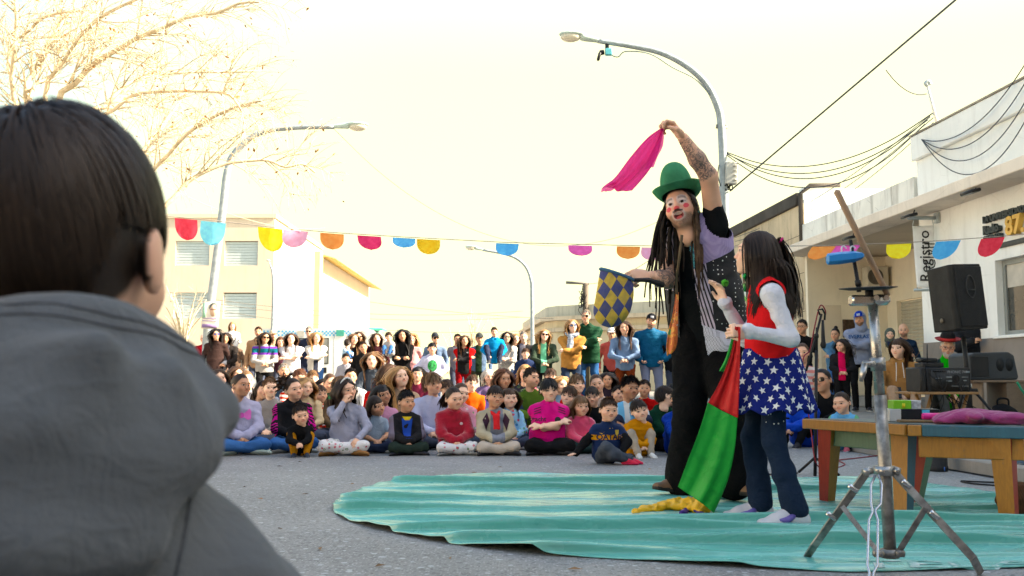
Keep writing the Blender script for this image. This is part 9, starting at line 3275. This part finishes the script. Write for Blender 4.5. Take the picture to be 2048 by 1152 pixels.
g.lathe([(0.001, 0), (0.012, 0.002), (0.014, 0.001), (0.028, 0.001), (0.034, 0.003), (0.036, 0)], n=24, M=Matrix.Translation((0.085, -0.1335, 0.115)) @ Euler((PI / 2, 0, 0)).to_matrix().to_4x4())
g.obj('fan', plain((0.006, 0.006, 0.006), 0.5), MX)
def flat_text(txt, size, parent, loc, mat, name='lettering', rot=(PI / 2, 0, 0)):
 t = text2d(txt, size)
 V, Q, T = t.arrays()
 M = Matrix.Translation(loc) @ Euler(rot).to_matrix().to_4x4()
 g = Geo()
 g.add(xf(M, V), Q, T)
 return g.obj(name, mat, parent, smooth=False)
flat_text('PHONIC 740', 0.034, MX, (0.10, -0.1345, 0.175), plain((0.30, 0.31, 0.31), 0.5))
for i_, (x, z, w, hh2) in enumerate(((0.02, 0.13, 0.05, 0.012), (0.02, 0.095, 0.05, 0.012), (0.17, 0.10, 0.03, 0.01), (0.17, 0.13, 0.06, 0.006), (0.17, 0.05, 0.06, 0.006), (0.08, 0.05, 0.08, 0.005), (-0.08, 0.12, 0.06, 0.006), (0.20, 0.175, 0.035, 0.018))):
 g = Geo()
 g.box((x, -0.134, z), (w, 0.002, hh2))
 g.obj('panel_print', plain((0.22, 0.24, 0.24), 0.5, bmp=0), MX)
for i_ in range(6):
 g = Geo()
 g.cyl((-0.13 + i_ * 0.022, -0.133, 0.185), (-0.13 + i_ * 0.022, -0.145, 0.185), 0.007, n=10)
 g.obj('socket', BLACKP, MX)
RX = empty('radio_receiver', (P(1858, 730, d8).x, d8, tz_ + 0.217), R(4), 'black radio receiver with upright antenna on the mixer', 'receiver')
g = Geo()
g.box((0, 0, 0.022), (0.2, 0.16, 0.042), bev=0.006)
g.box((-0.01, 0.02, 0.066), (0.16, 0.12, 0.042), (0, R(3), 0), bev=0.012)
g.obj('case', plain((0.014, 0.014, 0.015), 0.5), RX, auto=40)
g = Geo()
g.cyl((-0.055, -0.075, 0.03), (-0.052, -0.08, 0.21), 0.006, 0.004, n=8)
g.obj('antenna', BLACKP, RX)
r_ = random.Random(8)
g = Geo()
for k_ in range(9):
 p0 = Vector((r_.uniform(-0.2, 0.22), -0.14, tz_ + r_.uniform(0.02, 0.2))) + Vector((MX.location.x, d8, 0))
 p1 = Vector((MX.location.x + r_.uniform(-0.15, 0.25), d8 - 0.19 + r_.uniform(0, 0.05), 0.35 + r_.uniform(-0.1, 0.05)))
 p2 = Vector((MX.location.x + r_.uniform(-0.1, 0.3), d8 - 0.1, 0.10))
 g.tube(spline([p0, (p0 + p1) / 2 + Vector((r_.uniform(-.05, .05), -0.05, -0.03)), p1, p2], 5), 0.004, 5)
o = g.obj('cable_bundle', RUBBER)
tag(o, 'tangle of thin black cables hanging below the mixer', 'cables')
# desk and wedge monitor
d10 = 9.5
dx0, dx1 = P(1946, 800, d10).x, P(2032, 800, d10).x
dz = P(1990, 760, d10).z
DK = empty('wooden_desk', ((dx0 + dx1) / 2, d10, 0.09), R(-3), 'plain brown wooden desk carrying the wedge monitor', 'desk')
BRN = wood((0.20, 0.135, 0.085), 0.6, 0.15, (1.5, 1.5, 6))
ww = dx1 - dx0
g = Geo()
g.box((0, 0, dz - 0.09 - 0.012), (ww + 0.16, 0.5, 0.024), bev=0.004)
g.obj('desk_top', BRN, DK, auto=40)
for sx, w_ in ((0.16, ww * 0.68), (-0.5 * ww + 0.01, 0.022)):
 g = Geo()
 g.box((sx * 1.0 if sx > 0 else sx, -0.02 if sx > 0 else 0, (dz - 0.115) / 2), (w_, 0.44, dz - 0.116), bev=0.003)
 g.obj('side_panel', BRN, DK, auto=40)
MO = empty('wedge_monitor', (P(1965, 750, d10).x, d10 - 0.03, dz), R(10), 'dark grey wedge monitor speaker lying on the desk', 'loudspeaker')
ol = [(-0.27, 0.0), (-0.27, 0.24), (-0.22, 0.265), (0.16, 0.275), (0.215, 0.24), (0.255, 0.03), (0.235, 0.0)]
g = Geo()
g.prism(ol, lambda u, v: (u, -0.17, v), lambda u, v: (u, 0.17, v))
ca = g.obj('cabinet', plain((0.040, 0.046, 0.052), 0.6, bmp=0.5), MO, smooth=False)
mo = ca.modifiers.new('edges', 'BEVEL')
mo.width, mo.segments = 0.015, 2
g = Geo()
g.box((-0.165, -0.172, 0.13), (0.19, 0.008, 0.20), bev=0.003)
g.obj('rear_panel', plain((0.016, 0.016, 0.017), 0.5), MO, auto=40)
for sx in (0.055, 0.155):
 g = Geo()
 g.prism(oval(sx, 0.15, 0.042, 0.065), lambda u, v: (u, -0.1725, v), lambda u, v: (u, -0.168, v))
 g.obj('handle_recess', plain((0.014, 0.016, 0.018), 0.6), MO)
# rucksack against the desk
RK = empty('rucksack', P(2008, 852, 9.1).xy.to_3d() + Vector((0, 0, 0.09)), R(-12), 'black rucksack leaning against the desk', 'rucksack')
s = Sdf(0.04)
s.ell((0, 0, 0.15), (0.15, 0.09, 0.16))
s.ell((0, -0.06, 0.10), (0.12, 0.07, 0.10))
V, Q = s.surf(0.012)
V = folds(V, Q, 0.006, 26, 4)
V[:, 2] = np.maximum(V[:, 2], 0.002)
g = Geo()
g.add(V, Q)
g.obj('pack', cloth((0.012, 0.012, 0.013), rough=0.6), RK)
g = Geo()
g.tube(spline([(-0.05, 0.0, 0.29), (-0.04, -0.01, 0.35), (0.04, -0.01, 0.35), (0.05, 0, 0.29)], 5), 0.009, 6)
g.obj('carry_loop', cloth((0.014, 0.014, 0.015)), RK)
# bucket-like black canister, bags at the right edge
CN = empty('black_canister', G(1875, 942), 0, 'squat black canister standing on the road under the table', 'canister')
g = Geo()
g.lathe([(0.001, 0.0), (0.066, 0.0), (0.070, 0.01), (0.070, 0.035), (0.066, 0.04), (0.068, 0.16), (0.064, 0.17), (0.001, 0.17)], n=28)
g.obj('drum', plain((0.016, 0.016, 0.017), 0.6), CN)
g = Geo()
g.box((0.018, -0.070, 0.02), (0.007, 0.003, 0.028))
g.obj('blue_tab', plain((0.03, 0.12, 0.40), 0.5), CN)
HB = empty('helmet', G(2052, 958), 0, 'dark blue glossy helmet with white scribble at the right edge', 'helmet')
s = Sdf(0.03)
s.ell((0, 0, 0.085), (0.115, 0.14, 0.10))
V, Q = s.surf(0.010)
V[:, 2] = np.maximum(V[:, 2], 0.012)
g = Geo()
g.add(V, Q)
g.obj('shell', plain((0.035, 0.06, 0.085), 0.25, var=0.2, spec=0.6, bmp=0), HB)
g = Geo()
g.tube(spline([(-0.05, -0.128, 0.10), (-0.06, -0.125, 0.125), (-0.045, -0.12, 0.13), (-0.05, -0.13, 0.08), (-0.03, -0.132, 0.09)], 5), 0.003, 5)
g.obj('scribble', plain((0.6, 0.62, 0.62), 0.5), HB)
g = Geo()
g.lathe([(0.105, 0.0), (0.118, 0.006), (0.118, 0.018), (0.11, 0.024)], n=28, sy=1.2)
g.obj('rim', BLACKP, HB)
BB = empty('brown_bag', G(2050, 1036), 0, 'brown corduroy bag at the right edge behind the table leg', 'bag')
s = Sdf(0.03)
s.ell((0.02, 0.05, 0.07), (0.12, 0.10, 0.085))
s.ell((0.06, 0.05, 0.04), (0.12, 0.11, 0.05))
V, Q = s.surf(0.010)
V = folds(V, Q, 0.005, 30, 2)
V[:, 2] = np.maximum(V[:, 2], 0.006)
g = Geo()
g.add(V, Q)
g.obj('bag_body', cloth((0.10, 0.05, 0.025), 'vert', c2=(0.07, 0.033, 0.017), per=0.008), BB)
# loose cables on the road
for k_, (pts, lb) in enumerate((([(1890, 940), (1940, 948), (2000, 958), (2080, 966)], 'black cable running from the canister to the right edge'), ([(1922, 964), (1960, 966), (2010, 968), (2090, 972)], 'upper of two black cables beside the table leg'), ([(1922, 965), (1950, 970), (2000, 974), (2090, 982)], 'lower of two black cables beside the table leg'), ([(1595, 948), (1560, 951), (1520, 950), (1480, 953)], 'thin black cable behind the girl on the mat edge'))):
 q = spline([G(*p) + Vector((0, 0, 0.007)) for p in pts], 6)
 o = empty('floor_cable', q[0], 0, lb, 'cable')
 g = Geo()
 g.tube([a - q[0] for a in q], 0.0055, 6)
 g.obj('wire', RUBBER, o)
q = spline([P(2034, 764, 9.2), P(2042, 778, 9.2), P(2052, 796, 9.2), P(2056, 850, 9.2), P(2058, 858, 9.2)], 6)
o = empty('green_hose', q[0], 0, 'green hose hanging at the right edge beside the desk', 'hose')
g = Geo()
g.tube([a - q[0] for a in q], 0.012, 8)
g.obj('tube', plain((0.03, 0.30, 0.16), 0.4), o)
# dry leaves and twigs on the road
r_ = np.random.default_rng(12)
g = Geo()
for (px, py) in ((470, 905), (482, 920), (505, 907), (488, 976), (520, 1000), (948, 947), (705, 970), (600, 925), (560, 934), (840, 922), (1000, 935), (1720, 912), (1740, 914), (610, 990), (560, 1060), (640, 1100), (900, 1120), (760, 1135), (1150, 1142), (1300, 940)):
 p = G(px, py) + Vector((0, 0, 0.006))
 a = r_.uniform(0, 6.28)
 l_ = r_.uniform(0.012, 0.03)
 e = Vector((math.cos(a), math.sin(a), 0)) * l_
 f_ = Vector((-math.sin(a), math.cos(a), 0)) * l_ * 0.4
 g.add([(p - e)[:], (p + f_ + Vector((0, 0, 0.006)))[:], (p + e)[:], (p - f_ + Vector((0, 0, 0.002)))[:]], [(0, 1, 2, 3)])
o = g.obj('leaf_litter', plain((0.22, 0.12, 0.05), 0.8, var=0.5))
tag(o, 'scattered dry leaves lying on the asphalt', 'leaves', kind='stuff')
